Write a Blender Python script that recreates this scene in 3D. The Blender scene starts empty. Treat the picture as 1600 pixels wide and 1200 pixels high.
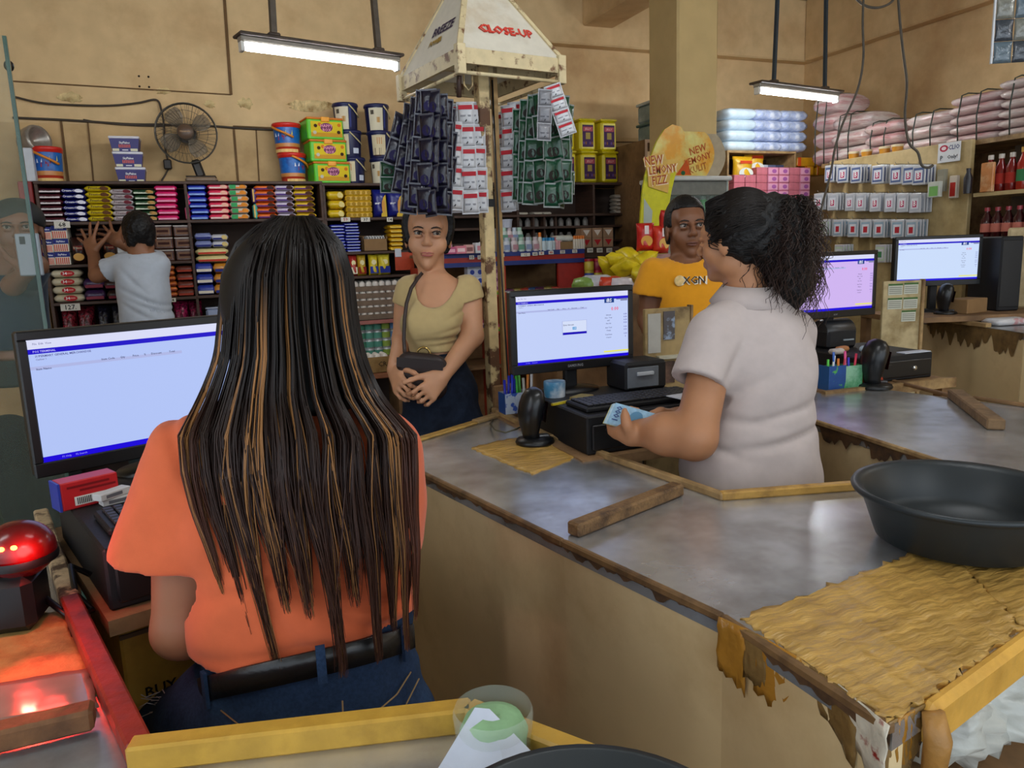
import bpy, math, random
import numpy as np
from mathutils import Vector, Matrix
random.seed(7); RNG = np.random.default_rng(7)
S = bpy.context.scene
COL = S.collection
PI = math.pi
# ---------------------------------------------------------------- camera
F = 1180.0; CAMZ = 1.42; YAW = math.radians(22)
def _axes(nx=240., ny=6700.):
    nad = np.array([nx/F, ny/F, 1.0]); nad /= np.linalg.norm(nad)
    up = -nad; f = np.array([0, 0, 1.]); fh = f-up*np.dot(f, up); fh /= np.linalg.norm(fh)
    r = np.cross(fh, up)
    if r[0] < 0: r = -r
    return np.array([math.sin(YAW)*fh+math.cos(YAW)*r, math.cos(YAW)*fh-math.sin(YAW)*r, up])
MX = _axes(); CP = np.array([0, 0, CAMZ])
def _ray(px, py): return MX @ np.array([(px-800)/F, (py-600)/F, 1.0])
def Pd(px, py, d): return CP+_ray(px, py)*d                 # point at a depth along the view axis
def Pz(px, py, z): r = _ray(px, py); return CP+r*((z-CAMZ)/r[2])
def Py(px, py, y): r = _ray(px, py); return CP+r*(y/r[1])
def Px(px, py, x): r = _ray(px, py); return CP+r*(x/r[0])
cd = bpy.data.cameras.new('camera'); cam = bpy.data.objects.new('camera', cd); COL.objects.link(cam)
cd.sensor_width = 36; cd.lens = 36*F/1600; cd.clip_start = .02
cam.matrix_world = Matrix(((MX[0][0], -MX[0][1], -MX[0][2], 0), (MX[1][0], -MX[1][1], -MX[1][2], 0), (MX[2][0], -MX[2][1], -MX[2][2], CAMZ), (0, 0, 0, 1)))
S.camera = cam
# ---------------------------------------------------------------- world and exposure
S.view_settings.view_transform = 'Standard'; S.view_settings.look = 'None'
S.view_settings.exposure = 0.0; S.view_settings.gamma = 1.0; S.view_settings.use_curve_mapping = False
W = bpy.data.worlds.new('daylight'); S.world = W; W.use_nodes = True
bg = W.node_tree.nodes['Background']; bg.inputs[0].default_value = (.80, .90, 1.0, 1); bg.inputs[1].default_value = 1.9
TUBE = 75.0      # fluorescent tube emission
# ---------------------------------------------------------------- materials (all procedural)
def lin(h):
    if not isinstance(h, str): return tuple(h)
    h = h.lstrip('#'); o = []
    for i in (0, 2, 4):
        c = int(h[i:i+2], 16)/255; o.append(c/12.92 if c <= .04045 else ((c+.055)/1.055)**2.4)
    return tuple(o)
_MC = {}
def mat(col, rough=.55, metal=0., var=.10, vs=30., bump=0., bs=60., emis=0., spec=.5, col2=None, mixs=4., lo=.45, hi=.65, alpha=1., trans=0., coat=0., stretch=None, sheen=0., name=None, attr=None, sss=0.):
    key = (col, rough, metal, var, vs, bump, bs, emis, spec, col2, mixs, lo, hi, alpha, trans, coat, stretch, sheen, attr, sss)
    if key in _MC: return _MC[key]
    m = bpy.data.materials.new(name or 'mat_'+str(col).lstrip('#')); m.use_nodes = True
    nt = m.node_tree; N = nt.nodes; L = nt.links; b = N['Principled BSDF']
    c = lin(col)
    b.inputs['Roughness'].default_value = rough; b.inputs['Metallic'].default_value = metal
    b.inputs['Specular IOR Level'].default_value = spec
    b.inputs['Coat Weight'].default_value = coat; b.inputs['Coat Roughness'].default_value = .08
    b.inputs['Sheen Weight'].default_value = sheen
    b.inputs['Alpha'].default_value = alpha; b.inputs['Transmission Weight'].default_value = trans
    if sss: b.inputs['Subsurface Weight'].default_value = sss; b.inputs['Subsurface Radius'].default_value = (.012, .005, .003); b.inputs['Subsurface Scale'].default_value = 1.
    tc = N.new('ShaderNodeTexCoord'); src = tc.outputs['Object']
    if stretch:
        mp = N.new('ShaderNodeMapping'); mp.inputs['Scale'].default_value = stretch; L.new(src, mp.inputs[0]); src = mp.outputs[0]
    if attr:
        at = N.new('ShaderNodeAttribute'); at.attribute_name = attr; base = at.outputs['Color']
    else:
        rgb = N.new('ShaderNodeRGB'); rgb.outputs[0].default_value = (*c, 1); base = rgb.outputs[0]
    if col2 is not None:
        n2 = N.new('ShaderNodeTexNoise'); n2.inputs['Scale'].default_value = mixs; n2.inputs['Detail'].default_value = 8; n2.inputs['Roughness'].default_value = .62
        L.new(src, n2.inputs[0])
        rp = N.new('ShaderNodeMapRange'); rp.inputs[1].default_value = lo; rp.inputs[2].default_value = hi; L.new(n2.outputs[0], rp.inputs[0])
        mx = N.new('ShaderNodeMix'); mx.data_type = 'RGBA'; L.new(rp.outputs[0], mx.inputs[0]); L.new(base, mx.inputs[6]); mx.inputs[7].default_value = (*lin(col2), 1); base = mx.outputs[2]
    if var:
        n1 = N.new('ShaderNodeTexNoise'); n1.inputs['Scale'].default_value = vs; n1.inputs['Detail'].default_value = 5; L.new(src, n1.inputs[0])
        mr = N.new('ShaderNodeMapRange'); mr.inputs[1].default_value = .3; mr.inputs[2].default_value = .7; mr.inputs[3].default_value = 1-var; mr.inputs[4].default_value = 1+var; L.new(n1.outputs[0], mr.inputs[0])
        mm = N.new('ShaderNodeMix'); mm.data_type = 'RGBA'; mm.blend_type = 'MULTIPLY'; mm.inputs[0].default_value = 1; L.new(base, mm.inputs[6]); L.new(mr.outputs[0], mm.inputs[7]); base = mm.outputs[2]
    L.new(base, b.inputs['Base Color'])
    if emis:
        L.new(base, b.inputs['Emission Color']); b.inputs['Emission Strength'].default_value = emis
    if bump:
        nb = N.new('ShaderNodeTexNoise'); nb.inputs['Scale'].default_value = bs; nb.inputs['Detail'].default_value = 4; L.new(src, nb.inputs[0])
        bp = N.new('ShaderNodeBump'); bp.inputs['Strength'].default_value = bump; bp.inputs['Distance'].default_value = .01; L.new(nb.outputs[0], bp.inputs['Height']); L.new(bp.outputs[0], b.inputs['Normal'])
    _MC[key] = m
    return m
def foil(col, **k): return mat(col, rough=.28, spec=.6, bump=.35, bs=45., var=.12, **k)
def paper(col, **k): return mat(col, rough=.75, spec=.25, var=.06, **k)
def plas(col, rough=.35, **k): return mat(col, rough=rough, spec=.5, var=.05, **k)
def ink(col): return mat(col, rough=.6, spec=.2, var=.03)
# ---------------------------------------------------------------- mesh builder
_TC = {}
def text_geo(s, bold=False):
    if s in _TC: return _TC[s]
    cu = bpy.data.curves.new('lettering', 'FONT'); cu.body = s; cu.size = 1; cu.offset = .014; cu.align_x = 'CENTER'; cu.align_y = 'CENTER'; cu.resolution_u = 1
    ob = bpy.data.objects.new('lettering', cu); COL.objects.link(ob)
    dg = bpy.context.evaluated_depsgraph_get(); me = ob.evaluated_get(dg).to_mesh()
    v = [tuple(p.co)[:2] for p in me.vertices]; f = [tuple(p.vertices) for p in me.polygons]
    ob.evaluated_get(dg).to_mesh_clear(); bpy.data.objects.remove(ob); bpy.data.curves.remove(cu)
    _TC[s] = (v, f); return _TC[s]
class MB:
    def __init__(s): s.v = []; s.f = []; s.m = []; s.mats = []; s.sm = []; s.T = Matrix.Identity(4)
    def mi(s, m):
        if m not in s.mats: s.mats.append(m)
        return s.mats.index(m)
    def raw(s, vs, fs, m, smooth=False):
        o = len(s.v); T = s.T; i = s.mi(m)
        s.v += [tuple(T @ Vector(p)) for p in vs]
        s.f += [tuple(o+k for k in f) for f in fs]; s.m += [i]*len(fs); s.sm += [smooth]*len(fs); return s
    def box(s, x0, x1, y0, y1, z0, z1, m, bev=0.):
        if x0 > x1: x0, x1 = x1, x0
        if y0 > y1: y0, y1 = y1, y0
        if z0 > z1: z0, z1 = z1, z0
        b = min(bev, (x1-x0)*.45, (y1-y0)*.45, (z1-z0)*.45)
        if b <= 0:
            vs = [(x, y, z) for z in (z0, z1) for y in (y0, y1) for x in (x0, x1)]
            fs = [(0, 2, 3, 1), (4, 5, 7, 6), (0, 1, 5, 4), (2, 6, 7, 3), (0, 4, 6, 2), (1, 3, 7, 5)]
            return s.raw(vs, fs, m)
        vs = []; idx = {}
        X = (x0, x1); Y = (y0, y1); Z = (z0, z1); sg = (1, -1)
        for i in (0, 1):
            for j in (0, 1):
                for k in (0, 1):
                    for a in range(3):
                        p = [X[i]+(0 if a == 0 else b*sg[i]), Y[j]+(0 if a == 1 else b*sg[j]), Z[k]+(0 if a == 2 else b*sg[k])]
                        idx[(i, j, k, a)] = len(vs); vs.append(tuple(p))
        fs = []
        def q(l):
            fs.append(tuple(idx[t] for t in l))
        for i in (0, 1): q([(i, 0, 0, 0), (i, 1, 0, 0), (i, 1, 1, 0), (i, 0, 1, 0)] if i else [(i, 0, 0, 0), (i, 0, 1, 0), (i, 1, 1, 0), (i, 1, 0, 0)])
        for j in (0, 1): q([(0, j, 0, 1), (0, j, 1, 1), (1, j, 1, 1), (1, j, 0, 1)] if j else [(0, j, 0, 1), (1, j, 0, 1), (1, j, 1, 1), (0, j, 1, 1)])
        for k in (0, 1): q([(0, 0, k, 2), (1, 0, k, 2), (1, 1, k, 2), (0, 1, k, 2)] if k else [(0, 0, k, 2), (0, 1, k, 2), (1, 1, k, 2), (1, 0, k, 2)])
        for j in (0, 1):
            for k in (0, 1):
                l = [(0, j, k, 1), (1, j, k, 1), (1, j, k, 2), (0, j, k, 2)]; q(l if (j == 0) == (k == 1) else l[::-1])
        for i in (0, 1):
            for k in (0, 1):
                l = [(i, 0, k, 0), (i, 1, k, 0), (i, 1, k, 2), (i, 0, k, 2)]; q(l if (i == 1) == (k == 1) else l[::-1])
        for i in (0, 1):
            for j in (0, 1):
                l = [(i, j, 0, 0), (i, j, 1, 0), (i, j, 1, 1), (i, j, 0, 1)]; q(l if (i == 0) == (j == 0) else l[::-1])
        for i in (0, 1):
            for j in (0, 1):
                for k in (0, 1):
                    l = [(i, j, k, 0), (i, j, k, 1), (i, j, k, 2)]; q(l if (i+j+k) % 2 else l[::-1])
        return s.raw(vs, fs, m)
    def obox(s, a, b, w, h, m, up=(0, 0, 1), bev=0.):            # bar from a to b
        a = Vector(a); b = Vector(b); d = b-a; Ln = d.length; d.normalize(); u = Vector(up); r = d.cross(u)
        if r.length < 1e-4: u = Vector((1, 0, 0)); r = d.cross(u)
        r.normalize(); u = r.cross(d)
        T0 = s.T; s.T = T0 @ Matrix(((d.x, r.x, u.x, a.x), (d.y, r.y, u.y, a.y), (d.z, r.z, u.z, a.z), (0, 0, 0, 1)))
        s.box(0, Ln, -w/2, w/2, -h/2, h/2, m, bev); s.T = T0; return s
    def prism(s, pts, z0, z1, m, smooth=False):                   # polygon in xy extruded in z
        n = len(pts); vs = [(x, y, z0) for x, y in pts]+[(x, y, z1) for x, y in pts]
        ar = sum(pts[i][0]*pts[(i+1) % n][1]-pts[(i+1) % n][0]*pts[i][1] for i in range(n))
        fs = [tuple(range(n-1, -1, -1)), tuple(range(n, 2*n))]+[(i, (i+1) % n, n+(i+1) % n, n+i) for i in range(n)]
        if ar < 0: fs = [f[::-1] for f in fs]
        return s.raw(vs, fs, m, smooth)
    def lathe(s, prof, m, n=24, sx=1., sy=1., cap=True, smooth=True):   # prof: (r,z) bottom to top
        vs = []; fs = []
        for r, z in prof:
            for k in range(n):
                a = 2*PI*k/n; vs.append((r*sx*math.cos(a), r*sy*math.sin(a), z))
        for i in range(len(prof)-1):
            for k in range(n):
                fs.append((i*n+k, i*n+(k+1) % n, (i+1)*n+(k+1) % n, (i+1)*n+k))
        s.raw(vs, fs, m, smooth)
        if cap:
            s.raw(vs[:n], [tuple(range(n-1, -1, -1))], m); s.raw(vs[-n:], [tuple(range(n))], m)
        return s
    def tube(s, pts, r, m, n=8, cap=True, flat=1., up=(0, 0, 1)):
        pts = [Vector(p) for p in pts]; rs = r if isinstance(r, (list, tuple)) else [r]*len(pts)
        vs = []; fs = []; u = None
        for i, p in enumerate(pts):
            d = (pts[min(i+1, len(pts)-1)]-pts[max(i-1, 0)]).normalized()
            if u is None:
                u = Vector(up); u = u-d*u.dot(d)
                if u.length < 1e-3: u = Vector((1, 0, 0)); u = u-d*u.dot(d)
            else: u = u-d*u.dot(d)
            u.normalize(); w = d.cross(u)
            for k in range(n):
                a = 2*PI*k/n; vs.append(tuple(p+(w*math.cos(a)+u*(math.sin(a)*flat))*rs[i]))
        for i in range(len(pts)-1):
            for k in range(n): fs.append((i*n+k, i*n+(k+1) % n, (i+1)*n+(k+1) % n, (i+1)*n+k))
        if cap: fs += [tuple(range(n-1, -1, -1)), tuple(range(len(vs)-n, len(vs)))]
        return s.raw(vs, fs, m, True)
    def ell(s, c, r, m, nu=14, nv=9):
        vs = [(c[0], c[1], c[2]-r[2])]; fs = []
        for j in range(1, nv):
            t = -PI/2+PI*j/nv
            for i in range(nu):
                a = 2*PI*i/nu; vs.append((c[0]+r[0]*math.cos(t)*math.cos(a), c[1]+r[1]*math.cos(t)*math.sin(a), c[2]+r[2]*math.sin(t)))
        vs.append((c[0], c[1], c[2]+r[2])); e = len(vs)-1
        for i in range(nu):
            fs.append((0, 1+(i+1) % nu, 1+i)); fs.append((e, e-nu+i, e-nu+(i+1) % nu))
            for j in range(nv-2): a = 1+j*nu; fs.append((a+i, a+(i+1) % nu, a+nu+(i+1) % nu, a+nu+i))
        return s.raw(vs, fs, m, True)
    def pillow(s, w, d, h, m, nx=9, nr=12, crimp=.5, pw=3.6, end=.38):   # flow-wrap pack along x, base at z=0
        vs = []; fs = []
        for i in range(nx+1):
            t = i/nx; e = min(t, 1-t)/.115; k = 1 if e >= 1 else end+(1-end)*math.sqrt(max(0, 1-(1-e)**2))
            x = -w/2+w*t; dd = d/2*(1 if e > .6 else .93)
            for j in range(nr):
                a = 2*PI*(j+.5)/nr; c, q = math.cos(a), math.sin(a)
                rr = (abs(c)**pw+abs(q)**pw)**(-1/pw)
                vs.append((x, dd*rr*c, h/2+h/2*k*rr*q))
        for i in range(nx):
            for j in range(nr): fs.append((i*nr+j, i*nr+(j+1) % nr, (i+1)*nr+(j+1) % nr, (i+1)*nr+j))
        fs += [tuple(range(nr-1, -1, -1)), tuple(range(nx*nr, nx*nr+nr))]
        fs = [f[::-1] for f in fs]
        return s.raw(vs, fs, m, True)
    def bag(s, w, d, h, m, nx=10, nz=12, sag=.0, seed=0, top=.1):         # standing or hanging puffy bag facing -y, base z=0
        rg = random.Random(seed); vs = []; fs = []
        ph = [rg.uniform(0, 6) for _ in range(6)]
        for side in (-1, 1):
            for k in range(nz+1):
                for i in range(nx+1):
                    u = i/nx*2-1; t = k/nz
                    pf = (max(0, 1-abs(u)**3))**.6*(max(0, min(1, t/.16)))**.5*(max(0, min(1, (1-t)/.28)))**.6
                    wr = 1+.10*math.sin(5*u+ph[0]+4*t)+.10*math.sin(9*t+ph[1]+2*u)
                    ww = w/2*(1-.07*math.sin(PI*t)*(1 if t < .9 else 0))
                    vs.append((u*ww, side*(d/2*pf*wr+.0015), h*t-sag*h*math.sin(PI*t)*abs(u)))
        n = (nx+1)*(nz+1)
        for sd in (0, 1):
            for k in range(nz):
                for i in range(nx):
                    a = sd*n+k*(nx+1)+i; q = (a, a+1, a+nx+2, a+nx+1); fs.append(q if sd == 0 else q[::-1])
        for k in range(nz):
            a = k*(nx+1); b = a+nx
            fs.append((a, a+nx+1, n+a+nx+1, n+a)); fs.append((b, n+b, n+b+nx+1, b+nx+1))
        for i in range(nx): fs.append((i, n+i, n+i+1, i+1)); a = nz*(nx+1)+i; fs.append((a, a+1, n+a+1, n+a))
        return s.raw(vs, fs, m, True)
    def text(s, t, size, m, loc=(0, 0, 0), face='-y', sx=1., rot=0.):      # flat print; face: which way it looks
        v, f = text_geo(t); c, q = math.cos(rot), math.sin(rot)
        P = [((x*c*sx-y*q)*size, (x*q*sx+y*c)*size) for x, y in v]
        if face == '-y': vs = [(loc[0]+x, loc[1], loc[2]+y) for x, y in P]
        elif face == 'z': vs = [(loc[0]+x, loc[1]+y, loc[2]) for x, y in P]
        elif face == '-x': vs = [(loc[0], loc[1]-x, loc[2]+y) for x, y in P]
        return s.raw(vs, f, m)
    def card(s, x0, x1, z0, z1, y, m, th=.0006):                            # thin print patch on a -y face
        return s.raw([(x0, y, z0), (x1, y, z0), (x1, y, z1), (x0, y, z1)], [(0, 1, 2, 3)], m)
    def oval(s, cx, cz, rx, rz, y, m, n=18):
        return s.raw([(cx+rx*math.cos(2*PI*i/n), y, cz+rz*math.sin(2*PI*i/n)) for i in range(n)], [tuple(range(n))], m)
    def mesh(s, name):
        me = bpy.data.meshes.new(name); me.from_pydata(s.v, [], s.f)
        for m in s.mats: me.materials.append(m)
        me.polygons.foreach_set('material_index', s.m); me.polygons.foreach_set('use_smooth', s.sm); me.update(); return me
    def build(s, name, parent=None, loc=(0, 0, 0), rz=0., label=None, cat=None, group=None, kind=None):
        return place(s.mesh(name), name, parent, loc, rz, label, cat, group, kind)
def place(me, name, parent=None, loc=(0, 0, 0), rz=0., label=None, cat=None, group=None, kind=None, rot=None):
    o = bpy.data.objects.new(name, me); COL.objects.link(o); o.location = loc; o.rotation_euler = rot if rot else (0, 0, rz)
    if parent: o.parent = parent
    return tag(o, label, cat, group, kind)
def tag(o, label=None, cat=None, group=None, kind=None):
    if label: o['label'] = label
    if cat: o['category'] = cat
    if group: o['group'] = group
    if kind: o['kind'] = kind
    return o
def thing(name, label, cat, loc=(0, 0, 0), rz=0., group=None, rot=None):
    o = bpy.data.objects.new(name, None); COL.objects.link(o); o.location = loc; o.rotation_euler = rot if rot else (0, 0, rz); o.empty_display_size = .05
    return tag(o, label, cat, group)
def dup(root, loc, rz=None, label=None, group=None, rot=None):
    r = root.copy(); COL.objects.link(r); r.location = loc
    if rz is not None: r.rotation_euler = (0, 0, rz)
    if rot is not None: r.rotation_euler = rot
    tag(r, label, None, group)
    for ch in list(root.children):
        c = ch.copy(); COL.objects.link(c); c.parent = r
        for g in list(ch.children):
            d = g.copy(); COL.objects.link(d); d.parent = c
    return r
# ================================================================ room shell
HC = .90
WALLM = mat('#dabb8c', rough=.8, spec=.2, col2='#a6794a', mixs=1.4, lo=.47, hi=.84, var=.07, vs=9., bump=.12, bs=14.)
WALLLOW = mat('#cfae7e', rough=.8, spec=.2, col2='#8d6c3c', mixs=1.6, lo=.48, hi=.8, var=.08, vs=7., bump=.12, bs=14.)
WOODD = mat('#4a3226', rough=.6, col2='#33221a', mixs=5., stretch=(1, 1, 8), var=.15, vs=18.)
WOODM = mat('#8d6b47', rough=.65, col2='#5f442a', mixs=5., var=.2, vs=40., bump=.2, bs=50.)
WOODL = mat('#a98a5c', rough=.65, col2='#6f5130', mixs=7., var=.2, vs=40., bump=.2, bs=50.)
BROWNCHIP = mat('#5d4024', rough=.85, col2='#3c2816', mixs=20., var=.2)
CREAM = mat('#dcc395', rough=.5, spec=.35, col2='#a98350', mixs=2.3, lo=.5, hi=.85, var=.06, vs=6., bump=.05, bs=20.)
TAPE = mat('#c39a50', rough=.32, spec=.5, col2='#946f34', mixs=3., lo=.46, hi=.8, var=.16, vs=5., bump=.75, bs=6., stretch=(3, 13, 5))
STEEL = mat('#cdd0d4', rough=.27, metal=.7, col2='#96928e', mixs=5., lo=.42, hi=.7, var=.12, vs=16., bump=.06, bs=9.)
BLACK = mat('#0d0d0f', rough=.38, spec=.5, var=.1)
BLACKM = mat('#131316', rough=.55, spec=.4, var=.15, bump=.1, bs=300.)
def struct(mb, name, parent=None, **k): return mb.build(name, parent, kind=None if parent else 'structure', **k)
XL, XR, YB, YF, ZC = -2.4, 4.64, 5.0, -3.2, 3.25
FLOORM = mat('#6d5c46', rough=.6, col2='#4d3f30', mixs=3., var=.12, vs=12.)
struct(MB().box(XL-.2, XR+.2, YF, YB+.2, -.1, 0, FLOORM), 'floor')
struct(MB().box(XL-.2, XR+.2, YF, YB+.2, ZC, ZC+.1, mat('#b9b09c', rough=.85, col2='#8d8370', mixs=2., var=.06)), 'ceiling')
wb = struct(MB().box(XL-.2, XR+.2, YB, YB+.2, Py(260, 197, YB)[2], ZC, WALLM).box(XL-.2, XR+.2, YB, YB+.2, 0, Py(260, 197, YB)[2], WALLLOW), 'wall_back')
wr = struct(MB().box(XR, XR+.2, YF, YB, 0, ZC, WALLM), 'wall_right')
struct(MB().box(XL-.2, XL, 1.2, YB, 0, ZC, WALLM), 'wall_left')  # unseen wall, ended short to let daylight onto the counter panel
# beams and pillar
struct(MB().box(2.1, XR, YB-.10, YB, 2.80, ZC, WALLM, .01), 'trim_1')
struct(MB().box(XR-.10, XR, -1, YB-.1, 2.80, ZC, WALLM, .01), 'trim_2')
pc = Py(1095, 120, 3.75)
struct(MB().box(pc[0]-.155, pc[0]+.12, 3.75, 4.05, 0, ZC, mat('#c9ae7a', rough=.8, spec=.2, col2='#94763f', mixs=2., lo=.55, hi=.85, var=.06, vs=8., bump=.12, bs=14.), .012), 'trim_3')
struct(MB().box(pc[0]-.14, pc[0]+.10, 4.05, YB-.1, 2.92, ZC, WALLM, .01), 'trim_4')
# battens, panel seams and corner strip on the back wall
def wallstrip(a, b, w, m, d=.012, n='batten'):
    A = Py(*a, YB-.004); B = Py(*b, YB-.004)
    return MB().obox(A, B, w, d, m, up=(0, 1, 0)).build(n, wb)
BAT = mat('#6a4d2b', rough=.8, var=.15)
for a, b, w in [((350, -10), (361, 148), .016), ((20, 127), (361, 148), .006), ((95, 188), (107, 284), .011), ((137, 190), (146, 284), .007), ((365, 198), (372, 284), .012), ((400, 200), (405, 284), .007), ((364, 197), (500, 203), .006), ((860, 222), (1010, 222), .008)]:
    wallstrip(a, b, w, BAT)
HOLE = mat('#1d150e', rough=.9)
for p in [(217, 119), (232, 120), (218, 135), (233, 136), (110, 157)]:
    c = Py(*p, YB-.002); MB().ell((0, 0, 0), (.006, .004, .006), HOLE, 8, 5).build('nail_hole', wb, loc=c)
# flaked plaster patches
FLK = mat('#dcc48e', rough=.9, col2='#8f7040', mixs=16., var=.2, vs=60., bump=.8, bs=40.)
rg = random.Random(3)
for (x, y, rx, ry) in [(490, 165, 40, 9), (383, 162, 12, 8), (328, 163, 8, 6), (110, 152, 16, 8), (1225, 40, 14, 5), (255, 142, 12, 5)]:
    c = Py(x, y, YB-.003); n = 22; s = 4.9/F
    pts = [(rx*s*math.cos(2*PI*i/n)*rg.uniform(.6, 1.15), ry*s*math.sin(2*PI*i/n)*rg.uniform(.6, 1.15)) for i in range(n)]
    m = MB(); m.T = Matrix.Rotation(PI/2, 4, 'X'); m.prism(pts, -.002, .003, FLK); m.build('plaster_flake', wb, loc=c)
# electric wires stapled along the wall
WIRE = mat('#3d3226', rough=.6)
def wire(px, Yp, r, name, label, m=WIRE, extra=None, group=None):
    pts = [Vector(Py(x, y, Yp)) for x, y in px]
    out = []
    for i in range(len(pts)-1):
        p0 = pts[max(i-1, 0)]; p1 = pts[i]; p2 = pts[i+1]; p3 = pts[min(i+2, len(pts)-1)]
        for k in range(6):
            t = k/6; out.append(.5*((2*p1)+(p2-p0)*t+(2*p0-5*p1+4*p2-p3)*t*t+(3*p1-p0-3*p2+p3)*t**3))
    out.append(pts[-1])
    return MB().tube(out, r, m, 6).build(name, label=label, cat='wire', group=group)
wire([(18, 150), (60, 160), (110, 164), (170, 165), (215, 161), (244, 156), (252, 172), (256, 195), (258, 230), (262, 250)], YB-.02, .006, 'electric_wire', 'dark wire sagging along the wall and dropping down to the plug beside the fan')
wire([(20, 184), (90, 187), (140, 190), (200, 194), (260, 195), (330, 197), (370, 200), (430, 203), (480, 205), (560, 208), (640, 212)], YB-.012, .007, 'electric_wire', 'dark wire stapled level along the back wall behind the fan')
wire([(130, 187), (160, 192), (210, 196), (258, 197)], YB-.012, .005, 'electric_wire', 'short wire running just below the level wire left of the fan')
m = MB().box(-.022, .022, -.018, .018, -.028, .028, mat('#2a2119', rough=.5), .006); m.tube([(0, 0, -.028), (-.02, 0, -.06), (-.04, .0, -.09), (-.045, 0, -.13)], .005, WIRE)
m.build('electric_plug', label='dark wall plug hanging on its wire beside the fan', cat='plug', loc=Py(262, 257, YB-.03))
# ---------------------------------------------------------------- glass partition at the left
GE = Pd(45, 330, 1.95)
GLASS = mat('#9fb0a0', rough=.02, var=0, alpha=.10, spec=.8)
GEDGE = mat('#2f4b40', rough=.15, var=.1)
gp = thing('glass_partition', 'tall clear glass sheet with dark green edge at the far left', 'glass', (GE[0], GE[1], 0))
gd = Vector((-.80, -.60, 0)).normalized()
MB().obox((0, 0, .03), (gd.x*.9, gd.y*.9, .03), .008, .06, BLACKM).build('floor_channel', gp)
gg = MB(); gn = Vector((-gd.y, gd.x, 0))
zt = Pd(5, 70, 1.95)[2]
for z0, z1 in ((.06, zt),):
    a = Vector((0, 0, 0)); b = gd*.9
    vs = [a+gn*.004+Vector((0, 0, z0)), b+gn*.004+Vector((0, 0, z0)), b+gn*.004+Vector((0, 0, z1)), a+gn*.004+Vector((0, 0, z1)), a-gn*.004+Vector((0, 0, z0)), b-gn*.004+Vector((0, 0, z0)), b-gn*.004+Vector((0, 0, z1)), a-gn*.004+Vector((0, 0, z1))]
    gg.raw(vs, [(0, 1, 2, 3), (5, 4, 7, 6), (3, 2, 6, 7), (1, 0, 4, 5)], GLASS)
gg.build('pane', gp)
MB().obox((.001, .001, .06), (.001, .001, zt), .009, .009, GEDGE).build('pane_edge', gp)
k = Pd(14, 103, 1.95)-np.array([GE[0], GE[1], 0]); MB().ell((0, 0, 0), (.012, .012, .014), BLACK).build('pane_clip', gp, loc=k)
# ================================================================ checkout counters
def grid_patch(c4, z, m, nx=24, ny=16, amp=.0025, jag=.012, th=.004, seed=1, wr=9., mb=None):
    """crinkled sheet over four xy corners (a,b,c,d in order), torn edges, thin skirt"""
    rg = random.Random(seed); a, b, c, d = [np.array(p[:2]) for p in c4]; vs = []; fs = []
    ph = [rg.uniform(0, 6) for _ in range(8)]
    for j in range(ny+1):
        for i in range(nx+1):
            u, v = i/nx, j/ny; p = (a*(1-u)+b*u)*(1-v)+(d*(1-u)+c*u)*v
            if i in (0, nx) or j in (0, ny): p = p+np.array([rg.uniform(-1, 1), rg.uniform(-1, 1)])*jag
            h = amp*(math.sin(wr*3*v+ph[0]+2*u)+.7*math.sin(wr*6.3*v+ph[1]-3*u)+.5*math.sin(wr*2*u+ph[2]+7*v)+rg.uniform(-.7, .7))
            vs.append((p[0], p[1], z+th+max(h+amp, -th+.001)))
    for j in range(ny):
        for i in range(nx): q = j*(nx+1)+i; fs.append((q, q+1, q+nx+2, q+nx+1))
    e = [i for i in range(nx+1)]+[j*(nx+1)+nx for j in range(1, ny+1)]+[ny*(nx+1)+i for i in range(nx-1, -1, -1)]+[j*(nx+1) for j in range(ny-1, 0, -1)]
    o = len(vs); vs += [(vs[i][0], vs[i][1], z) for i in e]; n = len(e)
    fs += [(e[i], o+i, o+(i+1) % n, e[(i+1) % n]) for i in range(n)]
    ar = np.cross(b-a, d-a)
    if ar < 0: fs = [f[::-1] for f in fs]
    mb = mb or MB(); mb.raw(vs, fs, m, True); return mb
def jagged(a, b, ztop, hmin, hmax, m, off, n=70, seed=2, y=None):
    """chipped brown strip along the top of a vertical panel from a to b"""
    rg = random.Random(seed); a = np.array(a[:2]); b = np.array(b[:2]); vs = []; fs = []; h = hmin
    for i in range(n+1):
        t = i/n; p = a*(1-t)+b*t+np.array(off)
        h = min(hmax, max(hmin, h+rg.uniform(-1, 1)*(hmax-hmin)*.45))
        if rg.random() < .03: h = hmax*rg.uniform(.8, 1.1)
        vs += [(p[0], p[1], ztop), (p[0], p[1], ztop-h)]
    for i in range(n): fs.append((2*i, 2*i+1, 2*i+3, 2*i+2))
    return MB().raw(vs, fs, m)
def P2(px, py, z=HC): p = Pz(px, py, z); return (p[0], p[1])
# central counter
c1 = thing('checkout_counter', 'cream checkout counter with worn metal top in the middle, the black basin on it', 'counter', (.8, 1.3, 0))
def rel(o, pts): return [(p[0]-o.location.x, p[1]-o.location.y) for p in pts]
A0 = (.395, 2.02); A1 = P2(880, 845); A2 = P2(1130, 962); A3 = P2(1395, 1135); A4 = P2(1600, 1000); A5 = (1.62, A4[1]+(1.62-A4[0])*.24)
B0 = P2(790, 647); B1 = P2(870, 682); B2 = P2(1130, 778); B3 = P2(1365, 760); B4 = (1.62, B3[1]-.09)
MB().prism(rel(c1, [A0, A1, A2, A3, A4, A5, B4, B3, B2, B1, B0]), HC-.03, HC, STEEL).build('metal_top', c1)
def wallpoly(mb, pts, z0, z1, th, m):
    for a, b in zip(pts[:-1], pts[1:]):
        mb.obox((a[0], a[1], (z0+z1)/2), (b[0], b[1], (z0+z1)/2), th, z1-z0, m)
    return mb
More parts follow.
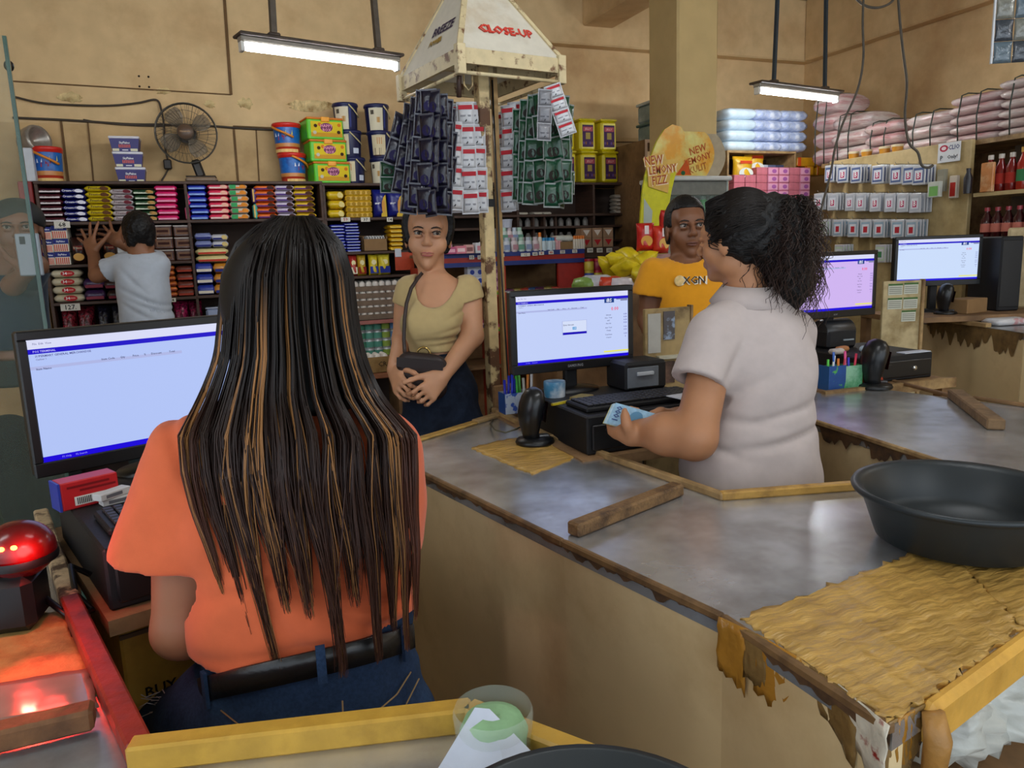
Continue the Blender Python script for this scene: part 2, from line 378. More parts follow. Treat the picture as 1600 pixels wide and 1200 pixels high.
ins = lambda p: (p[0]+.012, p[1]+.004)
wallpoly(MB(), rel(c1, [ins(A0), ins(A1), ins(A2), ins(A3)]), 0, HC-.03, .02, CREAM).build('front_panel', c1)
wallpoly(MB(), rel(c1, [(B0[0]-.01, B0[1]-.02), (B1[0]-.01, B1[1]), (B2[0]-.01, B2[1]-.015), (B4[0], B4[1]-.012)]), 0, HC-.03, .02, CREAM).build('inner_panel', c1)
wallpoly(MB(), rel(c1, [(A0[0]+.02, A0[1]-.015), (B0[0]-.02, B0[1]-.015)]), 0, HC-.03, .02, CREAM).build('end_panel', c1)
o = (-c1.location.x, -c1.location.y)
for i, (a, b) in enumerate(((A0, A1), (A1, A2), (A2, A3))):
    d = np.array(b)-np.array(a); n = np.array([d[1], -d[0]])/np.linalg.norm(d)
    if n[0] > 0: n = -n
    jagged(rel(c1, [a])[0], rel(c1, [b])[0], HC-.002, .006, .022, BROWNCHIP, n*.003, seed=i+4, n=(60, 45, 30)[i]).build('chipped_edge', c1)
    MB().obox((a[0]+o[0], a[1]+o[1], HC-.004), (b[0]+o[0], b[1]+o[1], HC-.004), .012, .014, mat('#7a5a35', rough=.7, col2='#4a331c', mixs=12., var=.2), bev=.003).build('edge_strip', c1)
# raised wooden lips
def lip(root, a, b, w, h, m, name='wooden_lip', z=HC, bev=.003):
    return MB().obox((a[0]-root.location.x, a[1]-root.location.y, z+h/2), (b[0]-root.location.x, b[1]-root.location.y, z+h/2), w, h, m, bev=bev).build(name, root)
lip(c1, P2(772, 645), P2(862, 690), .02, .018, WOODL); lip(c1, P2(866, 688), P2(1132, 782), .018, .016, WOODL)
PAINTED = mat('#b98f45', rough=.5, col2='#6e4a22', mixs=7., lo=.5, hi=.62, var=.15, vs=30.)
lip(c1, P2(1126, 781), P2(1440, 757), .02, .018, PAINTED)
lip(c1, P2(742, 662), P2(790, 648), .03, .012, WOODL); lip(c1, P2(650, 690), P2(742, 662), .03, .008, TAPE, 'taped_lip')
# taped areas on the metal top
w = lambda *p: [(q[0]-c1.location.x, q[1]-c1.location.y) for q in p]
grid_patch(w(P2(735, 700), P2(832, 742), P2(938, 700), P2(830, 680)), HC, TAPE, 22, 16, .0008, .006, .002, 5).build('tape_patch', c1)
grid_patch(w(P2(1160, 970), A3, P2(1600, 985), P2(1470, 852)), HC, TAPE, 60, 46, .0013, .006, .004, 6, 14.).build('tape_sheet', c1)
grid_patch(w(P2(1470, 852), P2(1600, 985), (1.6, .80), (1.6, 1.0)), HC, TAPE, 30, 30, .0013, .004, .004, 8, 14.).build('tape_sheet', c1)
# thick taped near edge and its hanging rags
ex = np.array(A4)-np.array(A3); ex /= np.linalg.norm(ex)
e0 = np.array(A3)+ex*.06; e1 = np.array(A5)
EDGET = mat('#d9a64a', rough=.35, spec=.5, col2='#a87628', mixs=6., lo=.5, hi=.75, var=.1, bump=.3, bs=25.)
MB().obox((e0[0]+o[0], e0[1]+o[1]-.004, HC-.022), (e1[0]+o[0], e1[1]+o[1]-.004, HC-.022), .022, .055, EDGET, bev=.008).build('taped_edge', c1)
tp = np.array(A3)+ex*.062
MB().tube([(tp[0]+o[0], tp[1]+o[1]-.012, HC+.0), (tp[0]+o[0], tp[1]+o[1]-.02, HC-.03), (tp[0]+o[0]-.002, tp[1]+o[1]-.018, HC-.075)], [.012, .015, .013], mat('#a8793c', rough=.45, var=.15, bump=.3), 10).build('tape_roll', c1)
RAG = [mat('#a8752a', rough=.25, spec=.6, var=.2, vs=14., bump=.5, bs=30.), mat('#7d6138', rough=.22, spec=.6, var=.3, vs=20., bump=.7, bs=30.), mat('#cfc6b4', rough=.35, col2='#8f2a22', mixs=16., lo=.56, hi=.62, var=.15, bump=.7, bs=30.)]
def rag(p0, p1, drop, m, seed, n=9):
    rg = random.Random(seed); a = np.array(P2(*p0)); b = np.array(P2(*p1)); vs = []; fs = []; d = b-a; nn = np.array([d[1], -d[0]])/np.linalg.norm(d)
    if nn[0] > 0: nn = -nn
    rows = 6
    for j in range(rows+1):
        for i in range(n+1):
            t = i/n; v = j/rows; q = a+d*t+nn*(.006+.004*rg.random()*(v > 0))
            dz = drop(t)*v+(rg.uniform(-.006, .006) if j == rows else 0)
            vs.append((q[0]+o[0], q[1]+o[1], HC+.004-dz))
    for j in range(rows):
        for i in range(n): k = j*(n+1)+i; fs.append((k, k+1, k+n+2, k+n+1))
    me = MB().raw(vs, fs, m, True).build('hanging_tape', c1); sd = me.modifiers.new('thickness', 'SOLIDIFY'); sd.thickness = .002
rag((1128, 965), (1172, 985), lambda t: .075+.02*t, RAG[0], 1); rag((1170, 985), (1205, 1002), lambda t: .07, RAG[1], 2)
rag((1188, 992), (1262, 1034), lambda t: .085 if t < .6 else .13*(1.3-t), RAG[0], 3); rag((1256, 1030), (1350, 1098), lambda t: .025+.055*t, RAG[1], 4)
rag((1318, 1072), (1398, 1138), lambda t: .03+.055*t, RAG[2], 5); rag((1396, 1138), (1452, 1108), lambda t: .085-.02*t, RAG[1], 6); rag((1410, 1132), (1436, 1117), lambda t: .06, RAG[0], 7)
# near counter (with the left side the cashier's scanner stands on)
HN = .90
n1 = thing('checkout_counter', 'nearest checkout counter with red and yellow taped lips around the cashier in orange', 'counter', (-.3, .5, 0))
r0 = P2(66, 815); r1 = P2(112, 955); r2 = P2(222, 1195); y1 = P2(738, 1136); y2 = P2(905, 1200)
L0 = (-1.0, 1.85); q2 = (y2[0]+.10, y2[1]-.16)
MB().prism(rel(n1, [L0, r0, r1, r2, y1, y2, q2, (.45, .25), (-1.0, .25)]), HN-.03, HN, STEEL).build('metal_top', n1)
wallpoly(MB(), rel(n1, [(r0[0]-.01, r0[1]), (r1[0]-.01, r1[1]), (r2[0]-.01, r2[1]-.02), (y1[0]-.01, y1[1]-.02), (y2[0]-.015, y2[1]-.01), (q2[0]-.015, q2[1])]), 0, HN-.03, .02, CREAM).build('inner_panel', n1)
REDL = mat('#8e2a1c', rough=.45, col2='#4d1a12', mixs=9., var=.2, vs=30., bump=.2)
PEEL = mat('#b49b78', rough=.7, col2='#4c3826', mixs=24., lo=.46, hi=.56, var=.2, vs=40., bump=.5, bs=50.)
lip(n1, r0, r1, .026, .028, PEEL, 'peeling_lip'); lip(n1, r1, r2, .026, .028, REDL, 'red_lip')
YEL = mat('#c59a3c', rough=.42, spec=.5, col2='#8d6722', mixs=6., lo=.5, hi=.75, var=.14, vs=22., bump=.3, bs=30.)
lip(n1, (r2[0]-.01, r2[1]), y1, .026, .03, YEL, 'yellow_lip'); lip(n1, (y1[0]-.004, y1[1]+.002), q2, .026, .03, YEL, 'yellow_lip')
w = lambda *p: [(q[0]-n1.location.x, q[1]-n1.location.y) for q in p]
CARDT = mat('#a8854a', rough=.6, col2='#6f5226', mixs=8., lo=.5, hi=.7, var=.15, bump=.4, bs=40.)
grid_patch(w(P2(-60, 1075), P2(150, 1085), P2(98, 955), P2(-60, 990)), HN, CARDT, 24, 16, .0006, .003, .003, 9, mb=None).build('cardboard_sheet', n1)
grid_patch(w(P2(-60, 1150), P2(156, 1112), P2(140, 1052), P2(-60, 1085)), HN+.005, mat('#8f8276', rough=.12, spec=.6, var=.08), 12, 8, .0003, .002, .002, 10).build('plastic_sheet', n1)
# counters further right
c2 = thing('checkout_counter', 'second checkout counter behind the cashier in grey, a loose wood block on its metal top', 'counter', (2.0, 1.6, 0))
D0 = P2(1240, 646); D1 = P2(1600, 762); D2 = (D1[0]-.02, .85); E0 = P2(1240, 575); E1 = P2(1345, 604); E2 = P2(1600, 636); E3 = (E2[0]+.1, .85)
MB().prism(rel(c2, [D0, D1, D2, E3, E2, E1, E0]), HC-.03, HC, STEEL).build('metal_top', c2)
wallpoly(MB(), rel(c2, [(D0[0]+.012, D0[1]), (D1[0]+.012, D1[1]), (D2[0]+.012, D2[1])]), 0, HC-.03, .02, CREAM).build('front_panel', c2)
wallpoly(MB(), rel(c2, [E0, E1, E2, E3]), 0, HC-.03, .02, CREAM).build('inner_panel', c2)
for i, (a, b) in enumerate(((D0, D1), (D1, D2))):
    d = np.array(b)-np.array(a); n = np.array([d[1], -d[0]])/np.linalg.norm(d)
    if n[0] > 0: n = -n
    jagged(rel(c2, [a])[0], rel(c2, [b])[0], HC-.002, .012, .05, BROWNCHIP, n*.003, seed=i+14, n=80).build('chipped_edge', c2)
    oo = (-c2.location.x, -c2.location.y)
    MB().obox((a[0]+oo[0], a[1]+oo[1], HC-.004), (b[0]+oo[0], b[1]+oo[1], HC-.004), .012, .014, WOODL, bev=.003).build('edge_strip', c2)
lip(c2, P2(1395, 598), P2(1488, 622), .014, .012, WOODM); lip(c2, P2(1520, 624), P2(1640, 642), .014, .012, WOODM)
# right rear counter
HR = 1.0
c3 = thing('checkout_counter', 'cream checkout counter at the far right with heavily peeled top edge', 'counter', (3.2, 2.4, 0))
G0 = P2(1440, 497, HR); G1 = P2(1600, 520, HR); G2 = (G1[0]+.02, 1.2)
MB().prism(rel(c3, [G0, G1, G2, (G2[0]+.4, 1.2), (G1[0]+.45, G1[1]+.1), (G0[0]+.4, G0[1]+.2)]), HR-.03, HR, STEEL).build('metal_top', c3)
wallpoly(MB(), rel(c3, [(G0[0]+.012, G0[1]), (G1[0]+.012, G1[1]), (G2[0]+.012, G2[1])]), 0, HR-.03, .02, CREAM).build('front_panel', c3)
for i, (a, b) in enumerate(((G0, G1), (G1, G2))):
    d = np.array(b)-np.array(a); n = np.array([d[1], -d[0]])/np.linalg.norm(d)
    if n[0] > 0: n = -n
    jagged(rel(c3, [a])[0], rel(c3, [b])[0], HR-.002, .015, .11, mat('#7d6136', rough=.85, col2='#5a4222', mixs=14., var=.2), n*.003, seed=i+24, n=60).build('chipped_edge', c3)
lip(c3, P2(1438, 499, HR), P2(1545, 512, HR), .03, .02, WOODL, z=HR)
# ================================================================ fluorescent lamps
TUBEM = bpy.data.materials.new('lit_tube'); TUBEM.use_nodes = True
_b = TUBEM.node_tree.nodes['Principled BSDF']; _b.inputs['Base Color'].default_value = (.9, .95, 1, 1); _b.inputs['Emission Color'].default_value = (.93, .97, 1, 1); _b.inputs['Emission Strength'].default_value = TUBE
LAMPW = mat('#8a8378', rough=.45, var=.1); RUSTY = mat('#4f4136', rough=.6, col2='#33271f', mixs=12., var=.2)
def lamp(a, b, label, roda, rodb, rodm, rr=.012):
    a = Vector(a); b = Vector(b); d = b-a; L = d.length; ang = math.atan2(d.y, d.x)
    t = thing('fluorescent_lamp', label, 'lamp', a, ang, 'hanging fluorescent lamps')
    MB().box(-.01, L+.01, -.05, .05, .022, .035, RUSTY, .004).box(0, L, -.028, .028, .0, .03, LAMPW, .006).build('housing', t)
    MB().tube([(.02, 0, -.016), (L-.02, 0, -.016)], .0145, TUBEM, 12).build('tube', t)
    for x in (.008, L-.008): MB().box(x-.008, x+.008, -.02, .02, -.036, .004, plas('#d8d6d0'), .003).build('tube_holder', t)
    for x, top in ((roda, .03), (rodb, -.03)):
        MB().obox((x*L, 0, .03), (x*L+top, .0, ZC-a.z), rr*2, rr*2, rodm).build('hanging_rod', t)
        MB().box(x*L-.025, x*L+.025, -.02, .02, .03, .055, RUSTY, .005).build('bracket', t)
    return t
ZL = 2.3
ROD1 = mat('#544a3f', rough=.6, var=.2); ROD2 = mat('#2c3a45', rough=.5, var=.1)
lamp(Pz(374, 66, ZL), Pz(622, 99, ZL), 'lit fluorescent lamp on two brown rods at the upper left', .2, .865, ROD1)
lamp(Pz(1182, 137, ZL), Pz(1307, 152, ZL), 'lit fluorescent lamp on two dark blue rods at the upper right', .2, .84, ROD2, .009)
for i, (x, y) in enumerate([(.5, .9), (3.2, .9), (.5, -1.6), (3.2, -1.6), (-2.1, .9)]):  # unseen lamps added for light, the last to brighten the counter panel
    lamp((x, y, 2.72), (x+1.18, y+.2, 2.72), ('unseen fluorescent lamp added above the cashier in orange', 'unseen fluorescent lamp added above the counters at right', 'unseen fluorescent lamp added behind the camera at left', 'unseen fluorescent lamp added behind the camera at right', 'unseen fluorescent lamp added at left to brighten the middle counter panel')[i], .2, .84, ROD1)
# ================================================================ back shelves and their goods
YS = 4.70
def xz(px, py, y=YS): p = Py(px, py, y); return p[0], p[2]
PACKS = {}
def pack(w, d, h, base, text=None, tcol='#ffffff', band=None, blot=None, tx=0., ts=.55, side=None, pillow=True):
    key = (round(w, 3), round(d, 3), round(h, 3), base, text, band, blot, side, pillow)
    if key in PACKS: return PACKS[key]
    m = MB()
    if pillow: m.pillow(w, d, h, foil(base))
    else: m.T = Matrix.Translation((0, 0, 0)); m.box(-w/2, w/2, -d/2, d/2, 0, h, paper(base), .003)
    y = -d/2-.0012
    if band: m.card(-w*.42, w*.42, h*.16, h*.42, y, ink(band))
    if side: m.card(-w*.5 if not pillow else -w*.42, -w*.1, h*.1, h*.92 if not pillow else h*.8, y-.0003, ink(side))
    if blot: m.oval(w*.24, h*.5, w*.15, h*.33, y-.0006, ink(blot), 12); m.oval(w*.36, h*.42, w*.08, h*.25, y-.0008, ink(blot), 10)
    if text: m.text(text, h*ts, ink(tcol), (tx*w, y-.001, h*.52), sx=min(1.2, w*.55/(h*ts*max(1, len(text))*.55)))
    PACKS[key] = m.mesh('biscuit_pack'); return PACKS[key]
def stack(xa, xb, ytop, yb, n, zb, name, cat, label, group, d=.17, yo=.012, jit=.004, Yp=None, tilt=0., **k):
    Yp = YS if Yp is None else Yp
    A = Py(xa, yb, Yp); B = Py(xb, yb, Yp); T = Py((xa+xb)/2, ytop, Yp); w = (B[0]-A[0])*1.03; h = (T[2]-zb)/n
    me = pack(w, d, h*.985, **k); out = []; base_label = label
    for i in range(n):
        sfx = '' if n == 1 else ', lowest' if i == 0 else ', topmost' if i == n-1 else ', '+('', 'second', 'third', 'fourth', 'fifth', 'sixth', 'seventh', 'eighth', 'ninth')[i]+' up'
        label = base_label+(sfx if len((base_label+sfx).split()) <= 16 else '')
        o = place(me, name, None, ((A[0]+B[0])/2+RNG.uniform(-jit, jit), Yp+yo+d/2+RNG.uniform(0, jit*2), zb+i*h), RNG.uniform(-.03, .03), label, cat, group if n > 1 else None)
        out.append(o)
    return out
BZ = [xz(280, 283)[1], xz(280, 344)[1], xz(180, 411)[1], xz(200, 468)[1], .98, .72, .42, .1]
# shelf unit, left
x0, x1 = xz(57, 300)[0], xz(502, 300)[0]; xm = xz(295, 345)[0]; SD = .27
def unit(label, X0, X1, mids, boards, depth=SD, th=.016, Yp=YS, m=WOODD, back=True):
    """mids: list of divider x; boards: (xa,xb,z)"""
    u = thing('wooden_shelf', label, 'shelf', ((X0+X1)/2, Yp+depth/2, 0))
    ox, oy = u.location.x, u.location.y; top = max(b[2] for b in boards)
    for x in [X0]+mids+[X1]: MB().box(x-ox-th/2, x-ox+th/2, -depth/2, depth/2, 0, top, m, .002).build('upright', u)
    for a, b, z in boards: MB().box(a-ox, b-ox, -depth/2-.004, depth/2, z-th, z, m, .002).build('shelf_board', u)
    if back: MB().box(X0-ox, X1-ox, depth/2-.006, depth/2, 0, top-.02, mat('#3a2a22', rough=.8, var=.2, vs=9.)).build('back_panel', u)
    return u
bz3r = xz(330, 461)[1]
unit('dark wooden biscuit shelf with two bays under the standing fan', x0, x1, [xm], [(x0-.01, x1+.01, BZ[0]), (x0, x1, BZ[1]), (x0, xm, BZ[2]), (x0, xm, BZ[3]), (xm, x1, bz3r), (x0, x1, BZ[4]), (x0, x1, BZ[5]), (x0, x1, BZ[6])])
G1 = 'biscuit packs on the top row of the left bay'; G2 = 'biscuit packs on the top row of the right bay'
z = BZ[1]
def col(xa, xb, yt, n, what, G, yb=346, zz=None, **k): return stack(xa, xb, yt, yb, n, z if zz is None else zz, 'biscuit_pack', 'biscuits', what, G+', '+what.split(' pack')[0], **k)
col(62, 101, 292, 6, 'maroon biscuit pack with white lettering in the leftmost column of the top row', G1, base='#4a1620', text='Cream-O', band='#e8dede', tcol='#3a0a12', ts=.5)
col(101, 138, 293, 6, 'navy biscuit pack with white lettering beside the maroon column', G1, base='#161a6e', text='Cream-O', blot='#e8e8f4', tcol='#f4f4ff', tx=-.15)
col(138, 177, 289, 6, 'yellow biscuit pack in the column right of the navy biscuit packs', G1, base='#d8c01c', text='Presto', blot='#5c3517', tcol='#4a2612', tx=-.12)
col(177, 212, 294, 6, 'silver white biscuit pack between the yellow and green columns', G1, base='#c9bfc2', text='Presto', blot='#6a1f2b', tcol='#53212c', tx=-.12)
col(212, 247, 295, 6, 'green and white biscuit pack left of the pink column', G1, base='#254a2c', text='Presto', band='#d6e0c9', blot='#b88a4c', tcol='#1d3b22')
col(247, 281, 288, 6, 'hot pink biscuit pack in a stack at the right end of the left bay', G1, base='#d81d68', band='#f2a0bf', blot=None)
for i in range(2):
    A = Py(286.5, 318 if i == 0 else 344, YS); me = pack(.075, .1, .028, base='#d81d68', band='#f2a0bf')
    o = place(me, 'biscuit_pack', None, (A[0]+.012, YS+.07, (z+.04) if i else z+.122), 0, 'upright hot pink biscuit pack '+('standing at the bottom' if i else 'standing on top')+' against the shelf divider', 'biscuits', None); o.rotation_euler = (0, PI/2, 0); o.location.z = z+.0385+(0 if i else .078)
col(298, 327, 287, 6, 'royal blue biscuit pack in the leftmost column of the right bay', G2, 344, base='#1b2fa8', band='#8fb0ea')
col(329, 361, 286, 6, 'pink and red biscuit pack with white label beside the royal blue column', G2, 344, base='#e2365a', band='#f6d9d2', blot='#f3b9a0')
col(362, 391, 286, 6, 'orange, white and green biscuit pack left of the upright purple pack', G2, 343, base='#d9c9b8', side='#3ca05e', blot='#e08a24', band='#e7863a')
col(402, 434, 288, 6, 'orange biscuit pack with purple band in the right bay of the top row', G2, 341, base='#e4691c', band='#5b2a6e', blot='#3d1b12')
col(434, 463, 288, 6, 'white and purple biscuit pack between the orange and yellow columns', G2, 340, base='#cfc3d6', band='#4b2a7c', blot='#3a1a14')
col(463, 494, 288, 6, 'yellow biscuit pack with purple band at the right end of the right bay', G2, 340, base='#dcb52a', band='#5b2a6e', blot='#4a2412')
for i, (c, nm) in enumerate((('#4a1c66', 'purple'), ('#3aa79a', 'teal and orange'))):
    o = place(pack(.085, .1, .03, base=c, band='#e8c06a'), 'biscuit_pack', None, (xz(396, 330)[0], YS+.07, z+.044+(.09 if i == 0 else 0)), 0, 'upright '+nm+' biscuit pack wedged between the columns', 'biscuits'); o.rotation_euler = (0, PI/2, 0)
# second row
z = BZ[2]; Y0 = YS+.01
def boxpack(w, d, h, key, fn):
    k = ('box', key, round(w, 3), round(h, 3))
    if k not in PACKS:
        m = MB(); fn(m, w, d, h); PACKS[k] = m.mesh(key)
    return PACKS[k]
def sky(m, w, d, h):
    m.box(-w/2, w/2, -d/2, d/2, 0, h, paper('#e6dccb'), .002); y = -d/2-.001
    m.card(-w*.5, w*.5, h*.62, h, y, ink('#26307e')); m.text('SkyFlakes', h*.2, ink('#ffffff'), (0, y-.0006, h*.8), sx=.8)
    for i in range(7): m.card(-w*.45+i*w*.13, -w*.45+i*w*.13+w*.07, h*.05, h*.56, y, ink('#d4553d'))
for ci, (xa, xb, n, top) in enumerate(((68, 86, 3, 354), (86, 111, 3, 352))):
    A, B = Py(xa, 414, YS), Py(xb, 414, YS); w = B[0]-A[0]; h = (Py(xa, top, YS)[2]-z)/n
    for i in range(n):
        place(boxpack(w*.97, .14, h*.98, 'cracker_box', sky), 'cracker_box', None, ((A[0]+B[0])/2, YS+.09, z+i*h), 0, ('narrow' if ci == 0 else 'wide')+' navy and red striped cracker box at the left end of the second row', 'crackers', 'striped cracker boxes, '+('narrow' if ci == 0 else 'wide'))
def chips(m, w, d, h):
    m.bag(w, d, h, foil('#2f1410'), seed=3); y = -d/2-.004
    m.oval(0, h*.27, w*.36, h*.14, y-.002, ink('#d9a75a')); m.card(-w*.3, w*.3, h*.52, h*.68, y-.001, ink('#7b2a22')); m.text('Richoco', h*.11, ink('#e8d4b0'), (0, y-.002, h*.6), sx=.8)
for i, (xa, xb) in enumerate(((112, 137), (137, 160), (160, 187))):
    A, B = Py(xa, 414, YS), Py(xb, 414, YS); place(boxpack((B[0]-A[0])*.96, .07, .145, 'snack_bag', chips), 'snack_bag', None, ((A[0]+B[0])/2, YS+.05, z), 0, 'dark brown snack bag with golden biscuit picture by the reaching hand', 'snack bag', 'dark brown snack bags')
for i, (xa, xb, dz) in enumerate(((112, 146, 0), (146, 180, 0), (114, 148, .028), (147, 178, .028))):
    A, B = Py(xa, 380, YS), Py(xb, 380, YS)
    place(pack((B[0]-A[0])*.95, .1, .026, base='#2b120e', band='#6e4630'), 'chocolate_pack', None, ((A[0]+B[0])/2, YS+.17, z+.15+dz), 0, 'dark brown chocolate pack lying behind the reaching hands', 'chocolate', 'dark packs behind the hands')
for i in range(4): place(MB().box(-.06, .06, -.05, .05, 0, .0365, mat('#4a3a2f', rough=.7), .002).mesh('carton'), 'carton', None, (xz(128+38*(i % 2), 400)[0], YS+.19, z+.073*(i//2)), 0, 'small brown carton stacked behind the dark snack bags', 'carton', 'cartons behind the snack bags')
m = MB(); m.box(-.035, .035, -.004, .004, 0, .17, mat('#b9b5ae', rough=.25, metal=.6, bump=.4, bs=20.), .002); m.build('foil_tray', loc=(xz(189, 400)[0], YS+.05, z), label='upright silver foil tray behind the head of the man in white', cat='tray')
def clearp(m, w, d, h):
    m.box(-w/2, w/2, -d/2, d/2, 0, h, mat('#55352a', rough=.2, var=.25, vs=40., bump=.3), .006); y = -d/2-.001
    m.card(-w*.38, w*.38, h*.2, h*.75, y, ink('#7b5a45')); m.card(-w*.3, w*.3, h*.38, h*.58, y-.0006, ink('#3a1712')); m.card(-w*.5, w*.5, h*.88, h*.97, y, ink('#b9b2ac'))
for ci, (xa, xb) in enumerate(((243, 274), (275, 305))):
    A, B = Py(xa, 406, YS), Py(xb, 406, YS); h = (Py(xa, 352, YS)[2]-z)/3*1.02
    for i in range(3): place(boxpack((B[0]-A[0])*.96, .13, h*.97, 'wafer_pack', clearp), 'wafer_pack', None, ((A[0]+B[0])/2, YS+.08, z+i*h), 0, 'brown wafer pack in clear wrap in the '+('left' if ci == 0 else 'right')+' stack beside the divider', 'wafers', 'brown wafer packs, '+('left' if ci == 0 else 'right'))
z = bz3r
for (xa, xb, yt, yb, n, zb, b, bd, lb) in ((309, 336, 410, 461, 3, 0, '#2a3a9c', '#e2d9c8', 'navy and cream cracker pack at the base of the tall mixed stack'), (337, 372, 410, 461, 3, 0, '#c8842a', '#26307e', 'tan and navy cracker pack at the base of the tall mixed stack')):
    stack(xa, xb, yt, yb, n, z, 'cracker_pack', 'crackers', lb, lb, base=b, band=bd)
zz = Py(330, 410, YS)[2]
stack(308, 358, 387, 410, 2, zz, 'cracker_pack', 'crackers', 'cream and yellow cracker pack in the middle of the tall mixed stack', 'cream packs mid stack', base='#d9c98a', band='#c23a2a')
zz = Py(330, 387, YS)[2]
stack(306, 332, 363, 387, 2, zz, 'cracker_pack', 'crackers', 'navy and white cracker pack at top left of the tall mixed stack', 'top left of mixed stack', base='#7d86b4', band='#20286e')
stack(333, 358, 365, 387, 2, zz, 'cracker_pack', 'crackers', 'white and navy pack with biscuit picture at top right of the mixed stack', 'top right of mixed stack', base='#c8c6cc', blot='#d9c07a', band='#20286e')
for i in range(6): stack(372+i*21, 392+i*21, 402, 461, 4, z, 'cracker_pack', 'crackers', ('red', 'blue', 'tan')[i % 3]+' cracker pack in the '+('first', 'second', 'third', 'fourth', 'fifth', 'sixth')[i]+' column right of the tall mixed stack', 'packs behind the hair, column '+('one', 'two', 'three', 'four', 'five', 'six')[i], base=('#8d2b3a', '#2a3a9c', '#c8a23a')[i % 3], band='#ddd3c4')
# third row
z = BZ[3]
def b34(m, w, d, h):
    m.pillow(w, d, h, foil('#cfc3a4')); y = -d/2-.002; m.oval(w*.05, h*.5, w*.22, h*.36, y, ink('#c0272d')); m.text('34', h*.5, ink('#ffffff'), (-w*.04, y-.001, h*.5)); m.card(w*.02, w*.2, h*.42, h*.6, y-.001, ink('#e08a80'))
A, B = Py(82, 473, YS), Py(133, 473, YS); h = (Py(100, 421, YS)[2]-z)/4
for i in range(4): place(boxpack((B[0]-A[0])*.97, .15, h*.98, 'cracker_pack_red', b34), 'cracker_pack', None, ((A[0]+B[0])/2, YS+.09, z+i*h), RNG.uniform(-.03, .03), 'cream cracker pack with a red oval in the third row', 'crackers', 'cream packs with red ovals')
stack(134, 166, 434, 472, 2, z, 'cracker_pack', 'crackers', 'purple cracker pack beside the cream packs with red ovals', 'purple packs third row', base='#3a2350', band='#8d3a4a')
stack(167, 200, 436, 472, 2, z, 'cracker_pack', 'crackers', 'dark brown pack behind the white shirt in the third row', 'brown packs third row', base='#33201e', band='#7a2434')
stack(256, 278, 414, 466, 6, z, 'chocolate_pack', 'chocolate', 'orange and brown snack pack right of the man in white', 'orange packs third row', base='#c76a2c', band='#7a2c14')
stack(279, 306, 414, 463, 4, z, 'chocolate_pack', 'chocolate', 'brown foil snack pack next to the orange packs in the third row', 'brown foil packs third row', base='#6e3426', band='#a8402c')
# fourth row: bags of candy
z = BZ[4]
def candy(c, c2):
    def f(m, w, d, h):
        m.bag(w, d, h, mat(c, rough=.18, spec=.7, var=.4, vs=70., bump=.8, bs=70., col2=c2, mixs=60., lo=.45, hi=.55), seed=5)
    return f
for i, (xa, xb, c, c2, nm) in enumerate(((92, 118, '#8e2230', '#4a1018', 'red'), (118, 147, '#7e2030', '#3f1018', 'dark red'), (150, 172, '#222236', '#11111c', 'navy'), (172, 196, '#20202e', '#0d0d14', 'black'), (272, 296, '#a01c50', '#5a1030', 'magenta'), (296, 318, '#8e1848', '#4a0c28', 'dark magenta'))):
    A, B = Py(xa, 500, YS), Py(xb, 500, YS); w = B[0]-A[0]
    place(boxpack(w, .12, .225, 'candy_bag_'+nm, candy(c, c2)), 'candy_bag', None, ((A[0]+B[0])/2, YS+.09, z), 0, 'puffy '+nm+' candy bag in the fourth row', 'candy bag')
m = MB().box(-.045, .045, -.07, .07, 0, .05, plas('#9aa6c4', alpha=1), .012).box(-.047, .047, -.072, .072, .05, .058, plas('#c3cbe0'), .004); m.build('plastic_box', loc=(xz(336, 498)[0], YS+.1, z+.12), label='pale blue plastic box with lid beside the dark hair', cat='box')
MB().box(-.05, .05, -.08, .08, 0, .12, paper('#5a3a2c'), .003).build('carton', loc=(xz(336, 498)[0], YS+.1, z), label='brown carton under the pale blue plastic box', cat='carton')
# price tags clipped on the boards
TAGW = paper('#d9d4c8'); TAGK = ink('#1c1a18')
def price(px, py, wpx, hpx, txt, where, Yp=YS, col=None, dy=-.012):
    c = Py(px, py, Yp+dy); s = (c[1]*.93)/F*1.0; w = wpx*s; h = hpx*s
    m = MB().box(-w/2, w/2, -.001, .001, -h/2, h/2, TAGW)
    m.text(txt, h*.95, ink(col) if col else TAGK, (0, -.0018, -h*.03), sx=min(1.1, w*.9/(h*.95*len(txt)*.6)))
    return m.build('price_tag', loc=c, label=where, cat='price tag', group='price tags')
price(97, 351, 20, 9, '68', 'white price tag reading 68 above the striped cracker boxes')
price(110, 480, 25, 10, '127.', 'white price tag reading 127 under the cream packs')
price(267, 469, 14, 6, '104', 'small white price tag beside the man in white')
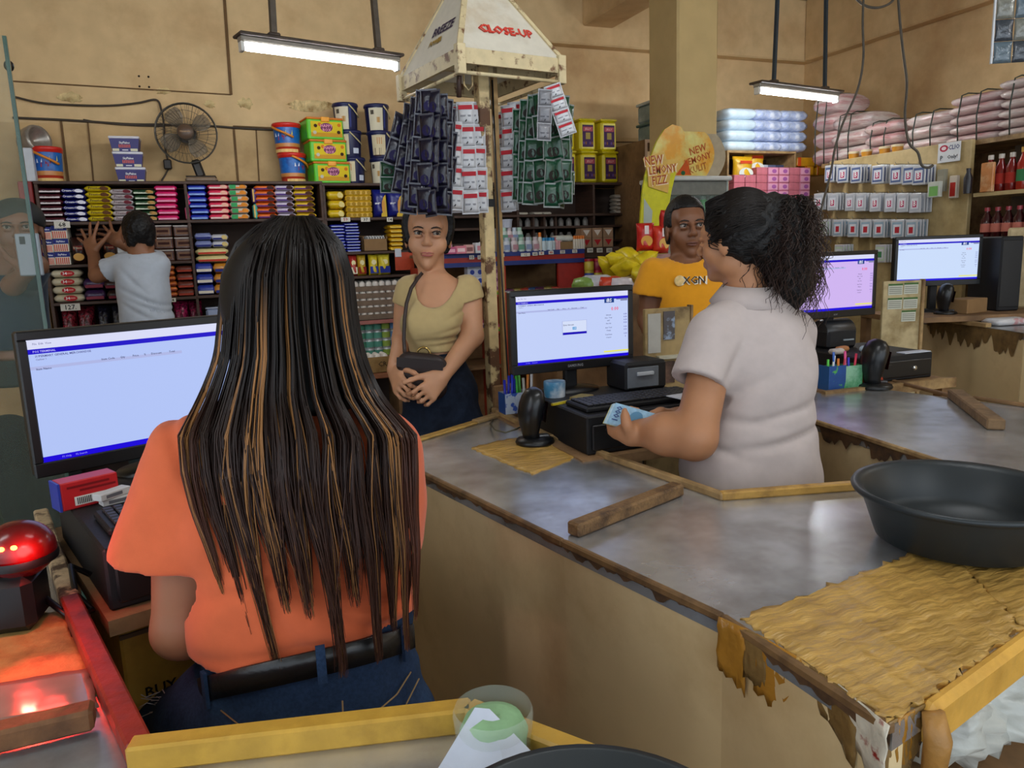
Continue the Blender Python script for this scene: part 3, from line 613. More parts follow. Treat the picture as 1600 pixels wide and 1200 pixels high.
# ---------------------------------------------------------------- on top of the left unit
z = BZ[0]
m = MB().box(-.028, .028, -.1, .1, 0, .17, paper('#c9cdd4'), .004); m.build('white_carton', loc=(xz(45, 281)[0], YS+.12, z), label='plain white carton at the left end of the shelf top', cat='carton')
t = thing('cardboard_upright', 'red painted post beside the left shelf', 'post', (xz(52, 340)[0]-.02, YS+.05, 0)); MB().box(-.03, .03, -.03, .03, 0, 1.42, mat('#8e6a3c', rough=.7, var=.2), .004).build('lower_post', t); MB().box(-.033, .033, -.033, .033, 1.42, z-.0, mat('#8e1c1a', rough=.5, var=.15), .004).build('upper_post', t)
def bucket(r, h, lab, rz=0., name='plastic_bucket'):
    t = thing(name, lab, 'bucket', (0, 0, 0), rz, 'red and blue biscuit buckets')
    m = MB().lathe([(r*.80, 0), (r*.82, .004), (r*.84, h*.2), (r*.845, h*.2)], plas('#d2452c'), 28, cap=True)
    m.lathe([(r*.845, h*.2), (r*.86, h*.32)], plas('#cf8a4a'), 28, cap=False).lathe([(r*.86, h*.32), (r*.93, h*.86)], plas('#1b6cc0', col2='#1b4a9c', mixs=20.), 28, cap=False)
    for k in range(9):
        a = -PI/2+(k-4)*.3; x, y = r*.835*math.cos(a), r*.835*math.sin(a); m.obox((x*.99, y*.99, h*.07), (x*1.01, y*1.01, h*.07), .02, .018, ink('#f0c880'))
    m.build('body', t)
    MB().lathe([(r*.95, h*.84), (r*.99, h*.85), (r*.99, h*.90), (r*1.02, h*.91), (r*1.02, h*.97), (r*.97, h), (r*.5, h)], plas('#d32a22'), 28).build('lid', t)
    a0 = 2*PI*.62; pts = [(r*.98*math.cos(-PI/2+s), r*.98*math.sin(-PI/2+s)-.006, h*.86-.34*h*math.sin((s+.9)/1.8*PI)**1.2*1 if True else 0) for s in np.linspace(-.9, .9, 14)]
    pts = [(p[0], p[1]-.004, h*.88-(i/13)*h*.38) for i, p in enumerate(pts)]
    MB().tube(pts, .0045, plas('#e08a2a'), 6, flat=1.6).build('handle', t)
    m = MB()
    for k, (a, zz, rr, c) in enumerate(((-PI/2+.55, .66, .022, '#e9d23a'), (-PI/2-.1, .50, .02, '#b03a34'), (-PI/2-.45, .6, .016, '#e8eef6'), (-PI/2+.15, .56, .014, '#8a2f4a'))):
        R = r*(.86+.07*(zz-.32)/.54)*1.008; m.raw([(R*math.cos(a+dx), R*math.sin(a+dx), h*zz+dz) for dx, dz in ((-rr/R, -rr*.7), (rr/R, -rr*.5), (rr/R*.9, rr*.7), (-rr/R*.8, rr*.6))], [(0, 1, 2, 3)], ink(c))
    m.build('print', t)
    return t
sc = 4.0/F
b1 = bucket(.078, .185, 'red and blue bucket with orange handle at the left end of the shelf top'); b1.location = (xz(72, 281)[0], YS+.13, z)
b2 = bucket(.083, .170, 'lower red and blue bucket of the stack of two beside the green boxes', .7); b2.location = (xz(463, 279)[0], YS+.13, z)
b3 = dup(b2, (xz(458, 279)[0], YS+.13, z+.1705), -.5, 'upper red and blue bucket of the stack of two beside the green boxes')
# stacked tubs
def tub(lab):
    t = thing('cracker_tub', lab, 'tub', (0, 0, 0), 0, 'stacked purple cracker tubs'); w, d, h = .148, .12, .082
    m = MB(); N = plas('#2a1f6e'); a, b_ = .86, 1.
    vs = [(-w/2*a, -d/2*a, 0), (w/2*a, -d/2*a, 0), (w/2*a, d/2*a, 0), (-w/2*a, d/2*a, 0), (-w/2, -d/2, h*.84), (w/2, -d/2, h*.84), (w/2, d/2, h*.84), (-w/2, d/2, h*.84)]
    m.raw(vs, [(3, 2, 1, 0), (4, 5, 6, 7), (0, 1, 5, 4), (1, 2, 6, 5), (2, 3, 7, 6), (3, 0, 4, 7)], N); m.build('body', t)
    MB().box(-w*.52, w*.52, -d*.53, d*.53, h*.84, h, plas('#e3e2ea'), .004).build('lid', t)
    m = MB(); sl = lambda zf: -d/2*(a+(1-a)*zf/.84)-.0015
    def q(x0, x1, z0, z1, c): m.raw([(x0*w, sl(z0), z0*h), (x1*w, sl(z0), z0*h), (x1*w, sl(z1), z1*h), (x0*w, sl(z1), z1*h)], [(0, 1, 2, 3)], ink(c))
    for i in range(7): q(-.2+i*.058, -.165+i*.058, .26, .46, '#d9695a')
    q(-.42, -.2, .04, .2, '#e3dfc0'); q(.18, .42, .04, .2, '#e3dfc0'); q(-.1, .1, .08, .14, '#e8e8f0')
    m.text('SkyFlakes', h*.2, ink('#ffffff'), (0, sl(.57)-.001, h*.57), sx=.85); m.build('print', t); return t
tb = tub('bottom purple cracker tub of the stack of three beside the fan'); tb.location = (xz(204, 281)[0], YS+.14, z)
dup(tb, (xz(202, 281)[0], YS+.14, z+.0825), .03, 'middle purple cracker tub of the stack of three beside the fan'); dup(tb, (xz(200, 281)[0], YS+.14, z+.165), -.03, 'topmost purple cracker tub of the stack of three beside the fan')
# standing fan
f = thing('table_fan', 'dark table fan with round wire guard standing on the shelf top', 'fan', (xz(316, 281)[0], YS+.12, z), -.08)
DK = plas('#2b2622'); HB = mat('#5c4636', rough=.4, var=.1)
MB().box(-.085, .085, -.07, .07, 0, .03, mat('#8a7460', rough=.45), .012).box(-.08, .08, -.065, .065, .03, .036, DK, .003).build('base', f)
MB().obox((0, .01, .03), (-.028, .02, .13), .05, .05, DK, up=(0, 1, 0), bev=.01).build('neck', f)
hc = Vector((-.055, -.03, Py(298, 208, YS+.09)[2]-z)); R = .163
m = MB(); m.T = Matrix.Translation(hc+Vector((0, .08, 0))) @ Matrix.Rotation(PI/2, 4, 'X'); m.lathe([(.03, -.06), (.05, -.05), (.055, .02), (.05, .05)], DK, 18); m.build('motor', f)
GW = mat('#4b463e', rough=.35, metal=.5); m = MB(); mo = Matrix.Translation(hc); m.T = mo
for rr, yy in ((R, 0), (R*.985, .012), (R*.72, -.045), (R*.45, -.058), (R*.25, -.062)):
    m.tube([(rr*math.cos(a), yy, rr*math.sin(a)) for a in np.linspace(0, 2*PI, 37)], .0042 if rr > .15 else .0012, GW, 5, cap=False)
for k in range(44):
    a = 2*PI*k/44; m.tube([(rr*math.cos(a+sw), yy, rr*math.sin(a+sw)) for rr, yy, sw in ((R*.24, -.062, 0), (R*.5, -.057, .1), (R*.75, -.044, .2), (R, 0, .26))], .0009, GW, 4, cap=False)
for k in range(30):
    a = 2*PI*k/30; m.tube([(rr*math.cos(a), yy, rr*math.sin(a)) for rr, yy in ((R*.3, .07), (R*.7, .055), (R, .005))], .0009, GW, 4, cap=False)
m.build('wire_guard', f)
m = MB(); m.T = mo @ Matrix.Rotation(PI/2, 4, 'X'); m.lathe([(.0, .0), (R*.25, .0), (R*.27, .056), (R*.24, .064), (R*.05, .067)], HB, 24); m.T = mo; m.text('Hanabishi', .014, ink('#c9a27a'), (0, -.069, 0)); m.build('hub_badge', f)
BL = mat('#8a7f70', rough=.25, alpha=.5, var=.05)
for k in range(4):
    a0 = k*PI/2+.55; m = MB(); m.T = mo; vs = []; fs = []
    for i in range(7):
        r_ = R*(.2+.68*i/6); wd = .14+.5*math.sin(PI*(.12+.75*i/6))
        for j in range(6): t_ = j/5-.5; vs.append((r_*math.cos(a0+t_*wd*1.5), -.01+.045*t_, r_*math.sin(a0+t_*wd*1.5)))
    for i in range(6):
        for j in range(5): q = i*6+j; fs.append((q, q+1, q+7, q+6))
    m.raw(vs, fs, BL, True); o = m.build('blade', f); o.modifiers.new('thickness', 'SOLIDIFY').thickness = .002
# wall fan at far left
m = MB(); m.T = Matrix.Rotation(.9, 4, 'Z') @ Matrix.Rotation(PI/2-.15, 4, 'X'); m.lathe([(.02, -.07), (.05, -.065), (.072, -.02), (.078, .03), (.07, .05), (.06, .035), (.03, .0), (.01, -.01)], mat('#9a9186', rough=.3, metal=.4, var=.2), 22); m.build('spotlight_shell', loc=xz(46, 214) and Vector((xz(44, 214)[0], YS+.14, xz(44, 214)[1])), label='grey bowl-shaped lamp shell clamped above the white carton', cat='lamp')
# green boxes
def greenbox(lab):
    t = thing('snack_box', lab, 'box', (0, 0, 0), 0, 'stacked green snack boxes'); w, d, h = .218, .16, .128; g = plas('#5cc42a'); g2 = plas('#4db01f')
    m = MB().box(-w/2, w/2, -d/2, d/2, 0, h*.9, g, .006); m.build('body', t)
    MB().box(-w*.515, w*.515, -d*.52, d*.52, h*.885, h*.985, plas('#e2802a'), .005).build('lid', t)
    y = -d/2-.0015; m = MB().card(-w*.40, w*.46, h*.12, h*.8, y, ink('#e2c524'))
    m.card(-w*.40, w*.46, h*.12, h*.3, y-.0006, ink('#d39a2a')); m.oval(w*.03, h*.54, w*.17, h*.2, y-.001, ink('#7d3a66')); m.text('HAPPY', h*.19, ink('#f4a7c0'), (w*.03, y-.002, h*.6)); m.text('BOX', h*.19, ink('#f4a7c0'), (w*.03, y-.002, h*.42))
    for (cx, cz, c) in ((-.27, .6, '#3d2414'), (-.3, .3, '#c7c2b0'), (.36, .34, '#3d2414'), (.38, .66, '#d97a1e'), (-.16, .66, '#d97a1e')): m.oval(cx*w, cz*h, w*.05, h*.08, y-.0012, ink(c), 10)
    m.build('print', t); MB().box(-w*.12, w*.12, -d*.55, -d*.5, h*.78, h*1.0, plas('#f0a020'), .003).build('clasp', t); return t
zt2 = xz(560, 286)[1]
gb = greenbox('bottom green and orange snack box of the stack of three'); gb.location = (xz(519, 284)[0], YS+.10, zt2); gb.rotation_euler.z = .12
h_ = .128*.987; dup(gb, (xz(516, 284)[0], YS+.10, zt2+h_), .10, 'middle green and orange snack box of the stack of three'); dup(gb, (xz(513, 284)[0], YS+.105, zt2+2*h_), .13, 'topmost green and orange snack box of the stack of three')
# navy canisters
def canister(lab, v):
    t = thing('biscuit_canister', lab, 'canister', (0, 0, 0), 0, 'navy biscuit canisters'); r, h = .077, .158
    m = MB().lathe([(r*.83, 0), (r*.85, .004), (r*.95, h*.9)], plas('#151a44'), 30); m.build('body', t)
    m = MB()
    def wrap(a0, a1, z0, z1, c, n=8):
        vs = []; R = lambda zz: r*(.85+.10*zz/.9)*1.01
        for i in range(n+1):
            a = -PI/2+a0+(a1-a0)*i/n
            for zz in (z0, z1): vs.append((R(zz)*math.cos(a), R(zz)*math.sin(a), zz*h))
        m.raw(vs, [(2*i, 2*i+2, 2*i+3, 2*i+1) for i in range(n)], ink(c))
    if v == 0: wrap(-1.2, .05, .02, .84, '#d8cfb4'); wrap(-1.0, -.7, .6, .76, '#2a2016', 3); wrap(-.5, -.2, .3, .5, '#b98a44', 3); wrap(.15, .3, .1, .8, '#3d447e', 3)
    else: wrap(-1.2, .0, .1, .84, '#d8c9a4'); wrap(-.9, -.15, .5, .75, '#c97a34', 4); wrap(-1.1, -.4, .06, .36, '#3a2014', 4); wrap(.35, .9, .14, .34, '#cfd6e4', 4)
    m.build('print', t)
    MB().lathe([(r*.96, h*.88), (r*1.02, h*.89), (r*1.02, h*.95), (r*.98, h), (r*.6, h)], plas('#1d2250'), 30).build('lid', t)
    MB().tube([(r*.1, -r*1.0, h*.92), (r*.45, -r*.93, h*.75), (r*.75, -r*.72, h*.6), (r*.95, -r*.4, h*.5)], .004, plas('#c9b98a'), 6).build('handle', t); return t
cv = [canister('navy canister', 0), canister('navy canister', 1)]
rows_ = ('bottom', 'middle', 'topmost'); first = [True, True]
for ci, cx in enumerate((559, 606)):
    for r_ in range(3):
        v = 0 if (r_ == 2 or (ci == 1 and r_ == 0)) else 1
        loc = (xz(cx-r_*3 if ci == 0 else cx-r_*2, 284)[0], YS+.12, zt2+r_*.1585); lab = rows_[r_]+' navy biscuit canister of the '+('left' if ci == 0 else 'right')+' stack beside the green boxes'
        if first[v]: first[v] = False; cv[v].location = loc; cv[v]['label'] = lab
        else: dup(cv[v], loc, RNG.uniform(-.3, .3), lab)
# ---------------------------------------------------------------- second unit (behind the customer)
ux0, ux1 = xz(506, 300)[0], xz(690, 300)[0]
UB = [zt2, xz(560, 340)[1], xz(570, 393)[1], xz(590, 430)[1], xz(590, 500)[1], xz(590, 572)[1], .3]
unit('dark wooden shelf of snacks and eggs behind the woman in beige', ux0, ux1, [], [(ux0-.012, ux1+.01, UB[0])]+[(ux0, ux1, q) for q in UB[1:]])
z = UB[1]
stack(516, 541, 297, 340, 3, z, 'cookie_pack', 'cookies', 'yellow cookie pack in the short stack at the left of the second shelf unit', 'yellow cookie packs left', base='#dcb81e', blot='#e8d48a')
def tubep(m, w, d, h):
    m.box(-w/2, w/2, -d/2, d/2, 0, h, foil('#d0a41e'), .006)
    for i in range(5): m.oval(-w*.4+i*w*.2, h*.5, w*.075, h*.34, -d/2-.001, ink('#a77f1c'), 10)
A, B = Py(542, 338, YS), Py(584, 338, YS); h = (Py(560, 296, YS)[2]-z)/5
for i in range(5): place(boxpack((B[0]-A[0])*.97, .15, h*.97, 'cookie_tray', tubep), 'cookie_pack', None, ((A[0]+B[0])/2, YS+.09, z+i*h), 0, 'yellow tray pack of round cookies beside the navy bags', 'cookies', 'yellow cookie trays')
def navybag(m, w, d, h):
    m.bag(w, d, h, foil('#1c2278'), seed=8); y = -d/2-.003; m.raw([(w*.02, y, h*.02), (w*.44, y, h*.02), (w*.40, y, h*.8), (w*.22, y, h*.7)], [(0, 1, 2, 3)], ink('#d6b23c')); m.oval(w*.22, h*.4, w*.12, h*.24, y-.001, ink('#d89a4a')); m.text('Magic', h*.09, ink('#ffffff'), (-w*.18, y-.002, h*.5), rot=.2)
for i, (a, b) in enumerate(((586, 608), (608, 634))):
    A, B = Py(a, 338, YS), Py(b, 338, YS); place(boxpack((B[0]-A[0])*.98, .07, .17, 'snack_bag_navy', navybag), 'snack_bag', None, ((A[0]+B[0])/2, YS+.05, z), RNG.uniform(-.1, .1), ('left' if i == 0 else 'right')+' navy and yellow snack bag above the head of the woman in beige', 'snack bag', 'navy snack bags')
price(540, 343, 15, 7, '59', 'white price tag with red 59 under the yellow cookies', col='#b3241e'); price(571, 343, 15, 7, '37', 'white price tag reading 37 under the cookie trays'); price(609, 343, 10, 7, '14', 'small white price tag under the navy bags')
z = UB[2]
stack(519, 542, 350, 393, 9, z, 'wafer_pack', 'wafers', 'slim blue wafer pack in the left blue stack below the yellow cookies', 'blue wafers left', base='#202a9e', band='#b9c2ee'); stack(542, 565, 347, 393, 10, z, 'wafer_pack', 'wafers', 'slim blue wafer pack in the taller blue stack below the cookie trays', 'blue wafers right', base='#1f2794', band='#b9c2ee')
stack(612, 632, 350, 392, 6, z, 'noodle_pack', 'noodles', 'yellow pack stacked beside the open carton, left of the face of the woman in beige', 'yellow packs by the carton', base='#d8a416', band='#e6c65a')
t = thing('open_carton', 'open brown carton of black and white packs on the second shelf unit', 'carton', (xz(588, 392)[0], YS+.09, z)); KR = paper('#8d6d49')
MB().box(-.075, .075, -.08, -.076, 0, .075, KR).box(-.075, .075, .076, .08, 0, .1, KR).box(-.075, -.071, -.08, .08, 0, .09, KR).box(.071, .075, -.08, .08, 0, .09, KR).box(-.075, .075, -.08, .08, 0, .004, KR).build('box', t)
for i in range(7): place(pack(.085, .10, .018, base='#d6d6d6', band='#1c1c1c'), 'coffee_sachet', None, (t.location.x-.05+.0167*i, YS+.085, z+.052), 0, 'black and white sachet standing in the open brown carton', 'sachet', 'sachets in the open carton', None, (0, PI/2, 0))
z = UB[3]
def snackb(c, c2, sd):
    def f(m, w, d, h): m.bag(w, d, h, foil(c), seed=sd); m.card(-w*.42, w*.42, h*.1, h*.42, -d*.5-.002, ink(c2)); m.oval(0, h*.62, w*.25, h*.12, -d*.5-.003, ink('#f3e6b0'))
    return f
for i, (a, b, c, c2, nm) in enumerate(((548, 561, '#b8322a', '#e8dcc0', 'red'), (561, 575, '#c8a22a', '#8e2018', 'yellow and red'), (579, 594, '#dcc428', '#2a3a9c', 'yellow'), (594, 613, '#e0cc3a', '#26348e', 'pale yellow'))):
    A, B = Py(a, 428, YS), Py(b, 428, YS); place(boxpack((B[0]-A[0])*1.0, .06, .13, 'small_bag_'+nm, snackb(c, c2, i)), 'snack_bag', None, ((A[0]+B[0])/2, YS+.05, z), 0, 'small '+nm+' snack bag on the shelf above the eggs', 'snack bag')
MB().box(-.06, .06, -.004, .004, -.055, .055, mat('#b8401c', rough=.5, var=.1)).build('shelf_sign', loc=Vector(Py(632, 408, YS-.012)), label='plain orange-red panel on the shelf edge left of the neck of the woman in beige', cat='panel')
MB().box(-.02, .02, -.001, .001, -.025, .025, paper('#c9ccd6')).build('price_tag', loc=Py(622, 395, YS-.02), label='square white price card on the shelf edge above the orange-red panel', cat='price tag')
# eggs on trays
z = UB[4]; EGG = mat('#e6dfd4', rough=.5, var=.04); TRAY = mat('#7d6a58', rough=.9, var=.1, bump=.3, bs=80.)
def tray_mesh():
    m = MB(); n = 5; s = .042; vs = []; fs = []; R_ = n*4
    for j in range(R_+1):
        for i in range(R_+1):
            x = (i/R_-.5)*n*s; y = (j/R_-.5)*n*s; hh = .022+.018*math.cos(2*PI*i/4)*math.cos(2*PI*j/4) if True else 0
            vs.append((x, y, hh))
    for j in range(R_):
        for i in range(R_): q = j*(R_+1)+i; fs.append((q, q+1, q+R_+2, q+R_+1))
    m.raw(vs, fs, TRAY, True)
    w = n*s/2; m.raw([(-w, -w, .004), (w, -w, .004), (w, -w, .036), (-w, -w, .036)], [(0, 1, 2, 3)], TRAY); m.raw([(-w, -w, .004), (-w, w, .004), (-w, w, .036), (-w, -w, .036)], [(3, 2, 1, 0)], TRAY); m.raw([(w, -w, .004), (w, w, .004), (w, w, .036), (w, -w, .036)], [(0, 1, 2, 3)], TRAY); m.raw([(-w, -w, .004), (w, -w, .004), (w, w, .004), (-w, w, .004)], [(3, 2, 1, 0)], TRAY)
    return m.mesh('egg_tray')
TM = tray_mesh(); EM = MB().ell((0, 0, 0), (.0205, .0205, .027), EGG, 12, 8).mesh('egg')
gr = 0
for ci, px in enumerate((571, 612)):
    c = Py(px, 498, YS); cx = c[0]
    for k in range(5):
        zk = z+k*.044; t = thing('egg_tray', ('left' if ci == 0 else 'right')+' stack of grey egg trays, '+('bottom', 'second', 'middle', 'fourth', 'topmost')[k]+' tray', 'egg tray', (cx, YS+.12, zk), 0, 'stacked egg trays'); place(TM, 'tray', t)
        for j in range(5 if k == 4 else 1):
            for i in range(5): place(EM, 'egg', None, (cx+(i-2)*.042, YS+.12+(j-2)*.042, zk+.043), 0, 'white egg in the '+('bottom', 'second', 'middle', 'fourth', 'topmost')[k]+' tray of the '+('left' if ci == 0 else 'right')+' egg stack', 'egg', 'eggs in stack %s tray %s' % ('left' if ci == 0 else 'right', ('bottom', 'second', 'middle', 'fourth', 'topmost')[k]))
MB().box(ux0, ux1, YS-.022, YS-.006, z-.022, z+.002, mat('#a86a60', rough=.6, var=.1), .002).build('shelf_edging', label='pinkish wooden edging of the egg shelf', cat='edging')
# cans below the eggs
z = UB[5]; first = None
def can(c):
    return MB().lathe([(.026, 0), (.028, .003), (.028, .052), (.026, .055)], mat('#b9bfc0', rough=.3, metal=.4), 14).lathe([(.0284, .008), (.0284, .044)], paper(c), 14, cap=False).mesh('milk_can')
CM = [can('#4d8f72'), can('#5a9a86'), can('#8fa84a'), can('#5c7fa8')]
for r_ in range(5):
    for i in range(7):
        place(CM[0 if i < 2 else 1 if i < 4 else 2 if i == 4 else 3], 'milk_can', None, (xz(556+i*13, 560)[0], YS+.05, z+r_*.0555), RNG.uniform(0, 6), ('green', 'green', 'teal', 'teal', 'yellow-green', 'blue', 'blue')[i]+' labelled milk can stacked under the egg shelf', 'can', ('green', 'green', 'teal', 'teal', 'yellow-green', 'blue', 'blue')[i]+' milk cans')
t = thing('egg_carton_box', 'open brown cardboard box of eggs in front of the cans', 'carton', (xz(588, 572)[0]-.06, YS-.2, z)); KR2 = paper('#9a7a4c', col2='#7a5c34', mixs=6.)
MB().box(-.09, .09, -.08, -.076, 0, .095, KR2).box(-.09, .09, .076, .08, 0, .095, KR2).box(-.09, -.086, -.08, .08, 0, .095, KR2).box(.086, .09, -.08, .08, 0, .095, KR2).box(-.09, .09, -.08, .08, 0, .003, KR2).build('box', t); MB().text('CR', .04, ink('#3a2a18'), (.04, -.0812, .05)).build('lettering', t)
for i in range(12): place(EM, 'egg', None, (t.location.x-.063+.042*(i % 4), YS-.242+.042*(i//4), z+.085), 0, 'egg lying in the open cardboard box before the cans', 'egg', 'eggs in the cardboard box')
MB().box(t.location.x-.3, t.location.x+.16, YS-.32, YS-.01, z-.03, z-.0002, mat('#8a5232', rough=.6, var=.15), .004).box(t.location.x-.28, t.location.x-.26, YS-.3, YS-.05, 0, z-.03, WOODM).box(t.location.x+.12, t.location.x+.14, YS-.3, YS-.05, 0, z-.03, WOODM).build('low_bench', label='low brown bench carrying the cardboard box of eggs', cat='bench')
# ================================================================ middle background
cx0, cx1 = xz(697, 300)[0], xz(1003, 300)[0]; CZ = [xz(900, 285)[1], xz(900, 334)[1], xz(880, 353)[1], xz(880, 376)[1], xz(880, 400)[1], .8, .4]
xp = xz(928, 300)[0]
unit('dark wooden cubby shelf behind the hanging sachets, yellow jugs on top', cx0, cx1, [xp, xz(809, 320)[0]], [(cx0, cx1, q) for q in CZ])
for px in (836, 871, 853): MB().box(-.006, .006, 0, .12, CZ[3], CZ[1]-.016, WOODD).build('cubby_divider', label='thin dark divider in the cubby row '+{836: 'left of', 871: 'right of', 853: 'in'}[px]+' the row middle', cat='divider', loc=(xz(px, 350)[0], YS+.02, 0))
# yellow jugs
def jug(lab):
    t = thing('yellow_canister', lab, 'canister', (0, 0, 0), 0, 'stacked yellow canisters'); w, d, h = .122, .12, .212; yl = plas('#d6c414')
    MB().box(-w/2, w/2, -d/2, d/2, 0, h*.93, yl, .014).build('body', t); MB().box(-w*.53, w*.53, -d*.53, d*.53, h*.925, h*.995, plas('#c9b80e'), .006).build('lid', t)
    y = -d/2-.0015; m = MB().card(-w*.34, w*.34, h*.12, h*.8, y, ink('#472a52')).card(-w*.3, w*.3, h*.6, h*.74, y-.0008, ink('#b0505c')).card(-w*.14, w*.14, h*.36, h*.56, y-.0008, ink('#a8934a'))
    m.text('JELLY', h*.09, ink('#e8b8b0'), (0, y-.0016, h*.67))
    for i in range(5): m.oval(-w*.26+i*w*.13, h*.24, w*.05, h*.05, y-.0012, ink(('#6a4a8a', '#8a5a3a', '#3a2a5c')[i % 3]), 8)
    m.build('print', t); return t
jg = jug('yellow canister'); k = 0
for r_ in range(2):
    for i, px in enumerate((892, 925, 958)):
        lab = ('lower' if r_ == 0 else 'upper')+' yellow canister with purple label, '+('left beside the green sachets', 'middle of its row', 'right end of its row')[i]; loc = (xz(px-(r_*2), 283)[0], YS+.09, CZ[0]+r_*.2115)
        if k == 0: jg.location = loc; jg['label'] = lab
        else: dup(jg, loc, 0, lab)
        k += 1
for i in range(2): MB().pillow(.13, .14, .09, mat('#d3d3d6', rough=.4, var=.06, bump=.4, bs=20.)).build('white_pack', loc=(xz(996, 283)[0], YS+.1, CZ[0]+i*.09), label=('lower' if i == 0 else 'upper')+' plain white wrapped pack beside the yellow canisters', cat='pack')
price(889, 288, 11, 7, '175', 'white price tag below the yellow canisters')
SILV = pack(.075, .1, .026, base='#a59a8c', band='#c8c0b4'); z = CZ[1]
for ci, px in enumerate((972, 992)):
    for i in range(5 if ci == 0 else 6): place(SILV, 'silver_pack', None, (xz(px, 330)[0], YS+.07, z+i*.026), RNG.uniform(-.08, .08), 'flat silver pack in the '+('left' if ci == 0 else 'right')+' stack beside the lemon standee', 'pack', 'silver packs, '+('left' if ci == 0 else 'right'))
for i, px in enumerate((820, 842, 856)): place(pack(.07, .08, .018, base='#b0a89a', band='#cfc8b8'), 'silver_pack', None, (xz(px, 334)[0], YS+.06, z), .1*i, 'flat silver pack lying '+('at the left', 'in the middle', 'at the right')+' below the green sachets' if False else ('left', 'middle', 'right')[i]+' flat silver pack lying below the green sachets', 'pack')
JAR = MB().lathe([(.018, 0), (.02, .004), (.02, .04), (.012, .05), (.012, .058)], mat('#8a8580', rough=.25, var=.15), 12).mesh('small_jar')
for r_, zz in enumerate((CZ[2], CZ[3])):
    for i in range(9): place(JAR, 'small_jar', None, (xz(818+i*13, 350)[0], YS+.07, zz), 0, 'small grey jar in the '+('upper' if r_ == 0 else 'lower')+' cubby row under the green sachets', 'jar', 'jars in the '+('upper' if r_ == 0 else 'lower')+' cubbies')
# painted display table
YT = 4.25
ta, tb_, = Py(668, 405, YT), Py(912, 392, YT); tz = Py(790, 394, YT)[2]
dt = thing('display_table', 'red and blue painted display table crowded with toiletries', 'table', ((ta[0]+tb_[0])/2, YT+.2, 0)); tw = (tb_[0]-ta[0])/2
BLU = mat('#1c2f78', rough=.5, var=.12); RED = mat('#a02418', rough=.5, var=.12); REDO = mat('#b23a1c', rough=.55, var=.12)
MB().box(-tw, tw, -.2, .2, tz-.02, tz, WOODM).build('table_top', dt)
MB().box(-tw, tw, -.212, -.2, tz-.024, tz+.004, BLU).build('blue_edge', dt); MB().box(-tw, tw, -.208, -.2, tz-.052, tz-.024, RED).build('red_edge', dt); MB().box(-tw, tw, -.212, -.2, tz-.078, tz-.052, BLU).build('blue_edge', dt)
q0 = Py(790, 420, YT)[0]-dt.location.x; q1 = Py(872, 420, YT)[0]-dt.location.x
MB().box(q1, tw, -.2, -.18, 0, tz-.078, RED).build('red_panel', dt); MB().box(q0-.03, q0, -.2, .2, 0, tz-.078, REDO).build('red_side', dt); MB().box(-tw, -tw+.03, -.2, .2, 0, tz-.078, REDO).build('red_side', dt)
zs = tz-.24
for zz in (zs, zs-.22, zs-.44): MB().box(-tw+.03, tw-.004, -.18, .2, zz-.016, zz, WOODM).build('shelf_board', dt)
for zz in (zs, zs-.22): 
    MB().box(-tw+.03, q0-.03, -.2, -.18, zz+.004, zz+.014, mat('#b9a51c', rough=.5)).build('yellow_edge', dt); MB().box(-tw+.03, q0-.03, -.2, -.18, zz-.008, zz+.004, mat('#4f9a24', rough=.5)).build('green_edge', dt); MB().box(-tw+.03, q0-.03, -.2, -.18, zz-.022, zz-.008, RED).build('red_edge', dt)
MB().box(-tw+.03, tw-.01, .19, .2, 0, tz-.08, mat('#8d6a44', rough=.8, var=.15)).build('back_panel', dt)
def on_t(px): return Py(px, 394, YT)[0]
def tobox(name, px, w, h, c, c2, lab, dy=.03, dz=0., cat='box', d=.05, txt=None):
    m = MB().box(-w/2, w/2, -d/2, d/2, 0, h, paper(c), .002); m.card(-w*.36, w*.36, h*.25, h*.7, -d/2-.001, ink(c2))
    if txt: m.text(txt, h*.16, ink('#ffffff'), (0, -d/2-.002, h*.48))
    return m.build(name, loc=(on_t(px), YT+dy, tz+dz), label=lab, cat=cat, rz=RNG.uniform(-.15, .15))
tobox('soap_box', 703, .05, .115, '#d99ab4', '#b56a94', 'tall pink box right beside the face of the woman in beige', .05)
for i, (px, w, h, c, c2, nm) in enumerate(((700, .06, .04, '#c05a80', '#e8b0c0', 'dark pink'), (716, .06, .045, '#d98090', '#f0d0d0', 'rose'), (729, .05, .05, '#d6a8a0', '#8a5a5a', 'salmon'), (745, .06, .06, '#cfd0d4', '#d08a94', 'white and pink'), (757, .045, .065, '#c2d0cc', '#7ab0a0', 'pale mint'))): tobox('soap_box', px, w, h, c, c2, 'small '+nm+' box on the display table left of the post', -.04 if i != 4 else 0)
def bottle(c, cap, r=.021, h=.085, lab_c=None):
    m = MB().lathe([(r*.9, 0), (r, .004), (r, h*.68), (r*.6, h*.78)], plas(c), 14); m.lathe([(r*.7, h*.76), (r*.7, h)], plas(cap), 12)
    if lab_c: m.card(-r*.8, r*.8, h*.15, h*.5, -r*1.02, ink(lab_c))
    return m.mesh('bottle')
BW = [bottle('#c9ced6', '#b4bcc8', lab_c='#8a98b8'), bottle('#c6d4cc', '#a9c8b4', lab_c='#6a9a84'), bottle('#d6c8ca', '#c0b0b4', lab_c='#b88a94')]
for i in range(9): place(BW[i % 3], 'lotion_bottle', None, (on_t(792+i*5.6), YT+.0+.03*(i % 2), tz), RNG.uniform(-.2, .2), 'white lotion bottle in the front group on the display table', 'bottle', 'front lotion bottles')
for i in range(4): place(BW[(i+1) % 3], 'lotion_bottle', None, (on_t(796+i*8), YT+.075, tz+.06), 0, 'white lotion bottle raised behind the front group', 'bottle', 'raised lotion bottles')
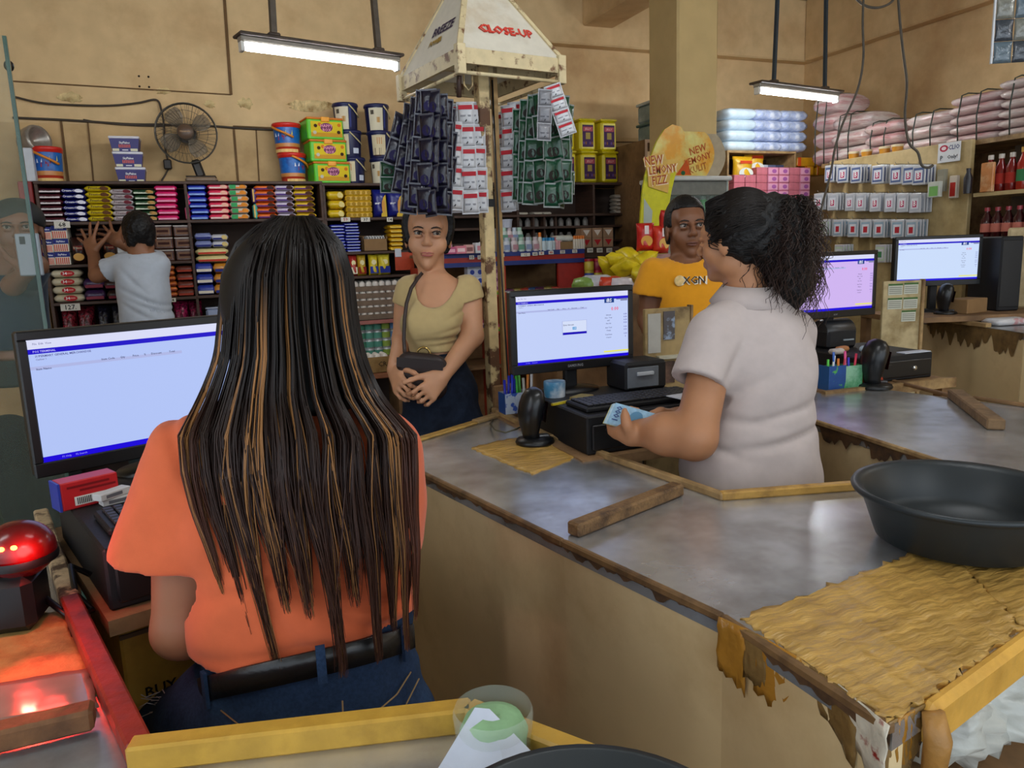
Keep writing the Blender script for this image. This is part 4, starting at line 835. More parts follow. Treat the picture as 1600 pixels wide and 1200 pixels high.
MB().box(-.09, .09, -.03, .03, 0, .06, paper('#b9bcc0'), .003).build('carton', loc=(on_t(808), YT+.08, tz), label='low white carton the raised lotion bottles stand on', cat='carton')
place(MB().lathe([(.03, 0), (.034, .04), (.04, .05)], mat('#c4c8d6', rough=.3, bump=.5), 16).mesh('cotton_pack'), 'cotton_pack', None, (on_t(801), YT+.08, tz+.145), 0, 'clear pack of white cups on top of the lotion bottles', 'pack')
MB().box(-.04, .04, -.03, .03, 0, .145, paper('#aeb2b6')).build('carton', loc=(on_t(801), YT+.15, tz), label='tall pale carton behind the raised lotion bottles', cat='carton')
place(bottle('#d8d2c8', '#e07a22', .014, .11), 'sunblock_bottle', None, (on_t(844), YT+.0, tz), 0, 'slim white bottle with a tall orange cap', 'bottle')
for i in range(4): place(bottle('#c4d4dc', '#2f8ac0', .017, .078), 'deodorant_bottle', None, (on_t(850+i*5), YT+.01*(i % 2), tz), 0, 'small bottle with bright blue cap in the row of blue caps', 'bottle', 'blue capped bottles')
for i in range(3): place(bottle('#d8a0a4', '#c87a84', .017, .08), 'cologne_bottle', None, (on_t(868+i*4), YT+.02, tz), 0, 'small pink bottle right of the blue capped bottles', 'bottle', 'pink bottles')
t = thing('open_carton', 'open brown carton of white wrapped goods at the right of the display table', 'carton', (on_t(884), YT+.05, tz)); MB().box(-.035, .055, -.05, .05, 0, .05, KR).build('box', t); MB().pillow(.12, .1, .04, mat('#cfd0c8', rough=.4, bump=.6)).build('wrapped_goods', t, loc=(0, 0, .05))
for i in range(5): place(bottle('#d0c6b8', '#e07a22', .011, .085), 'sunblock_bottle', None, (on_t(898+i*3.4), YT-.0, tz), 0, 'small white bottle with orange cap beside the brown carton', 'bottle', 'orange capped bottles')
for r_ in range(2):
    for i in range(3):
        m = MB().box(-.035, .035, -.04, .04, 0, .06, paper('#9a7a60'), .002); m.raw([(-.025, -.0412, .048), (.025, -.0412, .048), (0, -.0412, .012)], [(0, 2, 1)], ink('#b0242a' if r_ == 0 else '#d9cfc4'))
        m.build('medicine_carton', loc=(Py(918+i*17, 388, YT+.05)[0], YT+.1, tz+.01+r_*.0605), label=('lower' if r_ == 0 else 'upper')+' brown carton with a triangle, '+('left', 'middle', 'right')[i]+' of the small carton wall', cat='carton')
MB().box(-.13, .13, -.1, .1, 0, tz+.0095, WOODD, .003).box(-.128, .128, -.101, -.1, .5, tz-.05, mat('#2a1a16', rough=.8)).build('low_cabinet', loc=(Py(937, 388, YT+.05)[0], YT+.13, 0), label='dark low cabinet under the cartons with triangles', cat='cabinet')
for i, px in enumerate((922, 937, 952)): price(px, 391, 12, 8, '1000', 'white price tag under the '+('left', 'middle', 'right')[i]+' triangle carton', YT, dy=-.0)
for i, (px, t_) in enumerate(((784, '40'), (821, '12'), (836, '66'), (846, '8'), (861, '48'), (879, '25'), (898, '12'))): price(px, 399-i*1.1, 10 if i != 1 else 18, 6, t_, ('first', 'second', 'third', 'fourth', 'fifth', 'sixth', 'seventh')[i]+' white price tag from the post on the display table edge', YT, dy=-.022, col='#b3241e' if i in (3, 4) else None)
for i, px in enumerate((737, 750, 768)): price(px, 402, 9, 7, '15', ('first', 'second', 'third')[i]+' white price tag left of the rusty post', YT, dy=-.022)
JM = [MB().lathe([(.028, 0), (.03, .004), (.03, .05), (.026, .055)], plas(a), 12).lathe([(.029, .055), (.029, .07)], plas(b), 12).mesh('jar') for a, b in (('#3a4a9c', '#b9a83a'), ('#c8b23a', '#a01c24'), ('#8e1c34', '#b01c2a'))]
for r_ in range(2):
    for i in range(4): place(JM[(i+r_) % 3], 'snack_jar', None, (Py(917+i*13, 425, YT-.03)[0], YT-.06, tz-.20+r_*.071), 0, ('navy', 'yellow', 'red')[(i+r_) % 3]+' snack jar below the triangle cartons', 'jar', ('navy', 'yellow', 'red')[(i+r_) % 3]+' snack jars')
MB().box(-.13, .13, -.05, .05, 0, tz-.2005, RED, .003).build('red_crate', loc=(Py(937, 388, YT-.03)[0], YT-.06, 0), label='red painted crate under the snack jars', cat='crate')
# small packs on the lower table shelves
PK = [MB().box(-.03, .03, -.03, .03, 0, .05, paper('#c9cad6'), .003).oval(0, .028, .014, .014, -.0312, ink('#3a4a9c')).mesh('soap_pack'), MB().box(-.03, .03, -.03, .03, 0, .05, paper('#d0a4ae'), .003).oval(0, .028, .014, .014, -.0312, ink('#8a4a7c')).mesh('soap_pack')]
for r_ in range(4):
    for i in range(4): place(PK[1 if i == 3 else 0], 'soap_pack', None, (Py(742+i*12, 460, YT)[0], YT+.06, zs+r_*.0505), 0, ('pink' if i == 3 else 'white')+' round-logo soap pack stacked behind the post', 'soap', ('pink' if i == 3 else 'white')+' soap packs')
for i in range(9): place(pack(.06, .06, .03, base=('#8e1c44', '#b02a5a', '#2a2f7c')[i % 3], band='#d6c8d0'), 'small_packet', None, (Py(738+(i % 5)*11, 525, YT)[0], YT+.05, zs-.22+.031*(i//5)), RNG.uniform(-.3, .3), ('crimson', 'pink', 'blue')[i % 3]+' small packet on the shelf right of the woman in beige', 'packet', ('crimson', 'pink', 'blue')[i % 3]+' small packets')
for i in range(14): place(pack(.075, .06, .02, base=('#5a2a4a', '#8a7a3a', '#a03a2a', '#3a5a8a')[i % 4], band='#b9a8a0'), 'sweet_packet', None, (Py(797+(i % 7)*12, 452, YT-.02)[0], YT+.02+.07*(i//7), zs+.0), RNG.uniform(-.6, .6), ('plum', 'olive', 'rust', 'blue')[i % 4]+' sweet packet heaped behind the middle monitor', 'packet', ('plum', 'olive', 'rust', 'blue')[i % 4]+' sweet packets')
# pile behind the middle monitor and snack bags by the standee
for i, (px, py, c, nm) in enumerate(((932, 444, '#b9bcc4', 'white'), (948, 446, '#c23a20', 'orange red'), (965, 448, '#cfc8d0', 'pale'), (918, 447, '#7a9a4a', 'green'))): MB().pillow(.12, .1, .07, foil(c)).build('snack_bag', loc=Vector(Pd(px, py, 3.3))-Vector((0, 0, .03)), rz=.2*i, label=nm+' snack bag in the heap behind the middle monitor', cat='snack bag')
hp = Pd(940, 470, 3.3); MB().box(-.28, .28, -.14, .14, 0, hp[2]+.035, WOODM, .004).build('low_table', loc=(hp[0], hp[1]+.03, 0), label='low brown table under the heap of snack bags', cat='table')
YB_ = [MB().bag(.09, .07, .12, foil('#dcc41e'), seed=i).mesh('yellow_bag') for i in range(3)]
bp = Pd(980, 440, 3.62)
BT = thing('big_clear_bag', 'big clear sack filled with yellow packs behind the man in orange', 'sack', (bp[0], bp[1], 0)); MB().lathe([(.10, 0), (.12, .1), (.12, .6), (.12, bp[2]-.02), (.11, bp[2]+.03)], mat('#c9c08a', rough=.3, col2='#c8a81c', mixs=14., bump=.6, bs=15.), 20).build('sack', BT)
for i in range(9):
    a = i*2.4; r_ = .035+.011*i; place(YB_[i % 3], 'yellow_bag', None, (bp[0]+r_*math.cos(a), bp[1]+r_*math.sin(a)-.02, bp[2]+.015+.008*(9-i)), 0, 'glossy yellow pack bulging from the top of the clear sack', 'pack', 'yellow packs in the sack', None, (RNG.uniform(-1.3, -.9), RNG.uniform(-.4, .4), a))
rb = MB(); 
for i, (px, py, c, c2, nm) in enumerate(((1008, 392, '#c0201c', '#d8a04a', 'red'), (1032, 396, '#c8321c', '#e0b060', 'orange red'), (1042, 372, '#b81c18', '#d0602a', 'dark red'))):
    def f(m, w, d, h, c=c, c2=c2): m.bag(w, d, h, foil(c), seed=4); m.oval(0, h*.35, w*.33, h*.2, -d*.5-.003, ink(c2)); m.card(-w*.12, w*.12, h*.6, h*.9, -d*.5-.002, ink('#e0d0d0'))
    p = Pd(px, py, 3.6); place(boxpack(.085, .06, .13, 'chip_bag_'+nm, f), 'chip_bag', None, (p[0], p[1], p[2]), -.3+.3*i, nm+' chip bag beside the lemon standee, behind the man in orange', 'snack bag')
p = Pd(1020, 396, 3.6); MB().box(-.10, .12, -.08, .08, 0, p[2]-.004, mat('#a07a78', rough=.5, var=.15), .01).build('pink_crate', loc=(p[0]+.06, p[1]+.03, 0), label='pinkish plastic crate stack under the red chip bags', cat='crate')
# cooler with banner and leaf standee
YC = 3.50
ca, cb = Py(1040, 300, YC)[0], Py(1138, 300, YC)[0]; zc1 = Py(1090, 279, YC)[2]; zc0 = Py(1090, 205, YC)[2]
co = thing('bottle_cooler', 'glass fronted bottle cooler with an orange lemon banner on top', 'cooler', ((ca+cb)/2, YC, 0)); cw = (cb-ca)/2
MB().box(-cw, cw, .24, .25, 0, zc1, mat('#8a908c', rough=.4)).box(-cw, -cw+.012, 0, .25, 0, zc1, mat('#9aa3a0', rough=.3)).box(cw-.012, cw, 0, .25, 0, zc1, mat('#9aa3a0', rough=.3)).build('body', co)
MB().box(-cw-.01, cw+.005, -.03, .25, zc1-.012, zc1+.012, plas('#c6c6c2'), .006).build('top_rim', co)
zg = Py(1090, 305, YC)[2]; MB().box(-cw+.012, cw-.012, .0, .03, zg, zc1-.012, mat('#6d6e66', rough=.5, var=.15), .003).build('upper_trim', co)
zb1 = Py(1090, 352, YC)[2]
for zz in (zb1, zb1-.3, zb1-.6): MB().box(-cw+.012, cw-.012, .02, .24, zz-.01, zz, mat('#a9aca6', rough=.4)).build('shelf', co)
MB().box(-cw+.014, cw-.014, .004, .007, .1, zg, mat('#b4c4bc', rough=.03, alpha=.12, var=0, spec=.8)).build('glass_door', co)
LEM = mat('#d99a2e', rough=.22, spec=.6, col2='#d8d07a', mixs=7., lo=.4, hi=.62, var=.06)
bw = (Py(1106, 240, YC)[0]-Py(1045, 240, YC)[0]); bx0 = Py(1045, 240, YC)[0]-co.location.x
pts = [(bx0, zc1+.012), (bx0+bw*1.0, zc1+.012)]+[(bx0+bw*(1.0+.22*math.sin(PI*t)), zc1+.012+(zc0-zc1-.012)*t) for t in np.linspace(.08, .92, 9)]+[(bx0+bw*.95, zc0), (bx0, zc0)]
m = MB(); m.T = Matrix.Translation((0, .03, 0)) @ Matrix.Rotation(PI/2, 4, 'X'); m.prism(pts, 0, .015, LEM); m.build('banner', co)
pts2 = [(x+.07, z_-.006) for x, z_ in pts]; m = MB(); m.T = Matrix.Translation((.02, .12, 0)) @ Matrix.Rotation(PI/2, 4, 'X'); m.prism(pts2, 0, .085, mat('#a8997e', rough=.5, var=.08)); m.build('banner_box', co)
m = MB(); bc = bx0+bw*.78; hh = zc0-zc1
for s_, f_, c_, sz in (('NEW', .62, '#b8562a', .22), ('LEMONY', .42, '#b8562a', .2), ('KULIT', .22, '#a8602a', .2)): m.text(s_, hh*sz, ink(c_), (bc, .0135, zc1+hh*f_), rot=.28, sx=.9)
m.build('lettering', co); m = MB().raw([(bx0+bw*.22, .0138, zc1+.02), (bx0+bw*.62, .0138, zc1+.02), (bx0+bw*.5, .0138, zc1+hh*.42)], [(0, 1, 2)], ink('#c8551e')).oval(bx0+bw*.4, zc1+.03, .014, .012, .0128, ink('#1f5a34'), 10); m.build('printed_glass', co)
GB = MB().lathe([(.028, 0), (.03, .01), (.03, .10), (.012, .16), (.012, .175)], mat('#6a8a80', rough=.1, var=.1), 14).lathe([(.0305, .075), (.0305, .115), (.02, .14)], plas('#128a3a'), 14, cap=False).lathe([(.014, .172), (.014, .19)], plas('#c9b84a'), 10).mesh('soda_bottle')
n_ = int((2*cw-.06)/.06)
for i in range(n_+1): place(GB, 'soda_bottle', None, (co.location.x-cw+.05+.06*i, YC+.07, zb1), 0, 'green labelled soda bottle on the top cooler shelf', 'bottle', 'soda bottles in the cooler')
st = thing('leaf_standee', 'tall glossy leaf shaped lemon fizz standee left of the cooler', 'standee', Vector((Py(1025, 300, YC-.1)[0], YC-.1, 0)))
LPX = [(1062, 199), (1048, 195), (1036, 203), (1024, 222), (1014, 248), (1006, 275), (1002, 300), (999, 340), (997, 380), (998, 480), (1040, 480), (1040, 380), (1042, 330), (1047, 300), (1056, 262), (1066, 230), (1068, 210)]
pts = [((Py(x, y, YC-.1)[0]-st.location.x), Py(x, y, YC-.1)[2]) for x, y in LPX]; zlow = min(p[1] for p in pts)
m = MB(); m.T = Matrix.Rotation(PI/2, 4, 'X'); m.prism(pts, 0, .012, mat('#c9c622', rough=.22, spec=.6, col2='#8f9a3a', mixs=9., lo=.55, hi=.7, var=.08)); m.build('leaf', st)
tops = [p for p in LPX if p[1] < 262]; pts = [((Py(x, y, YC-.1)[0]-st.location.x), Py(x, y, YC-.1)[2]) for x, y in [(1062, 199), (1048, 195), (1036, 203), (1024, 222), (1014, 248), (1008, 268), (1040, 262), (1058, 255), (1066, 230), (1068, 210)]]
m = MB(); m.T = Matrix.Translation((0, -.0125, 0)) @ Matrix.Rotation(PI/2, 4, 'X'); m.prism(pts, 0, .002, LEM); m.build('lemon_top', st)
lp = [((Py(x, y, YC-.11)[0]-st.location.x), Py(x, y, YC-.11)[2]) for x, y in [(1003, 248), (1036, 236), (1040, 250), (1058, 248), (1062, 262), (1046, 272), (1042, 302), (1012, 292), (1010, 268)]]
m = MB(); m.T = Matrix.Translation((0, -.016, 0)) @ Matrix.Rotation(PI/2, 4, 'X'); m.prism(lp, 0, .004, mat('#d2a84a', rough=.3, var=.1)); m.build('title_plate', st)
m = MB()
for s_, px, py, sz in (('NEW', 1021, 251, .062), ('LEMONY', 1035, 265, .055), ('FIZZ', 1030, 282, .06)):
    c = Py(px, py, YC-.12); m.text(s_, sz*1.12, ink('#e6d3b0'), (c[0]-st.location.x+.003, -.0207, c[2]-.003), rot=.12, sx=.75); m.text(s_, sz, ink('#a8502c'), (c[0]-st.location.x, -.0212, c[2]), rot=.12, sx=.75)
m.build('lettering', st); MB().box(-.06, .05, -.04, .05, 0, zlow+.002, mat('#7d8a4a', rough=.5)).build('stand', st)
MB().raw([(-.085, -.0132, Py(1010, 370, YC-.1)[2]), (-.04, -.0132, Py(1010, 370, YC-.1)[2]), (-.03, -.0132, Py(1010, 330, YC-.1)[2]), (-.08, -.0132, Py(1010, 310, YC-.1)[2])], [(0, 1, 2, 3)], ink('#a9b4ac')).build('pale_print', st)
# storage boxes left of the pillar, on a wall shelf
zb = Py(1030, 222, 4.5)[2]; MB().box(-.25, .25, -.2, .2, -.02, 0, WOODM).box(-.25, -.23, -.2, .2, -zb, -.02, WOODM).box(.23, .25, -.2, .2, -zb, -.02, WOODM).build('tall_rack', loc=(Py(1035, 222, 4.5)[0]+.05, 4.6, zb), label='tall plain rack carrying grey storage boxes beside the pillar', cat='rack')
for i in range(2):
    t = thing('storage_box', ('lower' if i == 0 else 'upper')+' translucent grey storage box left of the pillar', 'box', (Py(1042, 222, 4.5)[0]+.03, 4.58, zb+.135*i), 0, 'storage boxes'); MB().box(-.15, .15, -.1, .1, 0, .118, mat('#7d8f8c', rough=.3, col2='#a9b4b0', mixs=6., var=.1), .014).build('body', t); MB().box(-.158, .158, -.108, .108, .116, .1345, mat('#4f6a68', rough=.35) if i == 0 else mat('#b9c0bc', rough=.35), .005).build('lid', t)
# ================================================================ right background
YD = 4.35
da, db = Py(1138, 250, YD)[0], 3.98; DZ = [Py(1200, 236, YD)[2], Py(1200, 322, YD)[2], 1.1, .6, .2]
unit('light wooden shelf of soap and detergent in the far right corner', da, db, [], [(da, db, q) for q in DZ], depth=.3, Yp=YD, m=WOODL)
WP = mat('#cfe0ec', rough=.25, spec=.6, var=.08, bump=.6, bs=12.); BP = mat('#a9b8dc', rough=.3, spec=.6, var=.2, vs=30., bump=.8, bs=18., col2='#dfe4f0', mixs=26.)
for i, (xa, xb) in enumerate(((1142, 1185), (1184, 1225), (1225, 1264))):
    A, B = Py(xa, 236, YD), Py(xb, 236, YD); n = 4
    for k in range(n):
        h = (Py(1200, 168, YD)[2]-DZ[0])/n; me = MB().pillow((B[0]-A[0])*1.04, .22, h*1.0, WP if i == 0 else BP, end=.7).mesh('plastic_bale')
        place(me, 'plastic_bale', None, ((A[0]+B[0])/2, YD+.13, DZ[0]+k*h), 0, ('white', 'blue patterned', 'pale blue patterned')[i]+' plastic bale, '+('bottom', 'second', 'third', 'topmost')[k]+' in its stack beside the pillar', 'bale')
z = Py(1200, 272, YD)[2]
def deterg(m, w, d, h): m.bag(w, d, h, foil('#dba91c'), seed=2); m.oval(0, h*.3, w*.36, h*.22, -d*.5-.003, ink('#d8dcd4')); m.card(-w*.34, w*.34, h*.08, h*.24, -d*.5-.004, ink('#22206e')); m.card(-w*.3, w*.3, h*.68, h*.8, -d*.5-.003, ink('#c8441e')); m.text('CHAMPION', h*.11, ink('#ffffff'), (0, -d*.5-.0055, h*.16), sx=.7)
MB().box(da+.01, db-.01, YD+.06, YD+.28, z-.012, z, WOODL).build('shelf_riser', label='narrow inner shelf holding the detergent bags', cat='shelf')
for i, (px, c) in enumerate(((1164, 0), (1192, 1))): place(boxpack(.165, .08, .165, 'detergent_bag', deterg), 'detergent_bag', None, (Py(px, 272, YD)[0], YD+.03+.07*i, z-.045*(1-i)), 0, ('front' if i == 0 else 'rear')+' yellow detergent bag above the curly hair', 'detergent')
for i, (px, c, c2, nm) in enumerate(((1210, '#b8c0cc', '#d8742a', 'white and orange'), (1222, '#5a6480', '#c0c4cc', 'slate blue'), (1235, '#3f4660', '#a8a8b0', 'dark blue'), (1248, '#c87a94', '#e0b8c4', 'pink'))): tobox('soap_box', 0, .07, .075, c, c2, nm+' pack in the row right of the detergent bags'); bpy.context.scene.collection.objects[-1].location = (Py(px, 262, YD)[0], YD+.13, z)
OR = mat('#d99a1c', rough=.3, spec=.6, var=.1, bump=.3, bs=18.)
for i in range(3):
    A = Py((1285, 1282, 1300)[i], (250, 267, 267)[i], YD); t = MB().box(-(.13, .04, .04)[i], (.13, .04, .04)[i], -.06, .06, 0, .062, OR, .006); t.card(-(.13, .04, .04)[i], -(.10, .03, .03)[i], 0, .062, -.0612, ink('#d8501c')); t.build('orange_pack', loc=(A[0]-.04, YD+.12, z+(.0625 if i == 0 else 0)), label=('long orange wrapped pack lying on two shorter ones', 'left short orange pack under the long one', 'right short orange pack under the long one')[i], cat='pack')
SP = [MB().box(-.045, .045, -.04, .04, 0, .052, mat('#d07a92', rough=.4, var=.1), .003).card(-.04, .04, .006, .046, -.0412, ink('#dfa0b8')).oval(.008, .026, .02, .014, -.042, ink('#a85a9c')).mesh('soap_pack'), MB().box(-.045, .045, -.04, .04, 0, .052, mat('#c8707c', rough=.35, var=.12), .003).mesh('soap_pack')]
for r_ in range(5):
    for i in range(7):
        if (r_, i) in ((4, 0), (4, 1)): continue
        dx = i*.094; place(SP[0 if i in (3, 4, 6) else 1], 'soap_pack', None, (Py(1152, 322, YD)[0]+dx*1.02, YD+.02+.0*i, DZ[1]+r_*.0525), 0, ('printed' if i in (3, 4, 6) else 'plain')+' pink soap pack in the wall of pink packs above the curly hair', 'soap', ('printed' if i in (3, 4, 6) else 'plain')+' pink soap packs')
# pegboard unit along the right wall
XP = 3.92
pa, pb = Px(1296, 252, XP), Px(1519, 218, XP); ptop = (pa[2]+pb[2])/2
pg = thing('pegboard_unit', 'cream painted hanging display board beside the right wall', 'display', (XP, (pa[1]+pb[1])/2, 0)); hl = (pa[1]-pb[1])/2
MB().box(0, .03, -hl, hl, 0, ptop, mat('#c0a878', rough=.6, col2='#a38a58', mixs=4., var=.07), .003).build('board', pg)
MB().box(.03, .55, -hl-.9, hl+.1, ptop-.03, ptop-.005, WOODL).build('top_shelf', pg); MB().box(.5, .53, -hl-.9, hl+.1, 0, ptop-.03, WOODL).build('rear_board', pg)
HK = mat('#8a8478', rough=.3, metal=.7)
def hangpack(c, c2, mark): 
    m = MB().box(-.004, .004, -.034, .034, -.078, 0, mat('#c9c9cc', rough=.3, var=.05), .002); x = -.0052
    m.raw([(x, .027, -.07), (x, -.027, -.07), (x, -.027, -.01), (x, .027, -.01)], [(0, 1, 2, 3)], ink(c)); m.raw([(x-.0004, .021, -.062), (x-.0004, -.021, -.062), (x-.0004, -.021, -.02), (x-.0004, .021, -.02)], [(0, 1, 2, 3)], ink('#dcdce2'))
    m.raw([(x-.0008, .012, -.056), (x-.0008, -.012, -.056), (x-.0008, -.012, -.03), (x-.0008, .012, -.03)], [(0, 1, 2, 3)], ink(c2))
    if mark: m.text(mark, .03, ink('#ffffff'), (x-.0014, 0, -.042), face='-x')
    return m.mesh('hanging_pack')
HPK = [hangpack('#5a6a94', '#c03a66', 'B'), hangpack('#b9bcc4', '#c03a66', 'B'), hangpack('#9ab0c0', '#b8303a', None), hangpack('#c8d8c0', '#4a8a5a', None)]
rows = [(258, [1303, 1324, 1345, 1379, 1408, 1428, 1444], 0), (302, [1286, 1308, 1335, 1352, 1375, 1398, 1418, 1438], 1), (343, [1292, 1316, 1340, 1360, 1381, 1410, 1432], 2), (382, [1318, 1383], 3)]
for ri, (py, xs, v) in enumerate(rows):
    for xi, px in enumerate(xs):
        p = Px(px, py, XP-.06); hk = MB().tube([(0, 0, .006), (-.10, 0, .006), (-.108, 0, .018)], .002, HK, 5).build('hook', pg, loc=(0, p[1]-pg.location.y, p[2]))
        for k in range(4):
            hp_ = place(HPK[(v if xi < len(xs)-2 or v != 2 else 2) if not (ri == 2 and xi == 0) else 3], 'hanging_pack', None, (XP-.018-k*.022, p[1]+.003*k, p[2]), RNG.uniform(-.12, .12), ('white blue-edged pack on the %s hook of the top row on the cream board', 'white pink-marked pack on the %s hook of the second row on the cream board', 'white red-marked pack on the %s hook of the third row on the cream board', 'pale green pack on the %s hook of the lowest row on the cream board')[ri] % ('first', 'second', 'third', 'fourth', 'fifth', 'sixth', 'seventh', 'eighth')[xi], 'hanging pack', 'hanging packs row '+('one', 'two', 'three', 'four')[ri]+' hook '+('a', 'b', 'c', 'd', 'e', 'f', 'g', 'h')[xi]); hp_.scale = (1, 1.2, 1.38)
sg = Px(1483, 238, XP-.01); sh_ = .105; sw_ = .135
t = thing('wall_sign', 'white sign reading CLIO P Only! at the top of the cream board', 'sign', sg); MB().box(-.004, .004, -sw_/2, sw_/2, -sh_/2, sh_/2, mat('#d9dadc', rough=.35, var=.03), .001).build('plate', t)
m = MB(); m.raw([(-.0047, .030+.026*math.cos(a), .024+.018*math.sin(a)) for a in np.linspace(0, 2*PI, 19)[:-1]], [tuple(range(18))], ink('#b02a44')); m.text('CLIO', .034, ink('#1f2f6e'), (-.0052, -.032, .024), face='-x', sx=.9); m.text('P', .036, ink('#20242c'), (-.0052, .042, -.028), face='-x'); m.text('Only!', .028, ink('#20242c'), (-.0052, -.026, -.026), face='-x'); m.raw([(-.0051, .030+.015*math.cos(a), .024+.010*math.sin(a)) for a in np.linspace(0, 2*PI, 13)[:-1]], [tuple(range(12))], ink('#e8d0d4')); m.build('lettering', t)
for i, (px, py, w, h, c, c2, nm) in enumerate(((1491, 292, .045, .12, '#cdbfae', '#b02a22', 'cream card with a tall red pack hanging at the right end of the board'), (1461, 296, .075, .085, '#c8ccc0', '#7ab060', 'white and green pack hanging left of the red one'), (1472, 282, .05, .12, '#8d8a7a', '#a09a88', 'dull grey clear pack hanging between the green and red packs'))):
    p = Px(px, py, XP-.05*(1+i % 2)); m = MB().box(-.012, .012, -w/2, w/2, -h/2, h/2, mat(c, rough=.35, var=.06), .002); m.raw([(-.0128, w*.36, -h*.42), (-.0128, -w*.36, -h*.42), (-.0128, -w*.36, h*.2), (-.0128, w*.36, h*.2)], [(0, 1, 2, 3)], ink(c2)); m.build('hanging_pack', loc=p, label=nm, cat='hanging pack')
# tied plastic sacks on top of the unit
SK = [mat('#d9c6c2', rough=.22, spec=.7, col2='#bf8a8a', mixs=4., stretch=(1, 1, 9), lo=.42, hi=.6, var=.12, bump=.5, bs=9.), mat('#dccfca', rough=.22, spec=.7, col2='#c49c98', mixs=5., stretch=(1, 1, 9), lo=.45, hi=.62, var=.12, bump=.5, bs=9.)]
STR = mat('#39423a', rough=.6)
stacks = [(1268, 1300, 150, 228, 4, 'pink sack in the corner pile behind the lamp'), (1300, 1348, 178, 226, 3, 'sack pile left of the hanging wires'), (1350, 1400, 190, 222, 3, 'low sack pile between the hanging wires'), (1412, 1476, 176, 224, 3, 'striped sack pile right of the hanging wires'), (1480, 1550, 146, 216, 5, 'tall striped sack pile above the white sign'), (1556, 1640, 118, 224, 6, 'tallest striped sack pile at the right edge')]
for si, (xa, xb, yt, yb, n, lb) in enumerate(stacks):
    XQ = XP+.12; A, B = Px(xa, yb, XQ), Px(xb, yb, XQ); Tz = Px((xa+xb)/2, yt, XQ)[2]; L_ = A[1]-B[1]; h = (Tz-(ptop-.005))/n; cyy = (A[1]+B[1])/2
    me = MB(); me.T = Matrix.Rotation(PI/2, 4, 'Z'); me.pillow(L_*1.02, .34, h*1.06, SK[si % 2], nx=16, nr=18, pw=2.8, end=.8); me = me.mesh('plastic_sack')
    for k in range(n): place(me, 'plastic_sack', None, (XQ+.17+RNG.uniform(-.01, .01), cyy+RNG.uniform(-.01, .01), ptop-.005+k*h), 0, ('bottom', 'second', 'third', 'fourth', 'fifth', 'topmost')[k if k < n-1 else 5]+' sack of the '+lb, 'sack', 'tied plastic sacks')
    for q in ((-.2, .22) if si != 1 else (-.1, .25)):
        MB().tube([(XQ-.012, cyy+q*L_, ptop), (XQ-.014, cyy+q*L_+.008, ptop+n*h*.5), (XQ+.0, cyy+q*L_, ptop+n*h*.97), (XQ+.05, cyy+q*L_, ptop+n*h+.008), (XQ+.2, cyy+q*L_, ptop+n*h+.01)], .004, STR, 5).build('tie_string', label='dark string tied '+('left' if q < 0 else 'right')+' around the '+lb, cat='string')
for i, px in enumerate((1336, 1356, 1384, 1404)):
    p = Px(px, 238, XP+.06); MB().lathe([(.028, 0), (.032, .035)], plas('#c98a2a'), 14).lathe([(.034, .035), (.034, .048)], plas('#d8c8a0'), 14).build('tape_tub', loc=(XP+.05, p[1], ptop-.005), label=('first', 'second', 'third', 'fourth')[i]+' small orange tub from the left on the board top', cat='tub')
# drinks shelf at the right end
XB = 3.86; ya, yb_ = Px(1521, 300, XB)[1], 1.9
BZ2 = [Px(1555, 299, XB)[2], Px(1555, 372, XB)[2], .85]
du = thing('drinks_shelf', 'cream shelf of red drinks bottles at the right edge', 'shelf', (XB+.16, (ya+yb_)/2, 0)); hl2 = (ya-yb_)/2
for zz in BZ2: MB().box(-.16, .16, -hl2, hl2, zz-.02, zz, mat('#b9a070', rough=.6, var=.08)).build('shelf_board', du)
MB().box(.14, .16, -hl2, hl2, 0, ptop-.04, mat('#5a4a38', rough=.8)).build('back_panel', du); MB().box(-.16, .16, -hl2, -hl2+.02, 0, ptop-.04, WOODL).build('end_panel', du)
def drink(c, cap, lab, h=.20, r=.028):
    return MB().lathe([(r*.9, 0), (r, .006), (r, h*.62), (r*.42, h*.82), (r*.42, h*.9)], mat(c, rough=.12, var=.1, spec=.6), 14).lathe([(r*.5, h*.88), (r*.5, h)], plas(cap), 10).lathe([(r*1.015, h*.2), (r*1.015, h*.48)], paper(lab), 14, cap=False).mesh('drink_bottle')
DR = [drink('#7a1c18', '#c9c0b4', '#a83024', .19), drink('#a02a1c', '#c8963a', '#3a7a4a', .21), drink('#3a1014', '#a83a44', '#c07060', .16), drink('#3a1014', '#a8a83a', '#c8a83a', .16)]
for i in range(12):
    y = ya-.05-i*.058; place(DR[0 if i < 3 else 1], 'drink_bottle', None, (XB+.05, y, BZ2[0]), 0, ('red bottle with pale cap at the left of the upper drinks row', 'red bottle with green and gold neck in the upper drinks row')[0 if i < 3 else 1], 'bottle', 'upper drinks '+('pale' if i < 3 else 'gold'))
    place(DR[2 if i < 5 else 3], 'drink_bottle', None, (XB+.05, y, BZ2[1]), 0, ('dark red bottle with pink cap in the lower drinks row', 'dark red bottle with yellow cap in the lower drinks row')[0 if i < 5 else 1], 'bottle', 'lower drinks '+('pink' if i < 5 else 'yellow'))
p = Px(1538, 292, XB-.02); MB().box(-.01, .01, -.035, .035, 0, .15, mat('#c8824a', rough=.4, col2='#d8b48a', mixs=14., var=.1), .004).build('orange_pack', loc=(XB-.0, p[1], BZ2[0]), label='flat orange pack leaning before the drinks bottles', cat='pack')
p = Px(1523, 300, XB); MB().lathe([(.02, 0), (.022, .08), (.01, .11), (.012, .13)], plas('#1c1a20'), 12).build('dark_bottle', loc=(XB-.03, p[1]+.02, BZ2[0]), label='black bottle with red cap left of the orange pack', cat='bottle')
